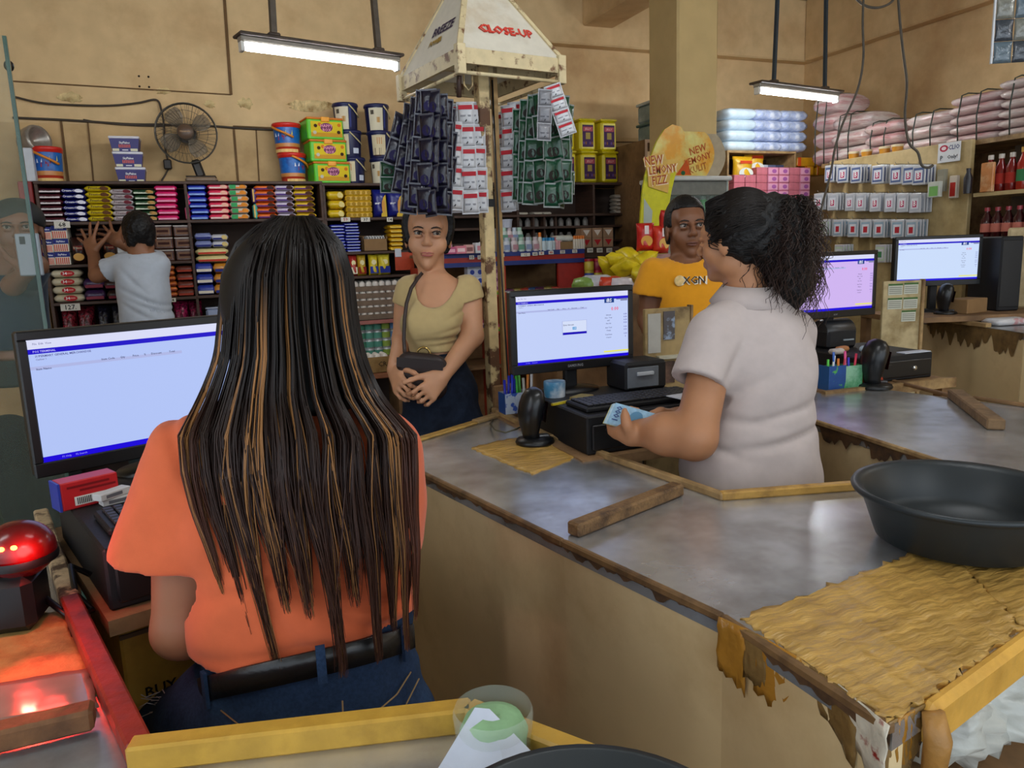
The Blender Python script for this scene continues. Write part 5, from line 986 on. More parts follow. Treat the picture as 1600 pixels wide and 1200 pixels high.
# hanging wires and hanging sachet bundle top right
def hangw(px, d, r, lab):
    pts = [Vector(Pd(x, y, d)) for x, y in px]; out = []
    for i in range(len(pts)-1):
        p0 = pts[max(i-1, 0)]; p1 = pts[i]; p2 = pts[i+1]; p3 = pts[min(i+2, len(pts)-1)]
        for k in range(5): t = k/5; out.append(.5*((2*p1)+(p2-p0)*t+(2*p0-5*p1+4*p2-p3)*t*t+(3*p1-p0-3*p2+p3)*t**3))
    MB().tube(out+[pts[-1]], r, mat('#4a4238', rough=.6, var=.2), 6).build('hanging_wire', label=lab, cat='wire')
hangw([(1352, -60), (1348, 30), (1349, 90), (1340, 140), (1318, 190), (1305, 230), (1298, 270), (1285, 320), (1280, 350)], 3.4, .005, 'pale brown wire hanging from the ceiling across the sacks, the left one')
hangw([(1400, -60), (1405, 20), (1411, 80), (1417, 130), (1414, 180), (1420, 222), (1434, 238), (1440, 258), (1450, 262), (1458, 258)], 3.4, .006, 'dark wire hanging from the ceiling to the board, the right one')
hangw([(1330, -10), (1350, 8), (1372, 12), (1392, 4), (1400, -10)], 3.6, .006, 'short loop of dark wire at the top between the hanging wires')
pb_ = Pd(1583, 50, 2.6); t = thing('sachet_sheet', 'hanging sheet of clear and dark sachets at the top right corner', 'sachets', (pb_[0], pb_[1], 0), -.5)
for i in range(3):
    for k in range(5): MB().bag(.06, .012, .07, mat(('#5a6a74', '#3a4048', '#7a7a70')[(i+k) % 3], rough=.15, spec=.8, bump=.6, bs=40., var=.3), 6, 6).build('sachet', t, loc=(-.03+i*.062, 0, pb_[2]-.10+k*.072))
MB().box(-.068, -.062, -.004, .004, pb_[2]-.1, ZC, plas('#c9ccd0')).box(-.06, .17, -.002, .002, pb_[2]+.26, ZC, plas('#8a9098')).build('hanger_strip', t)
# ================================================================ things on the counters
def glow(col, s=1.0):
    k = ('glow', col, s)
    if k not in _MC:
        m = bpy.data.materials.new('screen_'+col.lstrip('#')); m.use_nodes = True; b = m.node_tree.nodes['Principled BSDF']; b.inputs['Base Color'].default_value = (0, 0, 0, 1); b.inputs['Roughness'].default_value = .35; b.inputs['Specular IOR Level'].default_value = .2
        b.inputs['Emission Color'].default_value = (*lin(col), 1); b.inputs['Emission Strength'].default_value = s; _MC[k] = m
    return _MC[k]
def monitor(PL, az, w, h, label, bg='#bccaf6', full=True, brand=None, standh=.06, dialog=False, tilt=0., es=1.0):
    """PL: bottom-left corner in world; az: world direction of the width"""
    d = np.array([math.cos(az), math.sin(az)])
    c = np.array(PL[:2])+d*w/2
    t = thing('computer_monitor', label, 'monitor', (c[0], c[1], PL[2]), az); bz = .016
    MB().box(-w/2, w/2, .0, .03, 0, h, BLACK, .004).box(-w*.3, w*.3, .03, .05, h*.2, h*.8, BLACKM, .01).build('casing', t)
    m = MB(); m.box(-w/2, w/2, -.006, 0, 0, bz*1.7, BLACK, .002).box(-w/2, w/2, -.006, 0, h-bz, h, BLACK, .002).box(-w/2, -w/2+bz, -.006, 0, bz*1.7, h-bz, BLACK, .002).box(w/2-bz, w/2, -.006, 0, bz*1.7, h-bz, BLACK, .002); m.build('bezel', t)
    x0, x1, z0, z1 = -w/2+bz, w/2-bz, bz*1.7, h-bz; sw, sh = x1-x0, z1-z0; Y = -.001
    s = MB().card(x0, x1, z0, z1, Y, glow(bg, es)).build('screen', t)
    u = MB(); R = lambda a, b, c_, e, col, y=Y-.0006: u.card(x0+sw*a, x0+sw*b, z0+sh*c_, z0+sh*e, y, glow(col, es))
    R(0, 1, .925, 1, '#d9dcf6'); R(0, 1, .885, .925, '#1c06c6'); R(0, 1, 0, .045, '#1c06d8'); R(0, .62, .76, .785, '#aeb6e4')
    tx = lambda s_, x, z_, sz, col='#3a3a66': u.text(s_, sh*sz, glow(col, es), (x0+sw*x, Y-.0014, z0+sh*z_))
    tx('File  Edit  View', .055, .965, .022, '#7a7aa8'); tx('POS TERMINAL', .06, .903, .024, '#b9b4f4'); tx('SUPERMART GENERAL MERCHANDISE', .13, .865, .024, '#4a4a88'); tx('Cashier 1', .045, .84, .02, '#6a6a98'); tx('Item Name', .05, .762, .024, '#33335c')
    for s_, x in (('Item Code', .30), ('Qty', .36), ('Price', .415), ('%', .455), ('Discount', .505), ('Total', .575)): tx(s_, x, .785, .024, '#33335c')
    tx('F1 Help     F2 Search', .12, .022, .022, '#8a86f4')
    if full:
        R(.78, .87, .83, .905, '#1b3f86'); tx('iBS', .822, .865, .075, '#eef2ff'); R(.89, .995, .872, .885, '#6a7096'); R(.93, .995, .85, .87, '#7a7fa4')
        tx('0.00', .875, .735, .075, '#f4365e')
        for i, (a, b) in enumerate((('Subtotal', '0.00'), ('Disc.  Total', '0.00'), ('VAT', '0.00'), ('Non Vat', '0.00'), ('Amt. Tend', '0.00'), ('Change', '0.00'), ('Total Items', '0.00'), ('Counter', '0'))):
            z_ = .645-i*.043-(.02 if i > 3 else 0)-(.02 if i > 5 else 0); tx(a, .815, z_, .026); tx(b, .972, z_, .034, '#4438a8')
        R(.77, 1, .075, .1, '#e8e66a')
    if dialog:
        R(.395, .615, .395, .60, '#9aa4dc', Y-.0010); R(.398, .612, .40, .597, '#d4def8', Y-.0014); R(.398, .612, .395, .43, '#1c10b4', Y-.0018); R(.485, .52, .465, .505, '#5aa0d8', Y-.0018)
        u.text('Enter Amount', sh*.03, glow('#33335c', es), (x0+sw*.45, Y-.0024, z0+sh*.54)); u.text('1.00', sh*.03, glow('#eef2ff', es), (x0+sw*.503, Y-.0024, z0+sh*.485))
    u.build('screen_print', s)
    if brand: MB().text(brand, .011, ink('#8a8a90'), (0, -.0068, bz*.8)).build('brand_lettering', t)
    MB().box(-.02, .02, .02, .045, -standh, h*.3, BLACKM, .005).build('stand_neck', t); MB().lathe([(.09, -standh), (.09, -standh+.006), (.03, -standh+.014)], BLACK, 24, sy=.75).build('stand_foot', t, loc=(0, .03, 0))
    return t
CA = math.pi/2-YAW      # world angle of the view axis
def azw(a): return CA-math.radians(a)
HD = HC
# ---- desks behind the counters (hidden mostly): plain boards
def desk(name, label, pts, z, th=.025, legs=(0, 1, 2, 3)):
    t = thing(name, label, 'desk', (np.mean([p[0] for p in pts]), np.mean([p[1] for p in pts]), 0))
    MB().prism(rel(t, pts), z-th, z, WOODM).build('desk_top', t)
    for p in [pts[i] for i in legs]:
        q = (p[0]*.94+t.location.x*.06-t.location.x, p[1]*.94+t.location.y*.06-t.location.y); MB().box(q[0]-.018, q[0]+.018, q[1]-.018, q[1]+.018, 0, z-th, WOODM).build('leg', t)
    return t
# ---- middle till
def keyboard(parent_label, loc, rz, w=.36, d=.125, nm='keyboard'):
    t = thing(nm, parent_label, 'keyboard', loc, rz); MB().box(-w/2, w/2, -d/2, d/2, 0, .014, BLACKM, .004).build('case', t)
    m = MB(); KY = mat('#1b1b1e', rough=.45, var=.1); n = 19; s = (w-.02)/n
    for r_ in range(6):
        for k in range(n):
            if r_ == 0 and 4 <= k <= 8: continue
            x = -w/2+.01+k*s; y = -d/2+.01+r_*(d-.02)/6; m.box(x+.0012, x+s-.0012, y+.001, y+(d-.02)/6-.0015, .014, .0195, KY, .0015)
    m.box(-w/2+.01+4*s+.001, -w/2+.01+9*s-.001, -d/2+.011, -d/2+.008+(d-.02)/6, .014, .0195, KY, .0015); o = m.build('keys', t); o['kind'] = 'stuff'
    return t
ZD = HC+.105
def drawer(label, LF, az, w, d, h, lock=.5):
    t = thing('cash_drawer', label, 'cash drawer', (LF[0], LF[1], LF[2]-h), az); MB().box(0, w, 0, d, 0, h, BLACKM, .004).build('case', t)
    MB().box(.012, w-.012, -.008, .0, .012, h-.022, BLACK, .003).build('drawer_front', t); m = MB(); m.T = Matrix.Translation((w*lock, -.008, h*.45)) @ Matrix.Rotation(PI/2, 4, 'X'); m.lathe([(.009, 0), (.009, .006), (.004, .007)], mat('#c9c9c6', rough=.2, metal=.9), 14); m.build('lock', t); MB().box(w*.12, w*.4, -.0095, -.008, h*.62, h*.66, mat('#2a2a2e', rough=.3)).build('slot', t)
    return t
dLF = Pz(917, 652, ZD); dA = azw(68)
dr1 = drawer('black cash drawer under the keyboard at the middle till', dLF, dA, .40, .36, .1)
def loc2(o, x, y, z): a = o.rotation_euler.z; return (o.location.x+x*math.cos(a)-y*math.sin(a), o.location.y+x*math.sin(a)+y*math.cos(a), o.location.z+z)
desk('till_desk', 'brown desk carrying the middle till, behind the counter lip', [loc2(dr1, -.03, -.03, 0)[:2], loc2(dr1, .62, -.03, 0)[:2], loc2(dr1, .62, .62, 0)[:2], loc2(dr1, -.03, .62, 0)[:2]], dr1.location.z)
keyboard('black keyboard on the cash drawer of the middle till', loc2(dr1, .2, .10, .1), dA)
PLc = Pd(801, 587, 2.15)
m1 = monitor(PLc, azw(68), .395, .238, 'black wide computer monitor of the middle till, point of sale window with a dialog open', dialog=True, brand='SAMSUNG', standh=PLc[2]-(dr1.location.z+.1), bg='#c2d0f8')
p = loc2(dr1, .02, .19, .1); MB().box(-.03, .03, -.02, .02, 0, .012, paper('#8a7a4a')).build('paper_scrap', loc=loc2(dr1, .09, .2, .1), rz=.5, label='folded brown paper scraps behind the keyboard', cat='paper'); MB().box(-.035, .035, -.004, .004, 0, .006, plas('#c8b22a')).build('pencil', loc=loc2(dr1, .02, .185, .1), rz=.3, label='short yellow pencil at the back left of the keyboard', cat='pencil')
MB().box(-.05, .05, -.04, .04, 0, .002, paper('#d6d8e0')).build('white_paper', loc=loc2(dr1, .31, .0, .1205), rz=.1, label='white paper slip on the keyboard edge beside the forearm', cat='paper')
t = thing('receipt_printer', 'grey and black receipt printer right of the monitor stand', 'printer', loc2(dr1, .32, .29, .1), dA); MB().box(-.07, .07, -.06, .06, 0, .085, BLACKM, .008).build('body', t); MB().box(-.065, .04, -.062, -.058, .01, .07, mat('#6a7078', rough=.4), .002).build('front_plate', t); MB().box(-.035, .02, -.07, -.06, .045, .056, plas('#b9bec4'), .002).build('paper_slot', t)
# pen holder at the middle till
pp = Pz(812, 655, HC); t = thing('pen_box', 'low open box of blue and green pens beside the middle monitor', 'pen holder', (pp[0]+.01, pp[1]+.03, HC+.019), dA)
MB().box(-.055, .055, -.025, .025, 0, .003, plas('#c8ccd4')).box(-.055, .055, -.027, -.025, 0, .065, mat('#b9c4d6', rough=.3, col2='#3a5ab0', mixs=30., lo=.5, hi=.54)).box(-.055, .055, .025, .027, 0, .065, plas('#b9bec8')).box(-.057, -.055, -.027, .027, 0, .065, plas('#2a4a8a')).box(.055, .057, -.027, .027, 0, .065, mat('#3f9a4a', rough=.3)).build('box', t)
for i in range(9):
    x = -.045+.011*i; c = ('#1a22b8', '#1a22b8', '#2030c8', '#1a22b8', '#3fae3a', '#58b848', '#c8c4c0', '#e08a3a', '#d8d8dc')[i]
    MB().tube([(x, -.005+.01*(i % 2), .006), (x+.006*math.sin(i), .0, .105+.012*(i % 3))], .0045, plas(c), 8).build('pen', label=('blue', 'blue', 'blue', 'blue', 'green', 'green', 'clear', 'orange', 'white')[i]+' pen standing in the pen box at the middle till', cat='pen', loc=t.location, rz=dA, group=('blue', 'blue', 'blue', 'blue', 'green', 'green', 'clear', 'orange', 'white')[i]+' pens at the middle till')
MB().tube([Vector(Pz(x, y, HC+.004+.03*math.sin(i/8*PI)**2)) for i, (x, y) in enumerate(((770, 655), (766, 663), (774, 672), (790, 676), (808, 670), (822, 662), (830, 668)))], .0025, mat('#55503f', rough=.5), 6).build('loose_cable', label='thin looped cable lying at the far corner of the metal top', cat='cable')
MB().lathe([(.03, 0), (.032, .04), (.031, .045)], mat('#3a7aa0', rough=.3, col2='#c8ccd0', mixs=12.), 16).build('tape_spool', loc=loc2(dr1, .05, .29, .1), label='blue and clear round tape tub under the middle monitor', cat='tub')
MB().box(-.028, .028, -.02, .02, 0, .045, mat('#b01c22', rough=.4), .002).card(-.016, .016, .006, .022, -.0212, ink('#d8d0cc')).build('red_carton', loc=Vector(Pz(882, 672, HC))+Vector((.0, .03, .0)), rz=dA, label='small red carton with a barcode behind the middle scanner', cat='carton')
# barcode scanners
def scanner(label, base, rz, s=1., red=False, name='barcode_scanner'):
    t = thing(name, label, 'scanner', base, rz)
    MB().lathe([(.052*s, 0), (.054*s, .004*s), (.05*s, .012*s), (.03*s, .018*s)], BLACK, 26).build('base', t)
    vs = []; fs = []; n = 20     # hood: window looks to +x
    prof = [(.0, .026, .028, .010), (-.006, .026, .028, .03), (-.008, .032, .038, .055), (-.008, .037, .045, .085), (-.004, .038, .046, .112), (-.002, .034, .040, .132), (-.002, .024, .028, .147), (-.003, .008, .010, .154)]
    for cx, rx, ry, z_ in prof:
        for k in range(n):
            a = 2*PI*k/n; x = rx*math.cos(a)
            if x > rx*.55: x = rx*.55+(x-rx*.55)*.25
            vs.append(((cx+x+.12*(z_-.08)*.6)*s, ry*math.sin(a)*s, z_*s))
    for i in range(len(prof)-1):
        for k in range(n): fs.append((i*n+k, i*n+(k+1) % n, (i+1)*n+(k+1) % n, (i+1)*n+k))
    MB().raw(vs, fs+[tuple(range(n-1, -1, -1)), tuple(range(len(vs)-n, len(vs)))], mat('#131417', rough=.3, spec=.5, var=.06), True).build('hood', t)
    m = MB(); w = [(.0225*s, -.03*s, .06*s), (.0225*s, .03*s, .06*s), (.0305*s, .032*s, .115*s), (.0305*s, -.032*s, .115*s)]; m.raw(w, [(0, 1, 2, 3)], mat('#2a0a0c', rough=.1, spec=.7, var=.1)); m.build('window', t)
    m = MB(); m.box(.0*s, .04*s, -.012*s, .012*s, .012*s, .022*s, mat('#3c3c40', rough=.3), .003); m.build('label_plate', t); return t
sb = Pz(836, 692, HC+.003); scanner('black hooded barcode scanner on the taped patch of the middle counter', (sb[0], sb[1], HC+.0035), azw(75), 1.0)
# board beyond the middle till
bd = Pd(1045, 560, 2.42); t = thing('notice_board', 'stained plywood notice board with a picture and a sheet behind the middle monitor', 'board', (bd[0], bd[1], 0), azw(72)); zt_ = Pd(1045, 480, 2.42)[2]
PLY = mat('#a88f60', rough=.7, col2='#5f4a2c', mixs=7., lo=.52, hi=.7, var=.12)
MB().box(-.085, .078, 0, .015, 0, zt_, PLY, .002).build('board', t); MB().box(.078, .086, -.004, .02, 0, zt_+.005, WOODL).build('frame', t); MB().box(-.075, -.03, -.002, 0, zt_-.14, zt_-.015, paper('#b9b6ae')).build('paper_sheet', t)
MB().box(-.02, .02, -.003, 0, zt_-.1, zt_-.01, mat('#3a2c28', rough=.3, col2='#8a9ab0', mixs=28., lo=.5, hi=.6)).build('framed_picture', t); MB().box(-.045, .078, -.02, 0, zt_-.16, zt_-.15, paper('#c2bda8')).build('ledge', t); MB().box(-.03, .02, -.003, 0, zt_-.24, zt_-.17, mat('#4a3428', rough=.6, col2='#7a5a48', mixs=22.)).build('small_print', t)
# wood bars lying on the tops
def bar(a, b, w, h, z, label, m=WOODM):
    A = np.array(Pz(*a, z)); B = np.array(Pz(*b, z)); return MB().obox((0, 0, h/2), (B[0]-A[0], B[1]-A[1], h/2), w, h, m, bev=.004).build('wood_bar', label=label, cat='wood bar', loc=(A[0], A[1], z))
bar((895, 838), (1060, 772), .032, .026, HC+.001, 'brown wooden bar lying across the middle metal top', mat('#80603c', rough=.65, col2='#4e361f', mixs=6., stretch=(4, 4, 4), var=.2, vs=40., bump=.25, bs=60.))
bar((1492, 622), (1556, 672), .045, .03, HC+.001, 'short weathered wood block on the second counter', mat('#7d6244', rough=.8, col2='#55402a', mixs=6., var=.2, bump=.3))
bar((-40, 1178), (150, 1132), .03, .026, HN+.006, 'worn wooden bar at the edge of the nearest counter, lower left', mat('#7a5230', rough=.7, col2='#4a2e18', mixs=9., var=.2, bump=.3))
# black basin
bc_ = Pz(1503, 764, HC+.098); bs_ = thing('plastic_basin', 'round black plastic basin on the near end of the middle counter', 'basin', (bc_[0], bc_[1], HC+.010)); BR = .172
BAS = mat('#20272b', rough=.42, spec=.5, var=.08, vs=14.)
MB().lathe([(BR*.70, 0), (BR*.76, .004), (BR*.90, .074), (BR*.92, .080), (BR*.985, .082), (BR*1.0, .087), (BR*.985, .092), (BR*.93, .090), (BR*.88, .084), (BR*.80, .03), (BR*.74, .010), (0.001, .008)], BAS, 56).build('bowl', bs_)
MB().lathe([(BR*.815, .036), (BR*.83, .040), (BR*.84, .044)], BAS, 56, cap=False).build('inner_step', bs_)
# white plastic bags under the near end
for i, (px, py, s) in enumerate(((1560, 1150, 1.), (1500, 1190, .9), (1600, 1090, .9))):
    c = Pz(px, py, .66); vs = []; fs = []; n = 22; rg = random.Random(i); ph = [rg.uniform(0, 6) for _ in range(8)]
    for j in range(n+1):
        for k in range(n):
            th = PI*j/n; a = 2*PI*k/n; r_ = .11*s*(1+.12*math.sin(5*a+ph[0]+3*th)+.08*math.sin(9*a-4*th+ph[1])+.07*math.sin(13*th+3*a+ph[2]))
            vs.append((r_*math.sin(th)*math.cos(a), r_*math.sin(th)*math.sin(a), r_*.75*math.cos(th)))
    for j in range(n):
        for k in range(n): fs.append((j*n+k, (j+1)*n+k, (j+1)*n+(k+1) % n, j*n+(k+1) % n))
    MB().raw(vs, fs, mat('#c3c4bc', rough=.25, spec=.6, bump=.6, bs=16., var=.08), True).build('plastic_bag', loc=(c[0]+.06, c[1]+.1, .675), label=('crumpled white plastic bag, nearest under the taped counter end', 'crumpled white plastic bag at the lower right corner of the taped counter end', 'crumpled white plastic bag furthest under the taped counter end')[i], cat='bag')
MB().box(.70, 1.6, A3[1]+.06, 1.0, .57, .59, WOODM).build('under_shelf', c1).location = (-c1.location.x, -c1.location.y, 0)
# ---- left till
ZDL = HC+.10; lLF = Pz(160, 860, ZDL); lLB = Pz(87, 765, ZDL); la = math.atan2(lLF[1]-lLB[1], lLF[0]-lLB[0])+PI/2
dr2 = drawer('black cash drawer at the left till below the large monitor', lLF, la, .36, float(np.linalg.norm(lLF[:2]-lLB[:2])), .10)
dd = float(np.linalg.norm(lLF[:2]-lLB[:2])); keyboard('black keyboard on the cash drawer at the left till', loc2(dr2, .19, .11, .1), la, .34, .12)
desk('till_desk', 'brown desk carrying the left till, boxed with cartons below', [loc2(dr2, -.01, -.03, 0)[:2], loc2(dr2, .50, -.03, 0)[:2], loc2(dr2, .50, .5, 0)[:2], loc2(dr2, -.01, .5, 0)[:2]], dr2.location.z, legs=(1, 2, 3))
PLl = Pd(56, 748, 1.40)
m2 = monitor(PLl, azw(46.6), .47, .272, 'large wide computer monitor at the left till with an empty sales list', full=False, standh=max(.03, PLl[2]-(dr2.location.z+.1)), bg='#b2c4f6')
rc = Pz(140, 785, ZDL); t = thing('red_carton', 'red, white and blue carton with barcode under the left monitor', 'carton', (rc[0], rc[1], ZDL+.0005), la+.15)
MB().box(-.05, .045, -.022, .022, 0, .05, mat('#c01c22', rough=.4, var=.05), .002).build('box', t); m = MB().card(-.03, .03, .006, .022, -.0232, ink('#e0dcd4'))
for i in range(9): m.card(-.026+i*.003, -.0245+i*.003, .008, .02, -.0238, ink('#201c1c'))
m.card(-.02, .04, .03, .034, -.0232, ink('#7a1016')).card(-.04, .03, .038, .042, -.0232, ink('#7a1016')); m.build('print', t); MB().box(-.054, -.05, -.022, .022, 0, .05, mat('#2a3a9c', rough=.4)).build('blue_end', t)
for i in range(2): MB().box(-.03, .03, -.012, .012, 0, .012, paper('#c9c8c6'), .001).card(-.02, .012, .003, .009, -.0125, ink('#6a6a70')).build('staple_box', loc=loc2(t, .035-.01*i, -.042, .0125*i), rz=la+.1+.35*i, label=('lower' if i == 0 else 'upper')+' small white staple box before the red carton', cat='box')
MB().tube([loc2(dr2, -.005, .10, .03), loc2(dr2, -.03, .11, .05), loc2(dr2, -.035, .06, .02), loc2(dr2, -.02, .03, .0), loc2(dr2, -.05, -.0, .005), loc2(dr2, -.075, .05, .03)], .005, BLACK, 8).build('black_cable', label='black cable looped beside the left cash drawer', cat='cable')
# red lit scanner and its light
rs = Pd(38, 990, 1.10); HZ = HN+.004
t = thing('barcode_scanner', 'black barcode scanner glowing red on the nearest counter at lower left', 'scanner', (rs[0]-.03, rs[1]+.02, HZ), CA-PI/2+.25)
sc_ = 1.10/F
dome = Pd(30, 858, 1.10); dl = dome-np.array([t.location.x, t.location.y, t.location.z]); a_ = -t.rotation_euler.z; dl = np.array([dl[0]*math.cos(a_)-dl[1]*math.sin(a_), dl[0]*math.sin(a_)+dl[1]*math.cos(a_), dl[2]])
MB().box(-.075, .055, -.035, .05, 0, max(.05, dl[2]-.03), BLACK, .012).build('body', t)
RG = mat('#5a0508', rough=.22, spec=.6, var=.05, emis=.12)
MB().ell((0, 0, 0), (.048, .046, .042), RG, 28, 18).build('red_dome', t, loc=dl)
m = MB(); LED = glow('#ff5a20', 30.)
for i in range(3): m.ell((-.022+i*.0155, -.0425+.0012*abs(i-1), .0165), (.0045, .003, .0035), LED, 10, 6)
m.build('led', t, loc=dl)
MB().lathe([(.0485, -.006), (.0495, 0), (.0485, .006)], BLACK, 30, cap=False).build('dome_ring', t, loc=dl-np.array([0, 0, .012]))
sl = bpy.data.lights.new('scanner_beam', 'SPOT'); sl.energy = 2.2; sl.color = (1, .03, .02); sl.spot_size = .95; sl.spot_blend = .7; sl.shadow_soft_size = .01
so = bpy.data.objects.new('scanner_beam', sl); COL.objects.link(so); so.parent = t; so.location = Vector(dl)+Vector((.0, -.052, .0))
tgt = Vector(Pz(70, 1085, HN)); wl = Vector(t.location)+Matrix.Rotation(t.rotation_euler.z, 3, 'Z') @ so.location
q = (tgt-wl).to_track_quat('-Z', 'Y'); so.rotation_euler = (Matrix.Rotation(-t.rotation_euler.z, 3, 'Z') @ q.to_matrix()).to_euler()
l2 = bpy.data.lights.new('scanner_glow', 'POINT'); l2.energy = .5; l2.color = (1, .04, .03); l2.shadow_soft_size = .02; o2 = bpy.data.objects.new('scanner_glow', l2); COL.objects.link(o2); o2.parent = t; o2.location = Vector(dl)+Vector((.03, -.058, .012))
# below the left desk: cup with red wires and flat cartons
cz = HC-.16
cp = Pz(148, 990, cz); t = thing('paper_cup', 'white and blue cup with red wire hanging inside the nearest counter', 'cup', (cp[0]+.02, cp[1], cz-.03)); MB().lathe([(.02, 0), (.027, .075)], paper('#c8ccd0'), 18).lathe([(.0262, .05), (.0278, .074)], ink('#3a8ab0'), 18, cap=False).build('cup', t)
m = MB(); rg = random.Random(5)
for i in range(7): a = rg.uniform(0, 6); m.tube([(-.02, -.02, .05), (-.03+.01*math.cos(a), -.03+.01*math.sin(a), .0), (-.025+.012*math.cos(a+1), -.035, -.05), (-.01+.015*math.cos(a), -.03, -.08)], .0022, mat('#9a1c20', rough=.5), 6)
m.tube([(.0, -.02, .0), (.03, -.03, .02), (.045, -.03, -.01), (.03, -.03, -.05), (.0, -.03, -.06)], .0016, mat('#c8b48a', rough=.5), 6); m.build('wires', t)
KRF = [mat('#8d6c44', rough=.8, col2='#5a4228', mixs=8., lo=.45, hi=.6, var=.15), mat('#a79d8d', rough=.7, col2='#6f604c', mixs=9., var=.1), mat('#b08a34', rough=.7, col2='#7a5a28', mixs=6., var=.1), mat('#6a543c', rough=.8, var=.2)]
for i, (zz, dy, k, lb) in enumerate(((.36, -.02, 3, 'dark brown carton lowest under the left desk'), (.50, .03, 1, 'pale grey carton second from below under the left desk'), (.60, .05, 0, 'stained brown carton third from below under the left desk'), (.71, .03, 2, 'yellow brown carton with black lettering right under the left desk'))):
    c = loc2(dr2, .24, .12+dy, 0); hh = (.139, .098, .108, .14)[i]; t = thing('flat_carton', lb, 'carton', (c[0], c[1], zz), la); MB().box(-.23, .23, -.13, .13, 0, hh, KRF[k], .004).build('box', t); MB().box(-.23, .23, -.132, -.128, hh-.008, hh-.001, mat('#5a4630', rough=.8)).build('flap_edge', t)
    q0_ = np.array(loc2(dr2, .24, .12+dy-.132, 0)[:2]); n_l = np.array([-math.sin(la), math.cos(la)]); ry_ = _ray(225, 1085); tt_ = (n_l @ (q0_-CP[:2]))/(n_l @ ry_[:2]); hit = CP+ry_*tt_; lx = (hit[:2]-q0_) @ np.array([math.cos(la), math.sin(la)])
    if zz < hit[2] < zz+hh: MB().text('BUY 10.', .026, ink('#1c1814'), (lx+.045, -.1325, hit[2]-zz)).build('lettering', t)
MB().box(-.25, .25, -.16, .14, -.04, 0, WOODM).box(-.25, -.22, -.15, .13, -.36, -.04, WOODM).box(.22, .25, -.15, .13, -.36, -.04, WOODM).build('low_stand', loc=(loc2(dr2, .24, .12, 0)[0], loc2(dr2, .24, .12, 0)[1], .3595), rz=la, label='low wooden stand under the cartons at the left till', cat='stand')
# ---- nearest counter: paper, clear jar, basin
jc = Pz(768, 1172, HN); t = thing('clear_jar', 'clear plastic jar with a green cloth inside at the bottom edge', 'jar', (jc[0], jc[1]-.01, HN+.0005)); CLR = mat('#cfd8d0', rough=.05, alpha=.25, spec=.7, var=0)
MB().lathe([(.03, 0), (.038, .004), (.042, .05), (.040, .056)], CLR, 28, cap=False).build('jar', t); MB().lathe([(.034, .003), (.036, .03), (.03, .043), (.015, .049), (.001, .046)], mat('#8fb98a', rough=.7, bump=.5, bs=30.), 24).build('green_cloth', t)
pts_ = [(742, 1106, .955), (765, 1108, .955), (832, 1176, .93), (800, 1240, .915), (660, 1240, .915), (690, 1192, .925)]
vs = [tuple(Pz(x, y, z_)) for x, y, z_ in pts_]; m = MB().raw(vs, [tuple(range(len(vs)))], paper('#c6cddc')); o = m.build('paper_sheet', label='torn white paper sheet propped on the jar at the bottom edge', cat='paper'); o.modifiers.new('thickness', 'SOLIDIFY').thickness = .0006
b2_ = Pz(925, 1345, HN); MB().lathe([(.10, 0), (.11, .004), (.135, .05), (.142, .053), (.142, .058), (.134, .058), (.105, .012), (.001, .009)], BAS, 48).build('plastic_basin', loc=(b2_[0]-.03, b2_[1]-.06, HN+.0005), label='dark plastic basin rim just entering the frame at the bottom', cat='basin')
# ---- right tills
ra = azw(62); rLF = Pz(1402, 552, 1.0)
rl = Pz(1325, 580, .9); zR = .90
dLF2 = Pz(1320, 556, 1.0); 
dr3 = drawer('black cash drawer with round lock at the right till', Pz(1345, 560, 1.0), azw(72), .33, .34, .095, .72)
desk('till_desk', 'light wooden desk carrying the right till', [loc2(dr3, -.2, -.05, 0)[:2], loc2(dr3, .36, -.05, 0)[:2], loc2(dr3, .36, .5, 0)[:2], loc2(dr3, -.2, .5, 0)[:2]], dr3.location.z)
lipm = MB().obox(loc2(dr3, -.21, -.062, -.012), loc2(dr3, .37, -.062, -.012), .02, .035, WOODL).build('desk_edge', label='pale wooden edging along the right till desk', cat='edging')
PR = Pd(1366, 491, 3.0); dR = np.array([math.cos(azw(70)), math.sin(azw(70))]); wR = .40
m3 = monitor((PR[0]-dR[0]*wR, PR[1]-dR[1]*wR, PR[2]), azw(70), wR, .252, 'computer monitor with lilac tinted screen behind the curly hair', bg='#cfb4f0', standh=PR[2]-(dr3.location.z+.0), brand='acer')
t = thing('receipt_printer', 'dark receipt printer with rounded cover under the lilac monitor', 'printer', loc2(dr3, .13, .29, .0955), azw(72)); MB().box(-.07, .07, -.055, .055, 0, .075, BLACKM, .01).build('body', t); m = MB(); m.T = Matrix.Translation((0, 0, .06)) @ Matrix.Rotation(PI/2, 4, 'Y'); m.lathe([(.048, -.068), (.052, -.06), (.052, .06), (.048, .068)], mat('#202226', rough=.35), 24); m.build('cover', t); MB().box(.0, .05, -.058, -.054, .03, .036, mat('#8a9298', rough=.3)).build('slot', t)
for i, (x, y, c, nm) in enumerate(((.0, .12, '#c8c0b8', 'white tape dispenser'), (.06, .16, '#b87a4a', 'crumpled brown wrapper'), (.13, .12, '#a9bcc8', 'pale blue eraser'))): MB().pillow(.05, .035, .022, mat(c, rough=.5, bump=.4)).build(nm.replace(' ', '_'), loc=loc2(dr3, x, y, .0955), rz=.3*i, label=nm+' on the right cash drawer', cat='small item')
MB().box(-.06, .06, -.02, .02, 0, .003, paper('#c0c6d0')).build('white_paper', loc=loc2(dr3, .26, .02, .0955), rz=azw(72), label='white slip on the front edge of the right cash drawer', cat='paper')
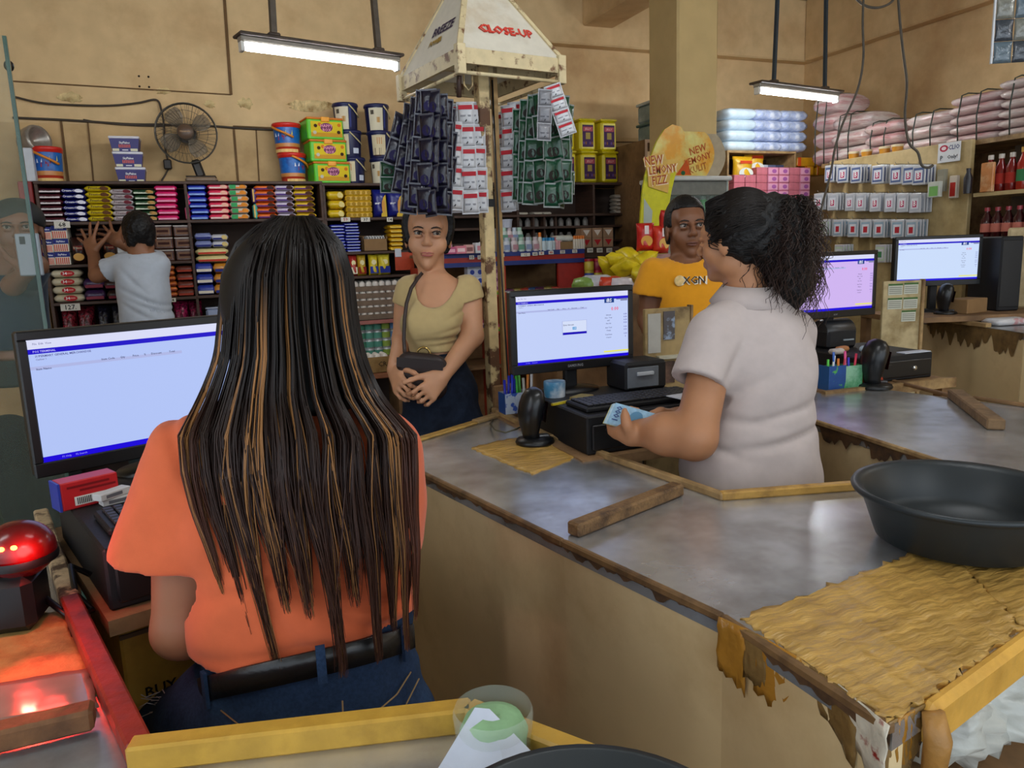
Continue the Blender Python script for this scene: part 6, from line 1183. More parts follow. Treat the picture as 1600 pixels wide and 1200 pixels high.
pr = loc2(dr3, -.1, -.015, 0); t = thing('pen_box', 'green folder box of coloured pens left of the right till scanner', 'pen holder', pr, azw(72)); MB().box(-.07, .07, -.025, .025, 0, .003, plas('#3a8a5a')).box(-.07, .0, -.027, -.025, 0, .085, mat('#1f4a8c', rough=.35, col2='#58b04a', mixs=20., lo=.52, hi=.56)).box(.0, .07, -.027, -.025, 0, .08, mat('#8fc0a0', rough=.4, col2='#3f8a5a', mixs=14.)).box(-.07, .07, .025, .027, 0, .08, plas('#2f7a4a')).box(-.072, -.07, -.027, .027, 0, .085, plas('#2a5a94')).box(.07, .072, -.027, .027, 0, .08, mat('#3f9a4a', rough=.3)).build('box', t)
for i in range(8):
    c = ('#58c84a', '#d8d8d4', '#3a6ac0', '#d87a2a', '#c03a4a', '#d84a8a', '#3a3ac0', '#e03a5a')[i]; MB().tube([(-.055+.0155*i, 0, .005), (-.055+.0155*i+.012*math.sin(2*i), .0, .105+.012*(i % 3))], .0042, plas(c), 8).build('pen', label=('lime', 'white', 'blue', 'orange', 'red', 'pink', 'dark blue', 'coral')[i]+' pen in the green folder box at the right till', cat='pen', loc=pr, rz=azw(72))
t = loc2(dr3, .02, -.035, 0); MB().pillow(.075, .03, .04, foil('#b03a24')).text('Crisps', .016, ink('#f0e0c0'), (0, -.0165, .02)).build('snack_bag', loc=t, rz=azw(72), label='small orange-red snack bag before the right cash drawer', cat='snack bag')
sb2 = Pz(1366, 606, HC+.001); scanner('black hooded barcode scanner on the second counter', (sb2[0], sb2[1], HC+.0015), azw(80), 1.12)
cb_ = Pd(1408, 520, 3.25); t = thing('calendar_board', 'pale wooden board with three small calendar sheets beside the right till', 'board', (cb_[0], cb_[1], 0), azw(85)); zt_ = Pd(1408, 438, 3.25)[2]
MB().box(-.09, .088, 0, .014, 0, zt_, mat('#b9a67c', rough=.65, col2='#8a7448', mixs=8., var=.1), .002).build('board', t); MB().box(.08, .094, -.01, .018, 0, zt_+.004, WOODL, .003).build('frame', t)
for i, (x, z_) in enumerate(((-.035, -.035), (.035, -.033), (-.035, -.095), (.035, -.095), (.03, -.15))):
    m = MB().box(-.032, .032, -.002, 0, -.024, .024, paper('#c3c4b4')); m.card(-.032, .032, .016, .024, -.0026, ink('#4a6a3a'))
    for k in range(4): m.card(-.028, .028, -.018+k*.008, -.0145+k*.008, -.0026, ink('#8a8a80'))
    m.build('calendar_sheet', t, loc=(x-.002, 0, zt_+z_))
PR2 = Pd(1395, 449, 3.75); m4 = monitor(PR2, azw(88), .44, .245, 'computer monitor furthest right with a bright blue-white screen', bg='#cadcfa', standh=.13, brand=None)
m4z = m4.location.z-.13
desk('till_desk', 'dark desk carrying the furthest right monitor', [loc2(m4, -.3, -.25, 0)[:2], loc2(m4, .5, -.25, 0)[:2], loc2(m4, .5, .15, 0)[:2], loc2(m4, -.3, .15, 0)[:2]], m4z)
scanner('black hooded scanner below the furthest right monitor', loc2(m4, -.02, -.12, -.1295), azw(95), .95)
MB().box(-.08, .08, -.05, .05, 0, .07, KR, .003).build('carton', loc=loc2(m4, .1, -.1, -.1295), rz=.1, label='small brown carton below the furthest right monitor', cat='carton')
t = thing('computer_tower', 'black computer tower right of the furthest monitor', 'computer', loc2(m4, .30, .0, -.1295), azw(88)); MB().box(-.05, .06, -.1, .14, 0, .36, BLACKM, .006).build('case', t); MB().box(-.045, .055, -.104, -.1, .02, .34, BLACK, .003).build('front', t)
bq = loc2(m4, .42, .02, -.1295); MB().box(-.06, .06, -.01, .01, 0, .40, mat('#b8a27a', rough=.6, col2='#8a7448', mixs=7., var=.1), .01).build('room_divider', loc=bq, rz=azw(88), label='worn cream wood panel right of the black computer tower', cat='panel')
wp = Pz(1570, 508, HR); MB().pillow(.17, .1, .035, mat('#c9c8ca', rough=.3, bump=.4, bs=20., col2='#b98a8c', mixs=14., lo=.55, hi=.62)).build('wrapped_pack', loc=(wp[0], wp[1], HR+.001), rz=azw(80), label='white wrapped pack lying on the far right counter', cat='pack')
# dark green reflection in the glass, built as a sack behind it
gb_ = Pd(-5, 700, 2.3); MB().lathe([(.14, 0), (.2, .1), (.19, .5), (.13, .85), (.05, .95)], mat('#26331c', rough=.9, var=.3, vs=12., bump=.6, bs=14.), 24, sx=.7).build('reflection_sack', loc=(gb_[0]-.12, gb_[1]-.05, 0), label='sack standing in for a dark green reflection in the far left glass', cat='sack')
# ================================================================ sachet stall with pyramid roof
FcP = Pd(719, 97, 2.28); ZE = FcP[2]; RcP = Pz(876, 114, ZE); LcP = Pz(633, 143, ZE)
ex_ = (RcP-FcP)[:2]; ey_ = (LcP-FcP)[:2]
SW = float(np.linalg.norm(ex_)); sa = math.atan2(ex_[1], ex_[0]); SDp = max(SW*.9, float(np.linalg.norm(ey_)))
sl_ = thing('sachet_stall', 'rusty metal display stand with a white pyramid roof', 'display stand', (FcP[0], FcP[1], 0), sa)
RUSTW = mat('#c9b78e', rough=.55, col2='#6b4528', mixs=22., lo=.56, hi=.64, var=.1); RUSTP = mat('#c4ad7e', rough=.6, col2='#5a3a22', mixs=16., lo=.5, hi=.58, var=.15)
WHT = mat('#d4cdbd', rough=.45, col2='#b09468', mixs=5., lo=.55, hi=.85, var=.05)
hb = .045; apex = Vector((SW*.46, SDp*.5, ZE+.40))
cs = [Vector((0, 0, ZE+hb)), Vector((SW, 0, ZE+hb)), Vector((SW, SDp, ZE+hb)), Vector((0, SDp, ZE+hb))]
for i in range(4):
    a, b = cs[i], cs[(i+1) % 4]; n = ((b-a).cross(apex-a)).normalized(); vs = [a, b, apex, a-n*.004, b-n*.004, apex-n*.004]; MB().raw(vs, [(0, 1, 2), (5, 4, 3), (0, 3, 4, 1), (1, 4, 5, 2), (2, 5, 3, 0)], WHT).build('roof_panel', sl_)
    MB().obox(a-Vector((0, 0, hb*.55)), b-Vector((0, 0, hb*.55)), .012, hb, RUSTW, up=(0, 0, 1)).build('eave_rail', sl_); MB().obox(a, apex, .018, .01, RUSTW, up=n).build('hip_rail', sl_)
    MB().box(a.x-.014, a.x+.014, a.y-.014, a.y+.014, ZE-.035, ZE+hb+.008, RUSTW, .002).build('corner_plate', sl_)
def onface(i, t, c, c2, u, v, size, rot=0.):     # lettering laid on a roof face
    a, b = cs[i], cs[(i+1) % 4]; e = (b-a).normalized(); n = (b-a).cross(apex-a).normalized(); up = n.cross(e)
    m = MB(); o0 = a+e*u+up*v+n*.0015
    m.T = Matrix(((e.x, up.x, n.x, o0.x), (e.y, up.y, n.y, o0.y), (e.z, up.z, n.z, o0.z), (0, 0, 0, 1)))
    if c2: m.text(t, size*1.06, ink(c2), (-.003, -.003, 0), face='z', rot=rot)
    for dx in (-.0012, 0, .0012): m.text(t, size, ink(c), (dx, dx*.5, .0008+dx*.05), face='z', rot=rot)
    m.build('lettering', sl_)
onface(0, 'CLOSE-UP', '#d2493c', '#a83228', SW*.53, .088, .043); onface(3, 'BREEZE', '#3a2a44', None, SDp*.56, .115, .046, .0); onface(3, 'POWER', '#a8842a', '#5a4432', SDp*.5, .075, .026, .0)
px_, py_ = SW*.42, SDp*.42
pz = Pd(752, 135, 2.45); 
a_ = -sa; pl = np.array([pz[0]-FcP[0], pz[1]-FcP[1]]); px_ = pl[0]*math.cos(a_)-pl[1]*math.sin(a_); py_ = pl[0]*math.sin(a_)+pl[1]*math.cos(a_)
px_ = min(max(px_, .06), SW-.06); py_ = min(max(py_, .06), SDp-.04)
MB().box(px_-.019, px_+.019, py_-.019, py_+.019, 0, ZE+.1, RUSTP, .002).build('post', sl_); MB().box(px_+.04, px_+.055, py_-.01, py_+.01, .9, ZE+.05, mat('#9a7a4c', rough=.6, var=.2)).build('side_strut', sl_); MB().box(px_-.022, px_+.022, py_-.022, py_+.022, ZE-.42, ZE-.395, BLACKM).build('tape_band', sl_)
MB().obox((px_, py_, ZE+.04), (apex.x, apex.y, apex.z-.05), .03, .03, RUSTW, up=(1, 0, 0)).build('roof_strut', sl_)
for a, b in (((0, 0), (SW, 0)), ((0, 0), (0, SDp)), ((SW, 0), (SW, SDp)), ((0, SDp), (SW, SDp))): MB().tube([(a[0], a[1], ZE-.028), (b[0], b[1], ZE-.028)], .006, RUSTW, 8).build('hanging_rod', sl_)
for (x0_, x1_, yy) in ((px_, 0, py_), (px_, SW, py_)): MB().obox((x0_, yy, ZE+.015), (x1_, yy, ZE+.015), .02, .03, RUSTW).build('cross_rail', sl_)
MB().box(px_-.1, px_+.1, py_-.1, py_+.1, 0, .02, RUSTP).build('foot_plate', sl_)
MB().tube([(px_-.11, py_-.06, ZE), (px_-.115, py_-.06, ZE-.09)], .008, mat('#3a241a', rough=.6), 6).tube([(px_-.06, py_-.05, ZE), (px_-.06, py_-.05, ZE-.05), (px_-.075, py_-.05, ZE-.065), (px_-.09, py_-.05, ZE-.05), (px_-.09, py_-.05, ZE-.02)], .003, RUSTP, 6).build('hook', sl_)
MB().tube([(px_+.03, py_-.02, ZE-.02), (px_+.032, py_-.024, ZE-.5), (px_+.04, py_-.03, ZE-.9), (px_+.045, py_-.03, ZE-1.1), (px_+.03, py_-.02, ZE-1.2)], .003, BLACK, 6).build('cable', sl_)
MB().box(px_-.018, px_+.06, py_-.03, py_-.02, ZE-1.18, ZE-1.02, mat('#7a5a38', rough=.7, var=.3, bump=.6), .006).build('cardboard_wrap', sl_)
# sachets: one mesh per kind, hung in strips
def sachet_mesh(c, w, h, band, c2, swoosh, edge):
    m = MB(); m.bag(w*.9, .010, h*.86, foil(c), 5, 6); m.T = Matrix.Translation((0, 0, 0))
    m.box(-w/2, w/2, -.0006, .0006, -h*.07, .0, foil(edge)); m.box(-w/2, w/2, -.0006, .0006, h*.86, h*.93, foil(edge)); m.box(-w/2, -w*.44, -.0006, .0006, 0, h*.86, foil(edge)); m.box(w*.44, w/2, -.0006, .0006, 0, h*.86, foil(edge))
    y = -.0068
    if band: m.card(-w*.4, w*.4, h*.60, h*.78, y, ink(band)); 
    if c2: m.card(-w*.3, w*.3, h*.3, h*.38, y, ink(c2)); m.raw([(-w*.06, y, h*.1), (w*.02, y, h*.1), (w*.14, y, h*.24), (w*.08, y, h*.26)], [(0, 1, 2, 3)], ink('#3a3a3e'))
    if swoosh: m.oval(0, h*.3, w*.28, h*.2, y, ink(swoosh), 10)
    return m.mesh('sachet')
SH = .078
KS = {'navy': sachet_mesh('#100f22', .052, SH, None, None, '#1d1740', '#3c3c46'), 'white': sachet_mesh('#c3c3c6', .056, SH, '#b02a34', '#8a8a90', None, '#b4b4b8'), 'green': sachet_mesh('#12402a', .052, SH, None, None, '#26201c', '#6a706c'), 'grey': sachet_mesh('#77777c', .05, SH, None, '#5a5a60', None, '#88888c')}
def strip(kind, px, py_top, py_bot, depth, lean, yaw, lab, n=None, curl=0., s=1.):
    top = Pd(px, py_top, depth); bot = Pd(px+lean, py_bot, depth); L = top[2]-bot[2]; n = n or max(2, int(round(L/(SH*.93*s)))); sp = L/n
    t = thing('sachet_strip', lab, 'sachet strip', bot, yaw, 'hanging sachet strips'); dx = (top-bot)/n
    c, q = math.cos(-yaw), math.sin(-yaw); dl_ = (dx[0]*c-dx[1]*q, dx[0]*q+dx[1]*c); ang = math.atan2(dl_[0], sp)
    for i in range(n):
        bend = curl*(i/n)**2
        o = place(KS[kind], 'sachet', t, (dl_[0]*i, dl_[1]*i+bend*.05, sp*i), 0); o.rotation_euler = (RNG.uniform(-.12, .12)-bend*.9, ang, RNG.uniform(-.25, .25)); o.scale = (s, 1, sp/(SH*.93))
    return t
nm = ('first', 'second', 'third', 'fourth', 'fifth', 'sixth', 'seventh', 'eighth', 'ninth', 'tenth', 'eleventh', 'twelfth')
for i, (px, pt, pb2, d, ln, yw) in enumerate(((633, 175, 345-90, 2.36, -22, .5), (648, 158, 300, 2.34, -24, .3), (656, 148, 332, 2.30, -18, .2), (664, 142, 322, 2.28, -14, .0), (672, 140, 332, 2.26, -8, -.3), (680, 142, 336, 2.25, -6, -.6), (688, 148, 326, 2.29, 0, -.2), (694, 155, 334, 2.31, 0, .3), (700, 166, 322, 2.36, -2, .6), (676, 145, 318, 2.33, 2, .9))):
    strip('navy', px, pt, pb2, d, ln, azw(90)+yw, nm[i]+' dark navy foil sachet strip from the left in the left bundle', curl=.4 if i < 3 else 0)
for i, (px, pt, pb2, d, ln) in enumerate(((712, 163, 330, 2.44, 5), (726, 160, 332, 2.42, 10), (742, 160, 330, 2.46, 8), (708, 190, 326, 2.40, 2), (732, 205, 330, 2.5, -4))):
    strip('white', px, pt, pb2, d, ln, azw(90)+.1*i, nm[i]+' white and red sachet strip between the navy bundle and the post')
for i, (px, pt, pb2, d, ln) in enumerate(((797, 165, 328, 2.52, -2), (785, 175, 330, 2.56, 2), (806, 160, 326, 2.54, -8))):
    strip('white', px, pt, pb2, d, ln, azw(90)-.3, nm[i]+' white and red sachet strip just right of the post')
for i, (px, pt, pb2, d, ln, yw) in enumerate(((812, 170, 312, 2.48, 0, .2), (824, 156, 316, 2.46, -4, .1), (836, 150, 318, 2.44, -8, .0), (846, 146, 316, 2.42, 0, -.5), (856, 142, 322, 2.40, 6, .3), (868, 144, 318, 2.40, 4, -.7), (876, 150, 316, 2.41, 6, .2), (884, 162, 300, 2.44, 4, .8), (862, 146, 322, 2.46, 12, 1.1))):
    strip('green', px, pt, pb2, d, ln, azw(90)+yw, nm[i]+' dark green sachet strip from the left in the right bundle')
strip('white', 862, 132, 210, 2.34, 26, azw(90), 'short white and red sachet strip draped over the right rod corner', n=4, s=.95)
strip('grey', 852, 140, 218, 2.33, -2, azw(90), 'short grey sachet strip hanging beside the white one at the right rod corner', n=3, s=.9)
strip('green', 607, 252, 300, 2.4, 0, azw(90), 'loose end of dark foil sachets left of the navy bundle', n=2)
# ================================================================ people: signed-distance bodies meshed with surface nets
A3_ = lambda *p: np.array(p, float)
class SDF:
    def __init__(s, lo, hi, h):
        s.h = h; s.lo = np.array(lo, float); n = np.ceil((np.array(hi)-s.lo)/h).astype(int)+1; s.n = n
        s.ax = [s.lo[i]+h*np.arange(n[i], dtype=np.float32) for i in range(3)]
        s.D = np.full(tuple(n), .2, np.float32)
    def _sl(s, lo, hi):
        a = [max(0, int((lo[i]-s.lo[i])/s.h)) for i in range(3)]; b = [min(s.n[i], int((hi[i]-s.lo[i])/s.h)+2) for i in range(3)]
        if any(b[i] <= a[i] for i in range(3)): return None
        return tuple(slice(a[i], b[i]) for i in range(3))
    def _xyz(s, sl): return s.ax[0][sl[0]][:, None, None], s.ax[1][sl[1]][None, :, None], s.ax[2][sl[2]][None, None, :]
    def _mix(s, sl, d, k, mode):
        A = s.D[sl]
        if mode == 'add': h = np.maximum(k-np.abs(A-d), 0)/k; s.D[sl] = np.minimum(A, d)-h*h*k*.25
        else: d = -d; h = np.maximum(k-np.abs(A-d), 0)/k; s.D[sl] = np.maximum(A, d)+h*h*k*.25
    def cone(s, a, b, ra, rb, k=.015, flat=None, mode='add'):
        a = np.array(a, float); b = np.array(b, float); r = max(ra, rb)*(1.6 if flat else 1)+k+2*s.h
        sl = s._sl(np.minimum(a, b)-r, np.maximum(a, b)+r)
        if sl is None: return s
        X, Y, Z = s._xyz(sl); d = b-a; L2 = max(d@d, 1e-9); px, py, pz = X-a[0], Y-a[1], Z-a[2]
        t = np.clip((px*d[0]+py*d[1]+pz*d[2])/L2, 0, 1); qx, qy, qz = px-t*d[0], py-t*d[1], pz-t*d[2]
        if flat is not None:
            n, f = np.array(flat[0], float), flat[1]; n /= np.linalg.norm(n); w = (qx*n[0]+qy*n[1]+qz*n[2])*(1/f-1); qx, qy, qz = qx+w*n[0], qy+w*n[1], qz+w*n[2]
        s._mix(sl, np.sqrt(qx*qx+qy*qy+qz*qz)-(ra+t*(rb-ra)), k, mode); return s
    def ell(s, c, r, R=None, k=.015, mode='add'):
        c = np.array(c, float); r = np.array(r, float); m = max(r)+k+2*s.h; sl = s._sl(c-m, c+m)
        if sl is None: return s
        X, Y, Z = s._xyz(sl); P = [X-c[0], Y-c[1], Z-c[2]]
        if R is not None: P = [R[0][i]*P[0]+R[1][i]*P[1]+R[2][i]*P[2] for i in range(3)]
        k0 = np.sqrt((P[0]/r[0])**2+(P[1]/r[1])**2+(P[2]/r[2])**2); k1 = np.sqrt((P[0]/r[0]**2)**2+(P[1]/r[1]**2)**2+(P[2]/r[2]**2)**2)+1e-6
        s._mix(sl, (k0*(k0-1)/k1).astype(np.float32), k, mode); return s
    def loft(s, rows, k=.02, p=2.3, ends=.02):
        """rows: (z,cx,cy,rx,ry) ascending or not"""
        rows = sorted(rows); z, cx, cy, rx, ry = [np.array(q, np.float32) for q in zip(*rows)]; m = k+2*s.h
        lo = [min(cx-rx)-m, min(cy-ry)-m, z[0]-m]; hi = [max(cx+rx)+m, max(cy+ry)+m, z[-1]+m]; sl = s._sl(lo, hi)
        if sl is None: return s
        X, Y, Z = s._xyz(sl); zz = Z[0, 0]; I = lambda v: np.interp(zz, z, v).astype(np.float32)[None, None, :]
        def sm(v):      # smooth the interpolation a little
            q = np.interp(zz, z, v); n = max(1, int(.02/s.h)); kk = np.ones(2*n+1)/(2*n+1); return np.convolve(np.pad(q, n, 'edge'), kk, 'valid').astype(np.float32)[None, None, :]
        RX, RY = sm(rx), sm(ry); d = ((np.abs((X-sm(cx))/RX)**p+np.abs((Y-sm(cy))/RY)**p)**(1/p)-1)*np.minimum(RX, RY)
        e = np.maximum(Z-z[-1], z[0]-Z); h = np.maximum(ends-np.abs(d-e), 0)/ends; d = np.maximum(d, e)+h*h*ends*.25
        s._mix(sl, d, k, 'add'); return s
    def trim(s, p, n, rad):     # cut by a plane, only near p
        n = np.array(n, float); n /= np.linalg.norm(n); sl = s._sl(np.array(p)-rad, np.array(p)+rad); X, Y, Z = s._xyz(sl); m = (X-p[0])**2+(Y-p[1])**2+(Z-p[2])**2 < rad*rad
        d = (X-p[0])*n[0]+(Y-p[1])*n[1]+(Z-p[2])*n[2]; s.D[sl] = np.where(m, np.maximum(s.D[sl], d), s.D[sl]); return s
    def shell(s, t): s.D = np.maximum(s.D, -(s.D+t)); return s
    def cut(s, p, n):     # remove the half space on the side n points to
        n = np.array(n, float); n /= np.linalg.norm(n); X, Y, Z = s._xyz((slice(None),)*3); s.D = np.maximum(s.D, (X-p[0])*n[0]+(Y-p[1])*n[1]+(Z-p[2])*n[2]).astype(np.float32); return s
    def disp(s, f): X, Y, Z = s._xyz((slice(None),)*3); s.D = (s.D+f(X, Y, Z)).astype(np.float32); return s
    def mesh(s, smooth=1):
        D = s.D; n = D.shape; I = D < 0
        c = np.zeros((n[0]-1, n[1]-1, n[2]-1), np.int8)
        for i in (0, 1):
            for j in (0, 1):
                for k in (0, 1): c += I[i:n[0]-1+i, j:n[1]-1+j, k:n[2]-1+k]
        act = np.argwhere((c > 0) & (c < 8)); idx = np.full(c.shape, -1, np.int32); idx[tuple(act.T)] = np.arange(len(act))
        acc = np.zeros((len(act), 3)); cnt = np.zeros(len(act)); CR = [(i, j, k) for i in (0, 1) for j in (0, 1) for k in (0, 1)]
        V = {q: D[act[:, 0]+q[0], act[:, 1]+q[1], act[:, 2]+q[2]] for q in CR}
        for a in CR:
            for ax in range(3):
                if a[ax]: continue
                b = list(a); b[ax] = 1; b = tuple(b); va, vb = V[a], V[b]; m = (va < 0) != (vb < 0); t = np.where(m, va/np.where(m, va-vb, 1), 0)
                P = np.tile(np.array(a, float), (len(act), 1)); P[:, ax] += t; acc[m] += P[m]; cnt[m] += 1
        verts = s.lo+(act+acc/cnt[:, None])*s.h; F = []
        for ax in range(3):
            u, v = (ax+1) % 3, (ax+2) % 3; sa = [slice(None)]*3; sb = [slice(None)]*3; sa[ax] = slice(0, -1); sb[ax] = slice(1, None); A = I[tuple(sa)]; B = I[tuple(sb)]
            for flip, m in ((False, A & ~B), (True, ~A & B)):
                e = np.argwhere(m); ok = (e[:, u] > 0) & (e[:, v] > 0) & (e[:, u] < n[u]-1) & (e[:, v] < n[v]-1); e = e[ok]
                if not len(e): continue
                q = []
                for du, dv in ((-1, -1), (0, -1), (0, 0), (-1, 0)): w = e.copy(); w[:, u] += du; w[:, v] += dv; q.append(idx[tuple(w.T)])
                q = np.stack(q, 1); F.append(q[:, ::-1] if flip else q)
        F = np.concatenate(F)
        for _ in range(smooth):
            S_ = np.zeros_like(verts); N_ = np.zeros(len(verts))
            for i in range(4):
                a, b = F[:, i], F[:, (i+1) % 4]
                for x in range(3): S_[:, x] += np.bincount(a, verts[b, x], len(verts))+np.bincount(b, verts[a, x], len(verts))
                N_ += np.bincount(a, minlength=len(verts))+np.bincount(b, minlength=len(verts))
            verts = verts*.4+.6*S_/np.maximum(N_, 1)[:, None]
        return verts, F
def np_mesh(name, v, f, mat_, cols=None):
    me = bpy.data.meshes.new(name); k = f.shape[1]; me.vertices.add(len(v)); me.vertices.foreach_set('co', v.astype(np.float32).ravel()); me.loops.add(f.size); me.loops.foreach_set('vertex_index', f.astype(np.int32).ravel()); me.polygons.add(len(f)); me.polygons.foreach_set('loop_start', np.arange(0, f.size, k, dtype=np.int32)); me.polygons.foreach_set('use_smooth', np.ones(len(f), bool))
    me.materials.append(mat_)
    if cols is not None: a = me.color_attributes.new('tint', 'FLOAT_COLOR', 'POINT'); a.data.foreach_set('color', np.c_[cols, np.ones(len(v))].astype(np.float32).ravel())
    me.update(calc_edges=True); me.validate(); return me
def part(S_, name, m, parent, smooth=1, label=None): v, f = S_.mesh(smooth); return place(np_mesh(name, v, f, m), name, parent, label=label)
class Person:
    """root aligned with the view axis: local x right, y away, z up"""
    def __init__(s, label, px, py, d):
        w = Pd(px, py, d); s.w = np.array([w[0], w[1], 0.]); s.root = thing('person', label, 'person', s.w, -YAW); s.c, s.s = math.cos(YAW), math.sin(YAW)
    def P(s, px, py, d): q = Pd(px, py, d)-s.w; return np.array([q[0]*s.c-q[1]*s.s, q[0]*s.s+q[1]*s.c, q[2]])
    def at(s, x, y, py):          # local z that shows at image row py for a local x, y
        px, d = 800., 1.5
        for _ in range(25):
            p = s.P(px, py, d); px += (x-p[0])*F/d; d += (y-p[1])
        return s.P(px, py, d)[2]
    def rows(s, L, grow=0.):      # (py,pxL,pxR,depth,ry)
        o = []
        for py, a, b, d, ry in L: p, q = s.P(a, py, d), s.P(b, py, d); o.append(((p[2]+q[2])/2, (p[0]+q[0])/2, (p[1]+q[1])/2, abs(q[0]-p[0])/2+grow, ry+grow))
        return o
def rotz(a): return np.array([[math.cos(a), -math.sin(a), 0], [math.sin(a), math.cos(a), 0], [0, 0, 1.]])
def rotx(a): return np.array([[1., 0, 0], [0, math.cos(a), -math.sin(a)], [0, math.sin(a), math.cos(a)]])
def roty(a): return np.array([[math.cos(a), 0, math.sin(a)], [0, 1., 0], [-math.sin(a), 0, math.cos(a)]])
def head(S_, c, R, s=1., neck=None, jaw=1., k=.012, wx=1., nk=.048):
    """face looks along +y of the head frame; c sits on the eye line between the ears"""
    c = np.array(c); sw = np.array([s*wx, s, s]); T = lambda *p: c+R @ (np.array(p)*sw); e = lambda p, r, kk=k, m='add': S_.ell(T(*p), np.array(r)*sw, R, kk*s, m)
    e((0, -.014, .030), (.074, .092, .086)); e((0, .020, -.040), (.058*jaw, .062, .066)); e((0, .054, -.088), (.026*jaw, .026, .022)); e((.034, .042, -.028), (.032, .032, .034)); e((-.034, .042, -.028), (.032, .032, .034)); e((0, .062, .028), (.052, .024, .026))
    for q in (-1, 1): e((q*.031, .094, .004), (.019, .017, .0105), .012, 'sub'); e((q*.012, .092, -.030), (.0085, .009, .0075), .007); e((q*.075, -.006, -.012), (.007, .019, .030), .008); e((q*.048*jaw, .0, -.060), (.019*jaw, .034, .030))
    for q in (-1, 1): e((q*.031, .0765, .0120), (.0168, .0118, .0070), .003); e((q*.031, .0755, -.0050), (.0160, .0110, .0060), .003)
    S_.cone(T(0, .083, .012), T(0, .103, -.024), .0075*s, .0105*s, .011*s)
    e((0, .081, -.055), (.022, .010, .0055), .007); e((0, .080, -.065), (.019, .010, .006), .007); e((0, .092, -.0605), (.02, .006, .0016), .003, 'sub')
    if neck is not None: S_.cone(T(0, -.022, -.050), neck[0], nk*s, neck[1], .02)
    return T
def face_parts(T, R, s, root, gaze=(0, 0), brow='#15100d', lip='#8a4a42', lipm=True):
    W_ = mat('#94897f', rough=.2, var=.02); IR = mat('#140c08', rough=.08, var=0); BRM = mat(brow, rough=.7); LP = mat(lip, rough=.4, var=.05)
    for q in (-1, 1):
        m = MB(); m.ell((0, 0, 0), (.0118*s, .0118*s, .0118*s), W_, 16, 12); c = T(q*.031, .0735, .004); o = m.build('eye', root, loc=c)
        g = R @ np.array([gaze[0], 1., gaze[1]]); g /= np.linalg.norm(g); MB().ell((0, 0, 0), (.0066*s, .0066*s, .0066*s), IR, 12, 8).build('iris', o, loc=g*.0066*s)
        up = [T(q*.031+x, .0865-abs(x)*.25, .0105-x*x*22+(.001 if q*x > 0 else 0)) for x in np.linspace(-.0155, .0155, 9)]; MB().tube(up, [.0008]+[.0021*s]*7+[.0008], mat('#1a100c', rough=.6), 6).build('eyelid', root)
        br = [T(q*x, .0905-(x-.02)**2*8, z_) for x, z_ in ((.013, .0175), (.021, .0205), (.031, .0222), (.041, .0205), (.049, .016))]; MB().tube(br, [.002*s, .0032*s, .003*s, .0024*s, .001*s], BRM, 8, flat=.7).build('eyebrow', root)
    if lipm:
        for z_, hw, rr, zz in ((-.0560, .0235, .0040, -.0014), (-.0650, .021, .0050, .0024)): MB().tube([T(x, .0885-x*x*16, z_+zz*(abs(x)/hw)**2-(.0016 if zz < 0 and abs(x) < .004 else 0)) for x in np.linspace(-hw, hw, 9)], [rr*s*v for v in (.25, .6, .85, 1, 1, 1, .85, .6, .25)], LP, 8, flat=.75).build('lip', root)
def hair_cap(S_, c, R, s, front, low, side, grow=.006, wx=1., burn=None):
    """scalp hair: front hairline height, lower edge behind, y where the sideburn ends (head frame)"""
    c = np.array(c); T = lambda *p: c+R @ (np.array(p)*s)
    S_.ell(T(0, -.016, .032), np.array(((.074+grow)*wx, .092+grow, .086+grow))*s, R, .02)
    for q in (-1, 1): S_.ell(T(q*.046*wx, -.03, -.02), np.array((.028*wx, .055, .055))*s, R, .02)
    X, Y, Z = S_._xyz((slice(None),)*3); P_ = [(X-c[0]), (Y-c[1]), (Z-c[2])]; h = [(R[0][i]*P_[0]+R[1][i]*P_[1]+R[2][i]*P_[2])/s for i in range(3)]
    fr = np.maximum(side-h[1], h[2]-front+.6*np.maximum(np.abs(h[0])-.035, 0)*0+8*np.maximum(np.abs(h[0])-.03, 0)**2); lw = h[2]-(low if burn is None else np.where(h[1] > -.045, burn, low))
    S_.D = np.maximum(S_.D, np.maximum(-np.minimum(fr, 9)*s, -lw*s)).astype(np.float32); return S_
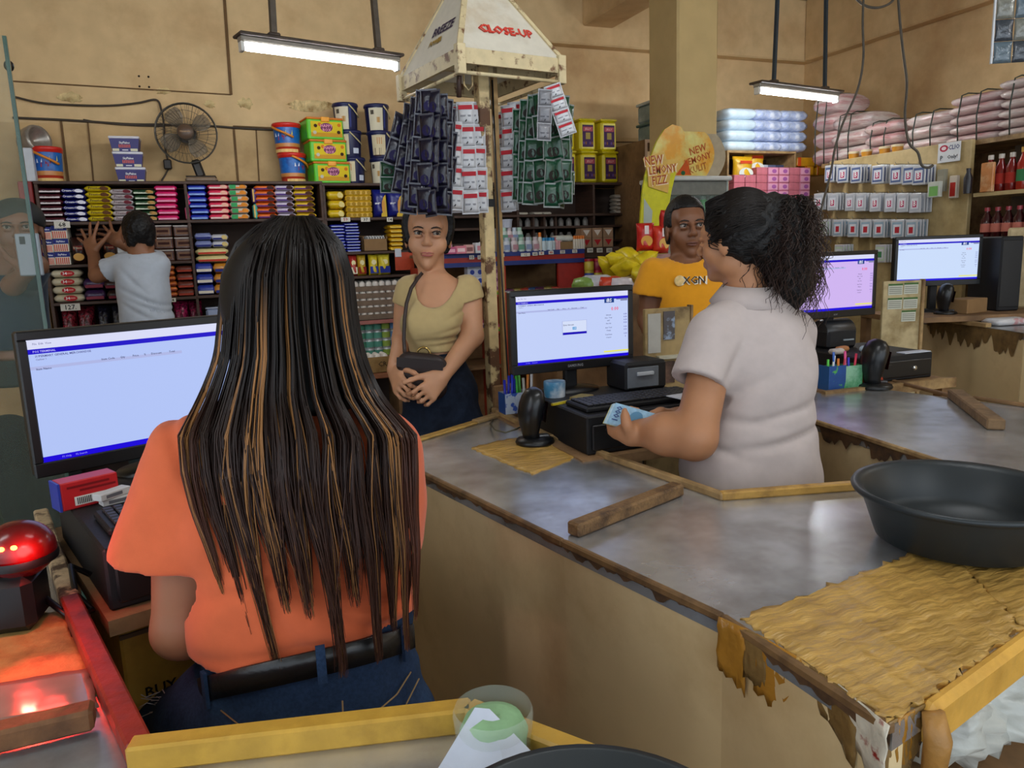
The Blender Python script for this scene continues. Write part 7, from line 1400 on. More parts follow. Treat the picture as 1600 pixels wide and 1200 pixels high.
def hand(S_, w, d, n, s=1., curl=(.25, .3, .35, .4), spread=.06, thumb=(.9, .5), side=1, k=.006):
    """w wrist, d pointing to the fingers, n palm normal (palm side), side=+1 when the thumb lies along d x n"""
    d = np.array(d, float); d /= np.linalg.norm(d); n = np.array(n, float); n -= d*(n@d); n /= np.linalg.norm(n); t = np.cross(d, n)*side; w = np.array(w, float)
    S_.cone(w, w+d*.03*s, .024*s, .026*s, .012, (n, .72)); 
    for q in (-.024, -.008, .008, .024): S_.cone(w+d*.018*s+t*q*.7*s, w+d*.078*s+t*q*s, .015*s, .0125*s, .010, (n, .85))
    LN = (.062, .078, .084, .076)
    for i, q in enumerate((-.031, -.0105, .0105, .031)):
        b = w+d*.082*s+t*q*s; L = LN[i]*s; a = 0; dir0 = d+t*(q/.031)*spread*1.6; dir0 /= np.linalg.norm(dir0); r = .0083*s if i else .0072*s; c = curl[i]
        for fr, ad, rr in ((.45, c*.9, 1.), (.31, c*1.1, .92), (.24, c*.8, .82)):
            a += ad; v = dir0*math.cos(a)+n*math.sin(a); e = b+v*L*fr; S_.cone(b, e, r*rr, r*rr*.93, k); b = e
    b = w+d*.022*s+t*.028*s; v = d*math.cos(thumb[0])+t*math.sin(thumb[0])+n*.25; v /= np.linalg.norm(v); e = b+v*.044*s; S_.cone(b, e, .0145*s, .0105*s, .010)
    v2 = v*math.cos(thumb[1])+d*math.sin(thumb[1])*.8+n*math.sin(thumb[1])*.5; v2 /= np.linalg.norm(v2); e2 = e+v2*.032*s; S_.cone(e, e2, .0098*s, .009*s, k); S_.cone(e2, e2+(v2+d*.2)*.022*s, .0088*s, .0072*s, k); return b
def strands(paths, rad, cols, m, name, root, sides=3, label=None):
    """paths (N,K,3); rad (K,) or (N,K); cols (N,K,3)"""
    P = np.asarray(paths, float); N, K, _ = P.shape; d = np.gradient(P, axis=1); d /= np.linalg.norm(d, axis=2, keepdims=True)+1e-9
    ref = np.array([.3, 1., .2]); u = np.cross(d, ref); u /= np.linalg.norm(u, axis=2, keepdims=True)+1e-9; w = np.cross(d, u); rad = np.broadcast_to(np.asarray(rad), (N, K))
    vs = np.stack([P+(u*math.cos(2*PI*j/sides)+w*math.sin(2*PI*j/sides))*rad[..., None] for j in range(sides)], 2).reshape(-1, 3)
    base = (np.arange(N)[:, None, None]*K*sides+np.arange(K-1)[None, :, None]*sides); j = np.arange(sides)[None, None, :]; jn = (j+1) % sides
    F = np.stack([base+j, base+jn, base+sides+jn, base+sides+j], -1).reshape(-1, 4); C_ = np.repeat(np.asarray(cols, float)[:, :, None, :], sides, 2).reshape(-1, 3)
    return place(np_mesh(name, vs, F, m, C_), name, root, label=label)
def skin(c): return mat(c, rough=.5, spec=.4, var=.05, vs=25., sss=.12)
def cloth(c, **k): return mat(c, rough=.85, spec=.15, var=.04, vs=40., sheen=.15, bump=.08, bs=900., **k)
HAIRM = mat('#120d0b', rough=.4, spec=.32, var=.0, attr='tint')
BLKH = mat('#0c0a0a', rough=.5, spec=.35, var=.2, vs=60., bump=.5, bs=120.)
def wob(X, Y, Z, a, sc, ph=0.): return a*(np.sin(X*sc*1.3+1.7*np.sin(Z*sc*.8+ph)+ph)*np.sin(Z*sc*.9+Y*sc*.7+2*ph)+.5*np.sin(X*sc*2.3-Z*sc*1.9+3*ph))
# ---------------------------------------------------------------- cashier in orange, seen from behind
w1 = Person('woman in orange tee seen from behind, long dark hair with brown streaks', 470, 900, 1.07)
P = w1.P; r = w1.root
TR = [(608, 405, 500, 1.06, .055), (628, 350, 570, 1.06, .075), (658, 300, 612, 1.06, .09), (720, 285, 640, 1.06, .105), (800, 285, 650, 1.07, .105), (880, 300, 648, 1.075, .10), (960, 300, 648, 1.085, .10), (1040, 302, 647, 1.095, .105), (1110, 305, 655, 1.10, .11)]
lo, hi = (-.34, -.28, .35), (.26, .45, 1.56)
B = SDF((-.34, -.25, .55), (.26, .48, 1.56), .0065)
B.loft(w1.rows(TR, -.032)); hc_ = P(455, 482, 1.10); Rh = rotx(-.12); head(B, hc_, Rh, .82, (P(458, 640, 1.07), .055))
sL, eL, wL = P(285, 725, 1.06), P(282, 985, 1.075), P(345, 985, 1.32); sR, eR, wR_ = P(596, 705, 1.08), P(604, 900, 1.19), P(560, 900, 1.42)
B.cone(sL, eL, .040, .038, .03); B.cone(eL, wL, .039, .025, .012); hand(B, wL, wL-eL, (0, 0, -1), .9); B.cone(sR, eR, .038, .036, .03); B.cone(eR, wR_, .037, .025, .012); hand(B, wR_, wR_-eR, (0, 0, -1), .9, side=-1)
part(B, 'body', skin('#9c684c'), r)
T_ = SDF((-.36, -.25, .70), (.28, .30, 1.32), .0048); T_.loft(w1.rows(TR, .004)); 
cf = P(250, 868, 1.07); T_.cone(P(288, 708, 1.06), cf, .050, .068, .045); T_.cone(P(598, 700, 1.08), P(602, 850, 1.15), .050, .056, .035)
def fold(X, Y, Z):
    a = wob(X, Y, Z, .0028, 26., .4)
    for (x0, z0, sl, am, wd, ln) in ((P(520, 860, 1)[0], P(520, 860, 1)[2], -.5, .006, .010, .10), (P(560, 940, 1)[0], P(560, 940, 1)[2], -.35, .007, .009, .12), (P(420, 900, 1)[0], P(420, 900, 1)[2], .35, .006, .010, .10), (P(350, 780, 1)[0], P(350, 780, 1)[2], -1.1, .007, .010, .09), (P(480, 1010, 1)[0], P(480, 1010, 1)[2], .12, .007, .009, .14), (P(590, 990, 1)[0], P(590, 990, 1)[2], -.5, .007, .008, .07), (P(330, 700, 1)[0], P(330, 800, 1)[2], -1.6, .006, .010, .10)):
        q = (Z-z0)-sl*(X-x0); a = a+am*np.exp(-(q/wd)**2/(1+sl*sl))*np.exp(-((X-x0)/ln)**2)
    return a
T_.disp(fold); T_.shell(.010)
hl_, hr_ = P(430, 1066, .985), P(648, 955, 1.0); hv = hr_-hl_; g0, g1 = P(300, 1054, 1.0), P(432, 1067, .985); gv = g1-g0; T_.cut(g0, (gv[2], 0, -gv[0])); T_.cut(P(430, 1068, .985), np.array([hv[2], -.05, -abs(hv[0])]))
T_.trim(P(250, 868, 1.07), (-.10, 0, -1), .10); T_.trim(P(602, 850, 1.15), (0, .1, -1), .085)
T_.ell(P(455, 600, 1.07), (.06, .075, .05), None, .01, 'sub'); T_.cut(P(455, 603, 1.07), (0, .3, 1))
part(T_, 'orange_tee', cloth('#d4663f'), r, 2)
J = SDF((-.34, -.22, 0), (.30, .42, 1.02), .0075); DEN = mat('#20304a', rough=.85, spec=.15, col2='#354d6e', mixs=5., lo=.4, hi=.75, var=.2, vs=220., bump=.12, bs=700.)
J.loft(w1.rows([(900, 335, 640, 1.09, .098), (1000, 330, 644, 1.10, .105), (1060, 318, 652, 1.105, .112), (1110, 300, 660, 1.11, .12), (1170, 285, 664, 1.12, .125), (1230, 290, 662, 1.13, .12)])); 
fl, fr_ = np.array([P(360, 1250, 1.15)[0], .1, .06]), np.array([P(590, 1250, 1.15)[0], .1, .06]); kl = np.array([P(320, 1250, 1.2)[0]-.04, .16, .42]); kr = np.array([fr_[0], .1, .42])
J.cone(P(365, 1170, 1.13), kl, .10, .062, .05); J.cone(kl, fl, .062, .045, .03); J.cone(P(585, 1170, 1.13), kr, .10, .062, .05); J.cone(kr, fr_, .062, .045, .03); J.cone(P(350, 1120, 1.14), P(262, 1140, 1.24), .08, .06, .05)
J.disp(lambda X, Y, Z: wob(X, Y, Z, .0022, 40., 1.))
cb0, cb1 = P(330, 1035, 1.0), P(642, 945, 1.0); J.cut((cb0+cb1)/2, (-(cb1-cb0)[2], 0, (cb1-cb0)[0])); part(J, 'jeans', DEN, r)
def arc(y0, y1, off, n=24, rx=.150, ry=.113, a0=-1.5, a1=1.5):
    out = []; c_ = P(484, 1035, 1.10)
    for i in range(n+1):
        a = a0+(a1-a0)*i/n; t = (math.sin(a)+1)/2; x = c_[0]+(rx+off)*math.sin(a); y = c_[1]-(ry+off)*math.cos(a); out.append((x, y, w1.at(x, y, y0+(y1-y0)*t+14*math.cos(a))))
    return out
def belt_strip(path, hgt, th, m, name, root, up=(0, 0, 1)):
    vs = []; fs = []; n = len(path)
    for i, p in enumerate(path):
        p = Vector(p); a = Vector(path[max(i-1, 0)]); b = Vector(path[min(i+1, n-1)]); d = (b-a).normalized(); o = d.cross(Vector(up)).normalized()
        for x, z_ in ((0, -hgt/2), (0, hgt/2), (th, hgt/2), (th, -hgt/2)): q = p+o*x+Vector(up)*z_; vs.append(tuple(q))
    for i in range(n-1):
        for k in range(4): fs.append((i*4+k, i*4+(k+1) % 4, i*4+4+(k+1) % 4, i*4+4+k))
    fs += [(0, 1, 2, 3), (4*n-1, 4*n-2, 4*n-3, 4*n-4)]; return MB().raw(vs, fs, m, True).build(name, root)
BELT = mat('#141315', rough=.32, spec=.5, var=.1, bump=.1, bs=80.)
belt_strip(arc(1075, 992, .003), .036, .004, BELT, 'belt', r)
for a in (-.85, .32, 1.2):
    pa_ = arc(1075, 992, .009, 2, a0=a-.06, a1=a+.06); t0 = pa_[0]; MB().obox((pa_[1][0], pa_[1][1], pa_[1][2]-.03), (pa_[1][0], pa_[1][1], pa_[1][2]+.022), .012, .005, DEN, up=(math.sin(a), -math.cos(a), 0)).build('belt_loop', r)
SEAM = mat('#8a6f4a', rough=.8)
for (pts) in (((345, 1110), (380, 1138), (440, 1152), (500, 1150), (535, 1140)), ((535, 1140), (580, 1120), (620, 1085), (642, 1050)), ((600, 1135), (630, 1110), (655, 1060)), ((535, 1095), (537, 1140), (538, 1180))):
    cx_ = P(475, 1100, 1.11); out = []
    for x, y in pts: q = P(x, y, 1.0); s_ = max(-1, min(1, (P(x, y, 1.1)[0]-cx_[0])/.16)); yy = cx_[1]-.124*math.sqrt(max(0, 1-s_*s_*.96))-.004; dd = 1.10+yy; q = P(x, y, 1.105-.128*math.sqrt(max(.02, 1-s_*s_*.9))); out.append(q)
    MB().tube(out, .0012, SEAM, 5).build('seam', r)
rg = random.Random(2); m = MB()
for i in range(26): a = P(262+rg.uniform(-18, 26), 1085+rg.uniform(-6, 30), 1.16); m.tube([a, a+A3_(rg.uniform(-.02, .02), -.008, rg.uniform(-.006, .012)), a+A3_(rg.uniform(-.03, .03), -.01, rg.uniform(-.01, .01))], .0008, mat('#a8a0a4', rough=.9), 4)
m.build('frayed_threads', r)
for q in (fl, fr_): S2 = SDF((q[0]-.07, q[1]-.1, 0), (q[0]+.07, q[1]+.2, .12), .008); S2.cone((q[0], q[1]-.04, .03), (q[0], q[1]+.12, .025), .035, .03, .02); S2.cut((0, 0, .004), (0, 0, -1)); part(S2, 'shoe', mat('#2a2622', rough=.6), r)
# hair: cap plus long strands gathered into locks
C1 = SDF((-.20, -.22, 1.10), (.18, .24, 1.54), .006); C1.ell(P(452, 466, 1.085), (.086, .100, .104)); C1.cone(P(452, 480, 1.06), P(462, 640, 1.035), .080, .086, .04, ((0, 1, 0), .7)); C1.cut(P(455, 650, 1.0), (0, 0, -1)); C1.cone(P(452, 480, 1.19), P(452, 560, 1.2), .06, .06, .02, None, 'sub')
part(C1, 'hair_cap', mat('#0d0908', rough=.5, spec=.3, var=.2, stretch=(8, 8, 1), vs=40.), r, 2)
N = 4400; K = 22; rg = np.random.default_rng(11)
YR = np.array([340, 352, 380, 430, 500, 560, 620, 680, 740, 800, 860, 920, 980, 1040.])
XL_ = np.array([430, 400, 368, 346, 340, 334, 310, 278, 282, 296, 312, 326, 340, 355.]); XR_ = np.array([490, 510, 535, 552, 560, 572, 598, 652, 654, 655, 655, 650, 645, 640.])
DC = np.array([1.08, 1.08, 1.08, 1.08, 1.08, 1.075, 1.07, 1.06, 1.06, 1.07, 1.072, 1.08, 1.085, 1.09]); HY = np.array([.022, .062, .096, .118, .125, .126, .126, .136, .144, .144, .140, .136, .136, .136])
phi = rg.uniform(-1.75, 1.75, N); phi = np.sign(phi)*np.abs(phi)**1.05
cl = np.array([-1.15, -.86, -.62, -.34, -.12, .14, .36, .58, .80, 1.0, 1.22]); ce = np.array([930, 1000, 1060, 960, 970, 1060, 950, 1040, 990, 1020, 970.])
sphi = np.sin(np.clip(phi, -1.5, 1.5)); ang = np.arcsin(np.clip(sphi, -.999, .999))
ci = np.argmin(np.abs(ang[:, None]*1.0-cl[None, :]+rg.normal(0, .07, (N, 11))), 1)
yend = ce[ci]-np.abs(rg.normal(0, 95, N)); yend = np.where(rg.random(N) < .12, yend-rg.uniform(60, 160, N), yend); yst = 337+rg.uniform(0, 1, N)**2.2*60
T1 = np.linspace(0, 1, K); PY = yst[:, None]+(yend-yst)[:, None]*T1[None, :]**.92
ly = rg.uniform(0, 1, N)**.8      # layer, 0 outermost
NS = 84; sc_a = np.sort(rg.uniform(-1.5, 1.5, NS)); si = np.argmin(np.abs(ang[:, None]-sc_a[None, :]), 1); s_off = rg.normal(0, .0045, NS); s_ph = rg.uniform(0, 6, NS); s_am = rg.uniform(.2, 1., NS)*.035; s_gold = np.where(rg.random(NS) < .24, rg.uniform(.55, .95, NS), .03); s_gy = rg.uniform(360, 520, NS)
wgt = np.clip((PY-670)/290, 0, 1)**1.05*.95
sg_ = np.clip((PY-360)/160, 0, 1)*.55; A0 = ang[:, None]*(1-sg_)+sc_a[si][:, None]*sg_+(s_am[si])[:, None]*np.sin(PY/95+s_ph[si][:, None])*np.clip((PY-420)/150, 0, 1)
A = A0*(1-wgt)+(cl[ci]+.0)[:, None]*wgt+rg.normal(0, .02, (N, 1))*T1[None, :]+.025*np.sin(PY/70+rg.uniform(0, 6, (N, 1)))*np.clip((PY-600)/200, 0, 1)
xl, xr, dc, hy = [np.interp(PY, YR, q) for q in (XL_, XR_, DC, HY)]
tilt = np.clip((PY-800)/240, 0, 1)*18      # lower ends drift to the right as in the photograph
PXs = (xl+xr)/2+(xr-xl)/2*np.sin(A)+tilt; back = np.where(np.abs(phi)[:, None] > 1.5, -1, 1)
dep = dc-(hy-ly[:, None]*.022+.006*rg.normal(0, 1, (N, 1))*.5+s_off[si][:, None])*np.where(PY > 560, np.maximum(np.cos(A), np.cos(A)*(1-np.clip((PY-600)/90, 0, 1))+np.clip((PY-600)/90, 0, 1)*.74), np.cos(A))
RX_ = (PXs-800)/F; RY_ = (PY-600)/F; Wp = CP[None, None, :]+(MX[:, 0][None, None, :]*RX_[..., None]+MX[:, 1][None, None, :]*RY_[..., None]+MX[:, 2][None, None, :])*dep[..., None]
q = Wp-w1.w[None, None, :]; Lp = np.stack([q[..., 0]*w1.c-q[..., 1]*w1.s, q[..., 0]*w1.s+q[..., 1]*w1.c, q[..., 2]], -1)
dark = np.array(lin('#140d0b')); brown = np.array(lin('#3d2218')); gold = np.array(lin('#94663a')); red = np.array(lin('#5a3020'))
isg = (rg.random(N) < s_gold[si]) & (ly < .65)
tt = np.clip((PY-560)/420, 0, 1)[..., None]; col_ = dark*(1-tt)+brown*tt; gt = np.clip((PY-s_gy[si][:, None])/110, 0, 1)[..., None]*(1-.3*tt); gold_c = dark*(1-gt)+gold*gt; ed = (np.abs(ang) > 1.0)[:, None, None]*np.clip((PY-600)/200, 0, 1)[..., None]*.6; col_ = col_*(1-ed)+red*ed
col_ = np.where(isg[:, None, None], gold_c, col_)*rg.uniform(.75, 1.25, (N, 1, 1))
rad = np.where(isg, .0011, .0013)[:, None]*(1-.78*T1[None, :]**3)*np.where(T1[None, :] < .03, .5, 1)
strands(Lp, rad, col_, HAIRM, 'hair', r, label='long dark hair with golden brown streaks')
# ---------------------------------------------------------------- cashier in grey polo counting banknotes
w2 = Person('woman in pale grey polo with curly ponytail counting blue banknotes', 1170, 700, 1.82)
P = w2.P; r = w2.root; SK2 = skin('#b07c58')
TR = [(448, 1150, 1205, 1.83, .05), (462, 1128, 1218, 1.83, .065), (480, 1108, 1235, 1.83, .085), (505, 1092, 1252, 1.83, .105), (545, 1090, 1264, 1.83, .12), (590, 1098, 1267, 1.83, .125), (630, 1100, 1263, 1.83, .12), (660, 1090, 1264, 1.83, .125), (695, 1074, 1270, 1.83, .13), (730, 1066, 1274, 1.83, .135), (765, 1068, 1273, 1.83, .135)]
B = SDF((-.42, -.32, .62), (.26, .5, 1.62), .005); B.loft(w2.rows(TR, -.024))
Rh = rotz(.86) @ rotx(-.06); hc_ = P(1146, 376, 1.82); Th = head(B, hc_, Rh, .88, (P(1170, 462, 1.83), .056))
sL, eL, wL = P(1115, 545, 1.75), P(1085, 684, 1.70), P(1003, 676, 1.78)
B.cone(sL, eL, .046, .048, .03); B.cone(eL, P(1040, 678, 1.74), .050, .045, .02); B.cone(P(1040, 678, 1.74), wL, .045, .029, .03)
# left hand: thumb on the notes, fingers behind them
B.cone(wL, P(979, 676, 1.785), .028, .024, .02, ((0, 1, 0), .8)); B.cone(P(985, 684, 1.775), P(972, 676, 1.79), .02, .016, .015)
def chain(pts, rs, k=.006):
    for (a, b, c_), (d, e, f_), r0, r1 in zip(pts[:-1], pts[1:], rs[:-1], rs[1:]): B.cone(P(a, b, c_), P(d, e, f_), r0, r1, k)
chain([(988, 680, 1.765), (979, 664, 1.752), (977, 652, 1.755), (976, 642, 1.762)], [.017, .0125, .011, .0085])
chain([(975, 672, 1.80), (968, 655, 1.825), (978, 642, 1.82), (986, 639, 1.805)], [.013, .0105, .0095, .0085]); chain([(980, 670, 1.80), (980, 655, 1.825), (988, 643, 1.82), (996, 641, 1.805)], [.013, .0105, .0095, .0085]); chain([(968, 676, 1.79), (956, 672, 1.81), (952, 664, 1.82)], [.013, .010, .009]); chain([(972, 680, 1.785), (962, 680, 1.80), (955, 676, 1.81)], [.012, .0095, .0085])
wR_ = P(1062, 655, 1.86); B.cone(P(1235, 530, 1.9), P(1180, 660, 2.02), .05, .042, .03); B.cone(P(1180, 660, 2.02), wR_, .042, .027, .02)
B.cone(wR_, P(1042, 655, 1.845), .027, .026, .02, ((0, 1, 0), .8))
chain([(1046, 648, 1.835), (1032, 643, 1.822), (1020, 648, 1.815), (1013, 653, 1.81)], [.015, .0115, .0105, .009]); chain([(1046, 655, 1.835), (1030, 650, 1.82), (1020, 655, 1.812)], [.014, .011, .009]); chain([(1044, 664, 1.825), (1028, 663, 1.80), (1012, 664, 1.785)], [.015, .0115, .009]); chain([(1048, 660, 1.85), (1034, 658, 1.85), (1026, 662, 1.845)], [.013, .010, .0085])
part(B, 'body', SK2, r, 2)
T_ = SDF((-.28, -.34, .66), (.28, .24, 1.40), .0048); T_.loft(w2.rows(TR, .004)); T_.cone(P(1116, 520, 1.77), P(1092, 596, 1.72), .062, .064, .04); T_.cone(P(1238, 520, 1.88), P(1228, 600, 1.96), .058, .062, .035)
fx = P(1262, 640, 1.8)[0]
def fold(X, Y, Z):
    a = wob(X, Y, Z, .0022, 24., 1.3)
    for (x, y, sl, am, wd, ln) in ((1222, 642, .22, .010, .009, .08), (1240, 678, .18, .011, .009, .08), (1190, 692, .10, .006, .010, .10), (1150, 655, -.15, .006, .012, .10), (1140, 560, 1.4, .008, .012, .05), (1165, 600, .5, .006, .012, .06), (1120, 700, -.3, .007, .010, .06)):
        p_ = P(x, y, 1.75); q = (Z-p_[2])-sl*(X-p_[0]); a = a+am*np.exp(-(q/wd)**2/(1+sl*sl))*np.exp(-((X-p_[0])/ln)**2)
    return a
T_.disp(fold); T_.shell(.020); T_.cut(P(1170, 757, 1.82), (0, -.05, -1)); T_.ell(P(1172, 448, 1.84), (.062, .065, .04), None, .01, 'sub')
T_.trim(P(1092, 597, 1.72), P(1092, 597, 1.72)-P(1103, 560, 1.735), .09)
GP = cloth('#b9aca8'); part(T_, 'polo_shirt', GP, r, 2)
# collar and sleeve band
m = MB(); cc = P(1172, 458, 1.83); out = []; vs = []; fs = []
for i in range(29):
    a = -2.6+5.2*i/28; out.append((a,)); x, y = math.sin(a), -math.cos(a)
    up = cc+A3_(x*.064, y*.066, .022+.006*y); dn = cc+A3_(x*.096, y*.098, -.020+.012*y); vs += [tuple(up), tuple(dn)]
for i in range(28): fs.append((2*i, 2*i+1, 2*i+3, 2*i+2))
o = MB().raw(vs, fs, GP, True).build('collar', r); o.modifiers.new('thickness', 'SOLIDIFY').thickness = .004
ce_ = P(1091, 596, 1.72); ax = (P(1091, 592, 1.72)-P(1112, 512, 1.76)); ax /= np.linalg.norm(ax); u_ = np.cross(ax, A3_(0, 1, 0)); u_ /= np.linalg.norm(u_); v_ = np.cross(ax, u_)
# jeans below the hem
J = SDF((-.26, -.26, 0), (.28, .26, .84), .009); DN2 = mat('#7f98ac', rough=.85, spec=.15, col2='#a4b8c6', mixs=7., var=.15, vs=160.)
J.loft(w2.rows([(735, 1060, 1271, 1.83, .125), (780, 1062, 1272, 1.83, .135), (840, 1070, 1270, 1.84, .13)])); cxm = P(1170, 800, 1.83)
for s_ in (-1, 1): J.cone((cxm[0]+s_*.085, cxm[1], .62), (cxm[0]+s_*.08, cxm[1], .42), .095, .065, .04); J.cone((cxm[0]+s_*.08, cxm[1], .42), (cxm[0]+s_*.08, cxm[1], .05), .065, .048, .03)
part(J, 'jeans', DN2, r)
for s_ in (-1, 1): q = A3_(cxm[0]+s_*.08, cxm[1], 0); S2 = SDF((q[0]-.07, q[1]-.12, 0), (q[0]+.07, q[1]+.2, .12), .009); S2.cone((q[0], q[1]-.05, .03), (q[0], q[1]+.12, .025), .036, .03, .02); S2.cut((0, 0, .004), (0, 0, -1)); part(S2, 'shoe', mat('#2a2622', rough=.6), r)
# banknotes: a thin stack held in the left hand
def note(dx, col, lab, i):
    a, b, c_, d_ = P(962+dx, 629-dx*.2, 1.80), P(948+dx, 660, 1.79), P(1018+dx, 678, 1.775), P(1030+dx, 648, 1.79); off = A3_(.0, .0022*i, -.0012*i)
    o = MB().raw([tuple(a+off), tuple(b+off), tuple(c_+off), tuple(d_+off)], [(0, 1, 2, 3)], mat(col, rough=.6, var=.18, vs=90.)); t = thing('banknote', lab, 'banknote', w2.w, -YAW, 'banknotes in the hand'); ob = o.build('paper', t); ob.modifiers.new('thickness', 'SOLIDIFY').thickness = .0005
    if i == 0:
        n = np.cross(b-a, d_-a); n /= np.linalg.norm(n); e = (d_-a)/np.linalg.norm(d_-a); up = (a-b)/np.linalg.norm(a-b); nn = np.cross(e, up); nn /= np.linalg.norm(nn)
        if nn[1] > 0: nn = -nn
        def lay(t_, u, v, s_, c2, rot):
            m = MB(); q = b+(c_-b)*u+(a-b)*v+nn*.0012; m.T = Matrix(((e[0], up[0], nn[0], q[0]), (e[1], up[1], nn[1], q[1]), (e[2], up[2], nn[2], q[2]), (0, 0, 0, 1))); m.text(t_, s_, ink(c2), face='z', rot=rot); return m
        lay('1000', .14, .5, .020, '#3a4a80', PI/2).build('numeral', t); m = MB(); q = b+(c_-b)*.55+(a-b)*.5+nn*.0012; m.T = Matrix(((e[0], up[0], nn[0], q[0]), (e[1], up[1], nn[1], q[1]), (e[2], up[2], nn[2], q[2]), (0, 0, 0, 1))); m.raw([(.016*math.cos(a_), .018*math.sin(a_), 0) for a_ in np.linspace(0, 2*PI, 17)[:-1]], [tuple(range(16))], ink('#5a86a4')); m.build('portrait_oval', t)
    return t
note(0, '#8fb4cc', 'front blue 1000 banknote held in the fingers of the cashier in grey', 0); note(-3, '#b4cdd8', 'second banknote, pale blue, just behind the front one', 1); note(-5, '#9cb8c8', 'third banknote, blue-grey, behind the second', 2); note(-6, '#c4b45a', 'yellow banknote at the back of the held notes', 3)
# hair
C1 = SDF((-.22, -.25, 1.20), (.26, .28, 1.66), .006); hcx = P(1162, 362, 1.82); C1.ell(P(1160, 360, 1.82), (.088, .098, .098)); C1.ell(P(1218, 375, 1.80), (.075, .08, .105), None, .04); C1.ell(P(1232, 430, 1.80), (.055, .06, .085), None, .04)
fdir = Rh @ A3_(0, 1, 0); C1.ell(Th(0, .075, -.055), (.085*1, .085, .085), Rh, .012, 'sub'); C1.ell(Th(.0, .03, -.095), (.07, .07, .06), Rh, .012, 'sub'); C1.cut(P(1160, 412, 1.82), (-.5, 0, -1)) if False else None
C1.disp(lambda X, Y, Z: wob(X, Y, Z, .004, 90., .7)); part(C1, 'hair_cap', BLKH, r, 1)
rg = np.random.default_rng(5); N = 1300; K = 30; paths = np.zeros((N, K, 3)); t = np.linspace(0, 1, K)
ctr = P(1222, 350, 1.80)
for i in range(N):
    a0 = rg.uniform(0, 2*PI); el = rg.uniform(-.5, 1.2); L = rg.uniform(.06, .235); st = ctr+A3_(math.cos(a0)*.055*rg.uniform(.2, 1), math.sin(a0)*.06*rg.uniform(.2, 1), rg.uniform(-.03, .065))
    outv = A3_(math.cos(a0)*.055-.008, math.sin(a0)*.06, .015*el); drop = A3_(rg.uniform(-.02, .03), 0, -L)
    base = st[None]+outv[None]*(np.sin(t*PI*.6)[:, None])*rg.uniform(.4, 1.1)+drop[None]*(t**1.5)[:, None]; fq = rg.uniform(5, 11); am = rg.uniform(.004, .010); ph = rg.uniform(0, 6)
    paths[i] = base+np.stack([am*np.sin(fq*t*PI+ph), am*np.cos(fq*t*PI+ph), am*.5*np.sin(fq*t*PI*1.1+ph)], -1)*np.minimum(1, t*4)[:, None]
cols = np.broadcast_to((np.array(lin('#120d0b'))[None, None]*(1-t[None, :, None])+np.array(lin('#33211a'))[None, None]*t[None, :, None]), (N, K, 3))*rg.uniform(.6, 1.4, (N, 1, 1))
strands(paths, .0013*(1-.6*t[None, :]**2), cols, HAIRM, 'curly_ponytail', r)
N = 700; K = 14; t = np.linspace(0, 1, K); paths = np.zeros((N, K, 3))       # hair combed back to the tie
for i in range(N):
    th_ = rg.uniform(-1.25, 1.25); ph_ = rg.uniform(-.15, 1.15); s0 = Th(math.sin(th_)*.083, .072*math.cos(th_)*1.0-.004, .045+.055*ph_ if abs(th_) < .8 else -.01+.10*rg.random())
    e_ = ctr+A3_(-.03, .0, .01)+rg.normal(0, .012, 3); mid = (s0+e_)/2; cc2 = P(1160, 360, 1.82); mv = mid-cc2; mv = cc2+mv/np.linalg.norm(mv/np.array([.094, .104, .104])); p_ = (1-t)[:, None]**2*s0+2*(t*(1-t))[:, None]*(mv*1.0+(mv-mid)*.35)+(t**2)[:, None]*e_; rr = (p_-cc2)/np.array([.091, .101, .101]); nr = np.linalg.norm(rr, axis=1, keepdims=True); paths[i] = cc2+rr/np.minimum(nr, 1)*np.array([.091, .101, .101])
cols = np.broadcast_to(np.array(lin('#15100e'))[None, None], (N, K, 3))*rg.uniform(.6, 1.7, (N, 1, 1)); strands(paths, np.full((1, K), .0012), cols, HAIRM, 'combed_hair', r)
# ---------------------------------------------------------------- customer in beige tee
w3 = Person('woman in beige scoop-neck tee standing behind the counter, dark bag across her body', 690, 520, 2.55)
P = w3.P; r = w3.root; SK3 = skin('#c4906e')
TR = [(425, 655, 700, 2.56, .05), (436, 648, 716, 2.56, .06), (447, 637, 732, 2.56, .075), (462, 632, 738, 2.56, .09), (485, 633, 730, 2.555, .105), (505, 632, 722, 2.55, .115), (520, 634, 718, 2.55, .11), (540, 642, 715, 2.555, .095), (560, 642, 722, 2.56, .095), (590, 632, 740, 2.56, .11)]
B = SDF((-.30, -.30, .75), (.26, .22, 1.68), .0045); B.loft(w3.rows(TR, -.008)); Rh = rotz(PI+.07) @ rotx(.02) @ roty(-.06)
hc_ = P(669, 368, 2.56); HS3 = 1.06; Th = head(B, hc_, Rh, HS3, (P(677, 442, 2.58), .046), .80, wx=.92, nk=.041)
sL, eL, wL = P(734, 455, 2.56), P(738, 525, 2.52), P(691, 588, 2.40); B.cone(sL, eL, .042, .036, .03); B.cone(eL, wL, .037, .024, .015)
hand(B, wL, P(670, 612, 2.36)-wL, np.array([-.55, .3, -.35]), .95, curl=(.85, .85, .8, .7), spread=.03, thumb=(.6, .4), side=-1, k=.005)
sR, eR, wR_ = P(636, 455, 2.56), P(630, 530, 2.58), P(616, 578, 2.46); B.cone(sR, eR, .042, .036, .03); B.cone(eR, wR_, .036, .024, .015); hand(B, wR_, P(625, 605, 2.40)-wR_, np.array([.6, .3, -.3]), .95, curl=(.6, .6, .6, .6), spread=.03, thumb=(.6, .4), side=1, k=.005)
part(B, 'body', SK3, r, 1); face_parts(Th, Rh, HS3, r, gaze=(-.25, .0), lip='#a85c54')
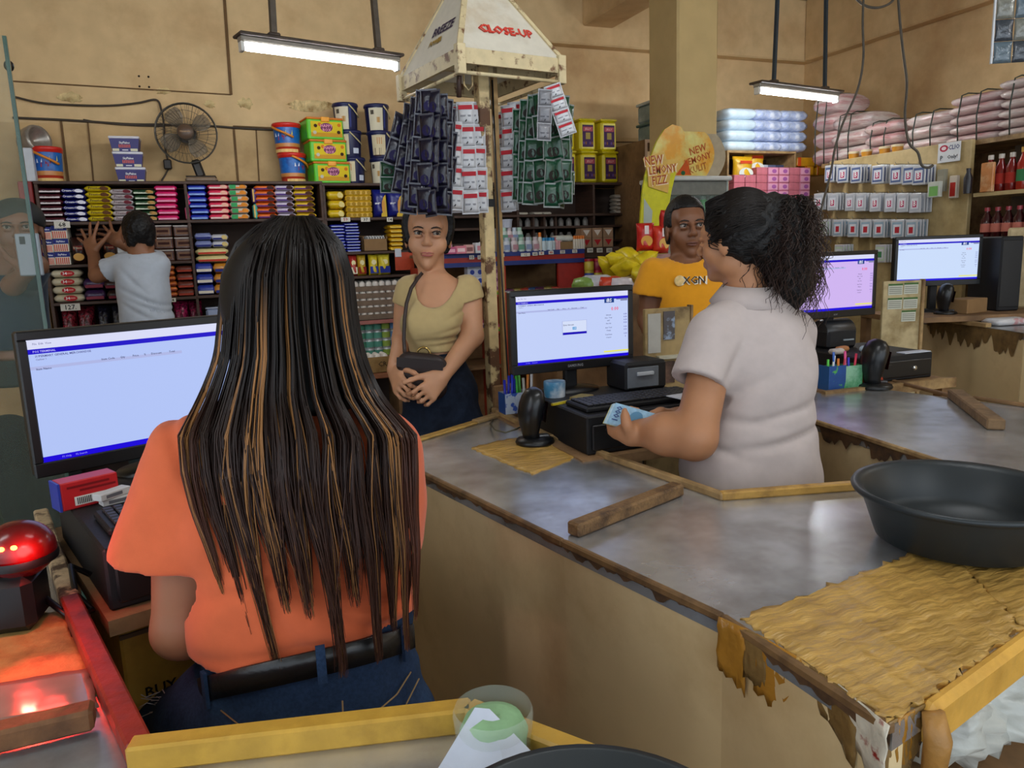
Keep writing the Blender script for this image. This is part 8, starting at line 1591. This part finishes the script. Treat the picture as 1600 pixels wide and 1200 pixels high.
T_ = SDF((-.20, -.22, .98), (.22, .18, 1.44), .0042); T_.loft(w3.rows(TR, .003))
for x in (655, 690): T_.ell(P(x, 505, 2.475), (.058, .05, .055), None, .04)
T_.cone(P(730, 452, 2.56), P(736, 474, 2.55), .050, .050, .03); T_.cone(P(640, 452, 2.56), P(634, 480, 2.565), .048, .048, .03)
def fold(X, Y, Z):
    a = wob(X, Y, Z, .0012, 30., 2.)
    for (x, y, sl, am, wd, ln) in ((712, 512, .25, .006, .006, .05), (714, 524, .2, .006, .006, .05), (700, 536, .12, .005, .006, .06), (715, 490, .5, .006, .006, .04), (690, 528, .05, .005, .007, .07)):
        p_ = P(x, y, 2.5); q = (Z-p_[2])-sl*(X-p_[0]); a = a+am*np.exp(-(q/wd)**2/(1+sl*sl))*np.exp(-((X-p_[0])/ln)**2)
    return a
T_.disp(fold); T_.shell(.0095); T_.cut(P(690, 549, 2.5), (0, 0, -1)); nk = P(681, 432, 2.50); T_.ell(nk, (.072, .16, .078), None, .008, 'sub'); T_.ell(P(676, 452, 2.46), (.052, .12, .052), None, .02, 'sub')
T_.trim(P(736, 470, 2.555), (.25, 0, -1), .07); T_.trim(P(633, 478, 2.565), (-.35, 0, -1), .065)
part(T_, 'beige_tee', cloth('#b9a272'), r, 2)
J = SDF((-.22, -.22, 0), (.26, .22, 1.10), .008); J.loft(w3.rows([(548, 641, 722, 2.56, .098), (570, 638, 728, 2.56, .105), (600, 630, 746, 2.56, .12), (640, 630, 748, 2.56, .12), (680, 632, 746, 2.56, .115)])); cxm = P(690, 650, 2.56)
for s_ in (-1, 1): J.cone((cxm[0]+s_*.075, cxm[1], .80), (cxm[0]+s_*.07, cxm[1], .46), .095, .062, .04); J.cone((cxm[0]+s_*.07, cxm[1], .46), (cxm[0]+s_*.07, cxm[1], .05), .062, .045, .03)
J.disp(lambda X, Y, Z: wob(X, Y, Z, .002, 50., .3)); part(J, 'dark_jeans', mat('#151b28', rough=.85, spec=.15, var=.2, vs=60., col2='#222c3e', mixs=4.), r)
for s_ in (-1, 1): q = A3_(cxm[0]+s_*.07, cxm[1], 0); S2 = SDF((q[0]-.06, q[1]-.2, 0), (q[0]+.06, q[1]+.1, .1), .009); S2.cone((q[0], q[1]+.05, .03), (q[0], q[1]-.12, .025), .035, .028, .02); S2.cut((0, 0, .004), (0, 0, -1)); part(S2, 'shoe', mat('#2a2622', rough=.6), r)
cz_ = P(682, 558, 2.56); belt_strip([(cz_[0]+.095*math.sin(a), cz_[1]-.106*math.cos(a), cz_[2]) for a in np.linspace(-1.6, 1.6, 25)], .028, .004, BELT, 'belt', r)
bk = P(662, 555, 2.45); MB().tube([bk+A3_(.022*math.cos(a), -.002, .026*math.sin(a)) for a in np.linspace(0, 2*PI, 21)], .0035, mat('#b89a5a', rough=.2, metal=.9), 8, cap=False).build('belt_buckle', r)
HB_ = SDF((-.20, -.20, 1.28), (.20, .24, 1.70), .005); hair_cap(HB_, hc_, Rh, HS3, .078, -.055, .020, .013, .98, burn=-.03); HB_.ell(P(662, 360, 2.66), (.05, .05, .06), None, .02); HB_.disp(lambda X, Y, Z: .0012*np.sin(X*260+3*np.sin(Z*40))); part(HB_, 'hair', BLKH, r, 1)
# bag and strap: the bag is carried, so a thing of its own
bg_ = P(660, 585, 2.42); bw_ = w3.w+rotz(-YAW) @ bg_
bt = thing('shoulder_bag', 'small dark brown shoulder bag held by the woman in beige', 'bag', bw_, -YAW-.15); S2 = SDF((-.09, -.05, -.09), (.09, .05, .08), .005); S2.cone((-.04, 0, .03), (.04, 0, .02), .045, .045, .03, ((0, 1, 0), .5)); S2.cone((-.035, 0, -.03), (.035, 0, -.04), .045, .045, .03, ((0, 1, 0), .5)); part(S2, 'pouch', mat('#2a1c1a', rough=.5, var=.15, bump=.15, bs=60.), bt, 2); MB().obox((-.075, -.024, .045), (.075, -.024, .03), .004, .03, mat('#201514', rough=.45)).build('flap', bt)
def tow(q): v = w3.w+rotz(-YAW) @ q-bw_; a = -(bt.rotation_euler.z); return (v[0]*math.cos(a)-v[1]*math.sin(a), v[0]*math.sin(a)+v[1]*math.cos(a), v[2])
belt_strip([tow(P(x, y, d)) for x, y, d in ((662, 428, 2.53), (654, 438, 2.47), (645, 452, 2.455), (638, 475, 2.44), (635, 500, 2.425), (634, 530, 2.42), (636, 560, 2.42))], .004, .012, mat('#2c1c16', rough=.5), 'strap', bt, up=(.3, -1, 0))
# ---------------------------------------------------------------- man in orange-yellow tee
w4 = Person('man in golden yellow tee with short black hair looking over the middle till', 1060, 450, 2.8)
P = w4.P; r = w4.root; SK4 = skin('#7a4f36')
TR = [(396, 1052, 1090, 2.82, .05), (408, 1035, 1104, 2.82, .065), (418, 1020, 1118, 2.82, .08), (432, 1014, 1124, 2.82, .10), (460, 1018, 1122, 2.82, .11), (500, 1020, 1120, 2.82, .11), (560, 1022, 1118, 2.82, .105), (600, 1022, 1118, 2.82, .105)]
B = SDF((-.30, -.25, .85), (.28, .25, 1.70), .005); B.loft(w4.rows(TR, -.01)); Rh = rotz(PI+.02) @ rotx(.06) @ roty(.03); HC4 = P(1072, 357, 2.82); Th = head(B, HC4, Rh, 1.03, (P(1070, 410, 2.84), .050), .92, wx=.92)
B.cone(P(1020, 428, 2.82), P(1012, 500, 2.84), .045, .037, .03); B.cone(P(1012, 500, 2.84), P(1030, 560, 2.7), .036, .027, .015); hand(B, P(1030, 560, 2.7), A3_(.1, -.5, -.6), (1, 0, 0), 1., side=1); B.cone(P(1116, 428, 2.82), P(1124, 500, 2.84), .045, .037, .03); B.cone(P(1124, 500, 2.84), P(1110, 560, 2.7), .036, .027, .015); hand(B, P(1110, 560, 2.7), A3_(-.1, -.5, -.6), (-1, 0, 0), 1., side=-1)
B.ell(Th(0, .092, -.062), (.011, .012, .006), Rh, .004, 'sub'); part(B, 'body', SK4, r, 1); face_parts(Th, Rh, 1.03, r, gaze=(-.2, 0), lip='#6a3e34', brow='#0e0a09')
T_ = SDF((-.30, -.2, .90), (.28, .2, 1.42), .005); T_.loft(w4.rows(TR, .006)); T_.cone(P(1022, 426, 2.82), P(1012, 462, 2.82), .055, .062, .035); T_.cone(P(1114, 426, 2.82), P(1124, 462, 2.82), .055, .062, .035)
T_.disp(lambda X, Y, Z: wob(X, Y, Z, .0022, 30., .9)); T_.shell(.010); T_.ell(P(1072, 394, 2.79), (.066, .10, .042), None, .01, 'sub'); T_.cut(P(1060, 585, 2.8), (0, 0, -1)); T_.trim(P(1012, 462, 2.82), (-.15, 0, -1), .085); T_.trim(P(1124, 462, 2.82), (.15, 0, -1), .085)
part(T_, 'yellow_tee', cloth('#d8921e'), r, 2)
pt_ = P(1068, 441, 2.70); m = MB(); m.ell((0, 0, 0), (.02, .004, .02), mat('#d8b87a', rough=.7, var=.2, vs=90.), 16, 8); m.build('round_print', r, loc=P(1062, 439, 2.708)); MB().text('XGN', .042, ink('#e6dcc8'), (.002, .0, -.002)).text('XGN', .036, ink('#3a342c'), (0, -.001, 0)).build('lettering', r, loc=P(1085, 438, 2.705))
J = SDF((-.22, -.2, 0), (.22, .2, 1.0), .01); J.loft(w4.rows([(580, 1024, 1116, 2.82, .11), (640, 1020, 1120, 2.82, .12)])); cxm = P(1070, 640, 2.82)
for s_ in (-1, 1): J.cone((cxm[0]+s_*.08, cxm[1], .80), (cxm[0]+s_*.08, cxm[1], .46), .095, .065, .04); J.cone((cxm[0]+s_*.08, cxm[1], .46), (cxm[0]+s_*.08, cxm[1], .02), .065, .05, .03)
part(J, 'dark_trousers', mat('#23242a', rough=.85, var=.15), r)
HB_ = SDF((-.18, -.18, 1.40), (.18, .24, 1.74), .005); hair_cap(HB_, HC4, Rh, 1.03, .066, -.05, .030, .005, .93, burn=.005); HB_.disp(lambda X, Y, Z: wob(X, Y, Z, .0012, 300., .2)); part(HB_, 'short_hair', BLKH, r, 1)
# ---------------------------------------------------------------- man in white tee reaching into the shelf
w5 = Person('man in white tee seen from behind, reaching into the biscuit shelf with spread hand', 222, 450, 3.82)
P = w5.P; r = w5.root; SK5 = skin('#8f6146')
TR = [(394, 208, 236, 3.82, .05), (402, 190, 246, 3.82, .07), (412, 183, 255, 3.82, .09), (435, 186, 258, 3.82, .105), (465, 190, 261, 3.82, .11), (495, 194, 266, 3.82, .11), (520, 196, 268, 3.82, .11), (560, 196, 268, 3.82, .11)]
B = SDF((-.42, -.25, .95), (.24, .6, 1.76), .006); B.loft(w5.rows(TR, -.01)); Rh = rotz(.55) @ rotx(-.05); Th = head(B, P(217, 368, 3.82), Rh, .98, (P(220, 404, 3.82), .055))
sL, eL, wL = P(196, 418, 3.80), P(152, 430, 3.84), P(146, 398, 3.95); B.cone(sL, eL, .038, .038, .03); B.cone(eL, wL, .039, .028, .015); hand(B, wL, P(138, 372, 3.97)-wL, np.array([.2, .95, -.15]), 1.1, curl=(.06, .05, .05, .05), spread=.42, thumb=(1.0, .1), side=-1, k=.006)
wR_ = P(185, 378, 4.00); B.cone(P(246, 412, 3.86), P(228, 400, 4.10), .045, .038, .03); B.cone(P(228, 400, 4.10), wR_, .037, .027, .015); hand(B, wR_, P(168, 366, 4.03)-wR_, np.array([-.3, .9, -.1]), 1.05, curl=(.15, .12, .1, .1), spread=.3, thumb=(.9, .2), side=-1, k=.006)
part(B, 'body', SK5, r, 1)
T_ = SDF((-.36, -.22, .98), (.24, .25, 1.52), .006); T_.loft(w5.rows(TR, .008)); T_.cone(P(194, 412, 3.82), P(168, 424, 3.83), .058, .066, .035); T_.cone(P(248, 414, 3.84), P(242, 408, 3.98), .056, .062, .035)
def fold(X, Y, Z):
    a = wob(X, Y, Z, .003, 22., .6)
    for (x, y, sl, am, wd, ln) in ((225, 470, -.5, .010, .010, .10), (235, 485, -.45, .010, .010, .09), (215, 490, -.6, .008, .010, .08), (205, 440, -.9, .008, .012, .06)):
        p_ = P(x, y, 3.70); q = (Z-p_[2])-sl*(X-p_[0]); a = a+am*np.exp(-(q/wd)**2/(1+sl*sl))*np.exp(-((X-p_[0])/ln)**2)
    return a
T_.disp(fold); T_.shell(.012); hl_, hr_ = P(196, 512, 3.70), P(268, 500, 3.70); hv = hr_-hl_; T_.cut((hl_+hr_)/2, (hv[2], 0, -hv[0])); T_.ell(P(221, 391, 3.82), (.062, .075, .035), None, .01, 'sub'); T_.trim(P(168, 424, 3.83), P(168, 424, 3.83)-P(194, 412, 3.82), .078)
part(T_, 'white_tee', cloth('#b4bcc8'), r, 2)
J = SDF((-.25, -.2, 0), (.25, .25, 1.12), .01); J.loft(w5.rows([(503, 197, 268, 3.82, .105), (540, 194, 270, 3.82, .11), (590, 194, 270, 3.82, .12)])); cxm = P(232, 590, 3.82)
for s_ in (-1, 1): J.cone((cxm[0]+s_*.08, cxm[1], .85), (cxm[0]+s_*.08, cxm[1], .48), .1, .068, .04); J.cone((cxm[0]+s_*.08, cxm[1], .48), (cxm[0]+s_*.08, cxm[1], .02), .068, .05, .03)
part(J, 'dark_shorts', mat('#2a3a40', rough=.85, var=.15), r)
HB_ = SDF((-.18, -.18, 1.40), (.18, .24, 1.76), .006); hair_cap(HB_, P(217, 368, 3.82), Rh, .98, .06, -.06, .03, .008, .96, burn=-.02); HB_.disp(lambda X, Y, Z: wob(X, Y, Z, .003, 160., .2)); part(HB_, 'short_hair', BLKH, r, 1)
# ---------------------------------------------------------------- man reflected in the glass, built as a figure behind it
w6 = Person('reflection of a man in dark blue tee and cap, built behind the glass', 25, 440, 2.75)
P = w6.P; r = w6.root
TR = [(385, 14, 46, 2.75, .05), (396, 0, 56, 2.75, .075), (410, -14, 62, 2.75, .095), (440, -14, 60, 2.75, .105), (490, -10, 62, 2.75, .105), (560, -4, 70, 2.75, .11)]
B = SDF((-.26, -.3, .95), (.24, .2, 1.66), .006); B.loft(w6.rows(TR, -.01)); Rh = rotz(PI+.5); Th = head(B, P(29, 358, 2.75), Rh, .96, (P(28, 395, 2.76), .052)); B.cone(P(56, 415, 2.74), P(20, 446, 2.62), .042, .036, .03); B.cone(P(20, 446, 2.62), P(42, 425, 2.56), .034, .026, .01); hand(B, P(42, 425, 2.56), A3_(.1, 0, 1), (-.3, .9, .2), .95, curl=(.7, .7, .7, .7), side=1)
part(B, 'body', skin('#7a5440'), r, 1); face_parts(Th, Rh, .96, r)
T_ = SDF((-.26, -.2, .95), (.26, .2, 1.40), .007); T_.loft(w6.rows(TR, .008)); T_.cone(P(56, 413, 2.74), P(42, 432, 2.68), .056, .06, .03); T_.cone(P(-8, 413, 2.75), P(-14, 450, 2.75), .056, .06, .03); T_.cut(P(20, 545, 2.7), (0, 0, -1)); part(T_, 'blue_tee', cloth('#16263a'), r, 1)
J = SDF((-.22, -.2, 0), (.25, .2, 1.1), .011); J.loft(w6.rows([(540, -2, 66, 2.75, .105), (600, -6, 72, 2.75, .115)])); cxm = P(33, 600, 2.75)
for s_ in (-1, 1): J.cone((cxm[0]+s_*.075, cxm[1], .8), (cxm[0]+s_*.075, cxm[1], .02), .095, .05, .04)
part(J, 'dark_trousers', mat('#14171c', rough=.85), r)
HB_ = SDF((-.16, -.18, 1.40), (.18, .18, 1.68), .006); HB_.ell(P(28, 344, 2.76), (.084, .098, .080)); HB_.cut(P(28, 352, 2.75), (0, -.25, -1)); part(HB_, 'cap', mat('#15191c', rough=.7), r, 1)
ph_ = w6.w+rotz(-YAW) @ P(46, 398, 2.53); t = thing('mobile_phone', 'pale mobile phone held by the reflected man, built behind the glass', 'phone', ph_, -YAW+.3); MB().box(-.036, .036, -.004, .004, -.07, .07, plas('#8a929a'), .004).build('case', t); MB().box(-.022, -.006, -.006, -.004, .035, .06, BLACK).build('camera_bump', t)
for o in COL.objects:
    if o.name.startswith('person') and o.type == 'EMPTY': o['group'] = 'people in the shop'
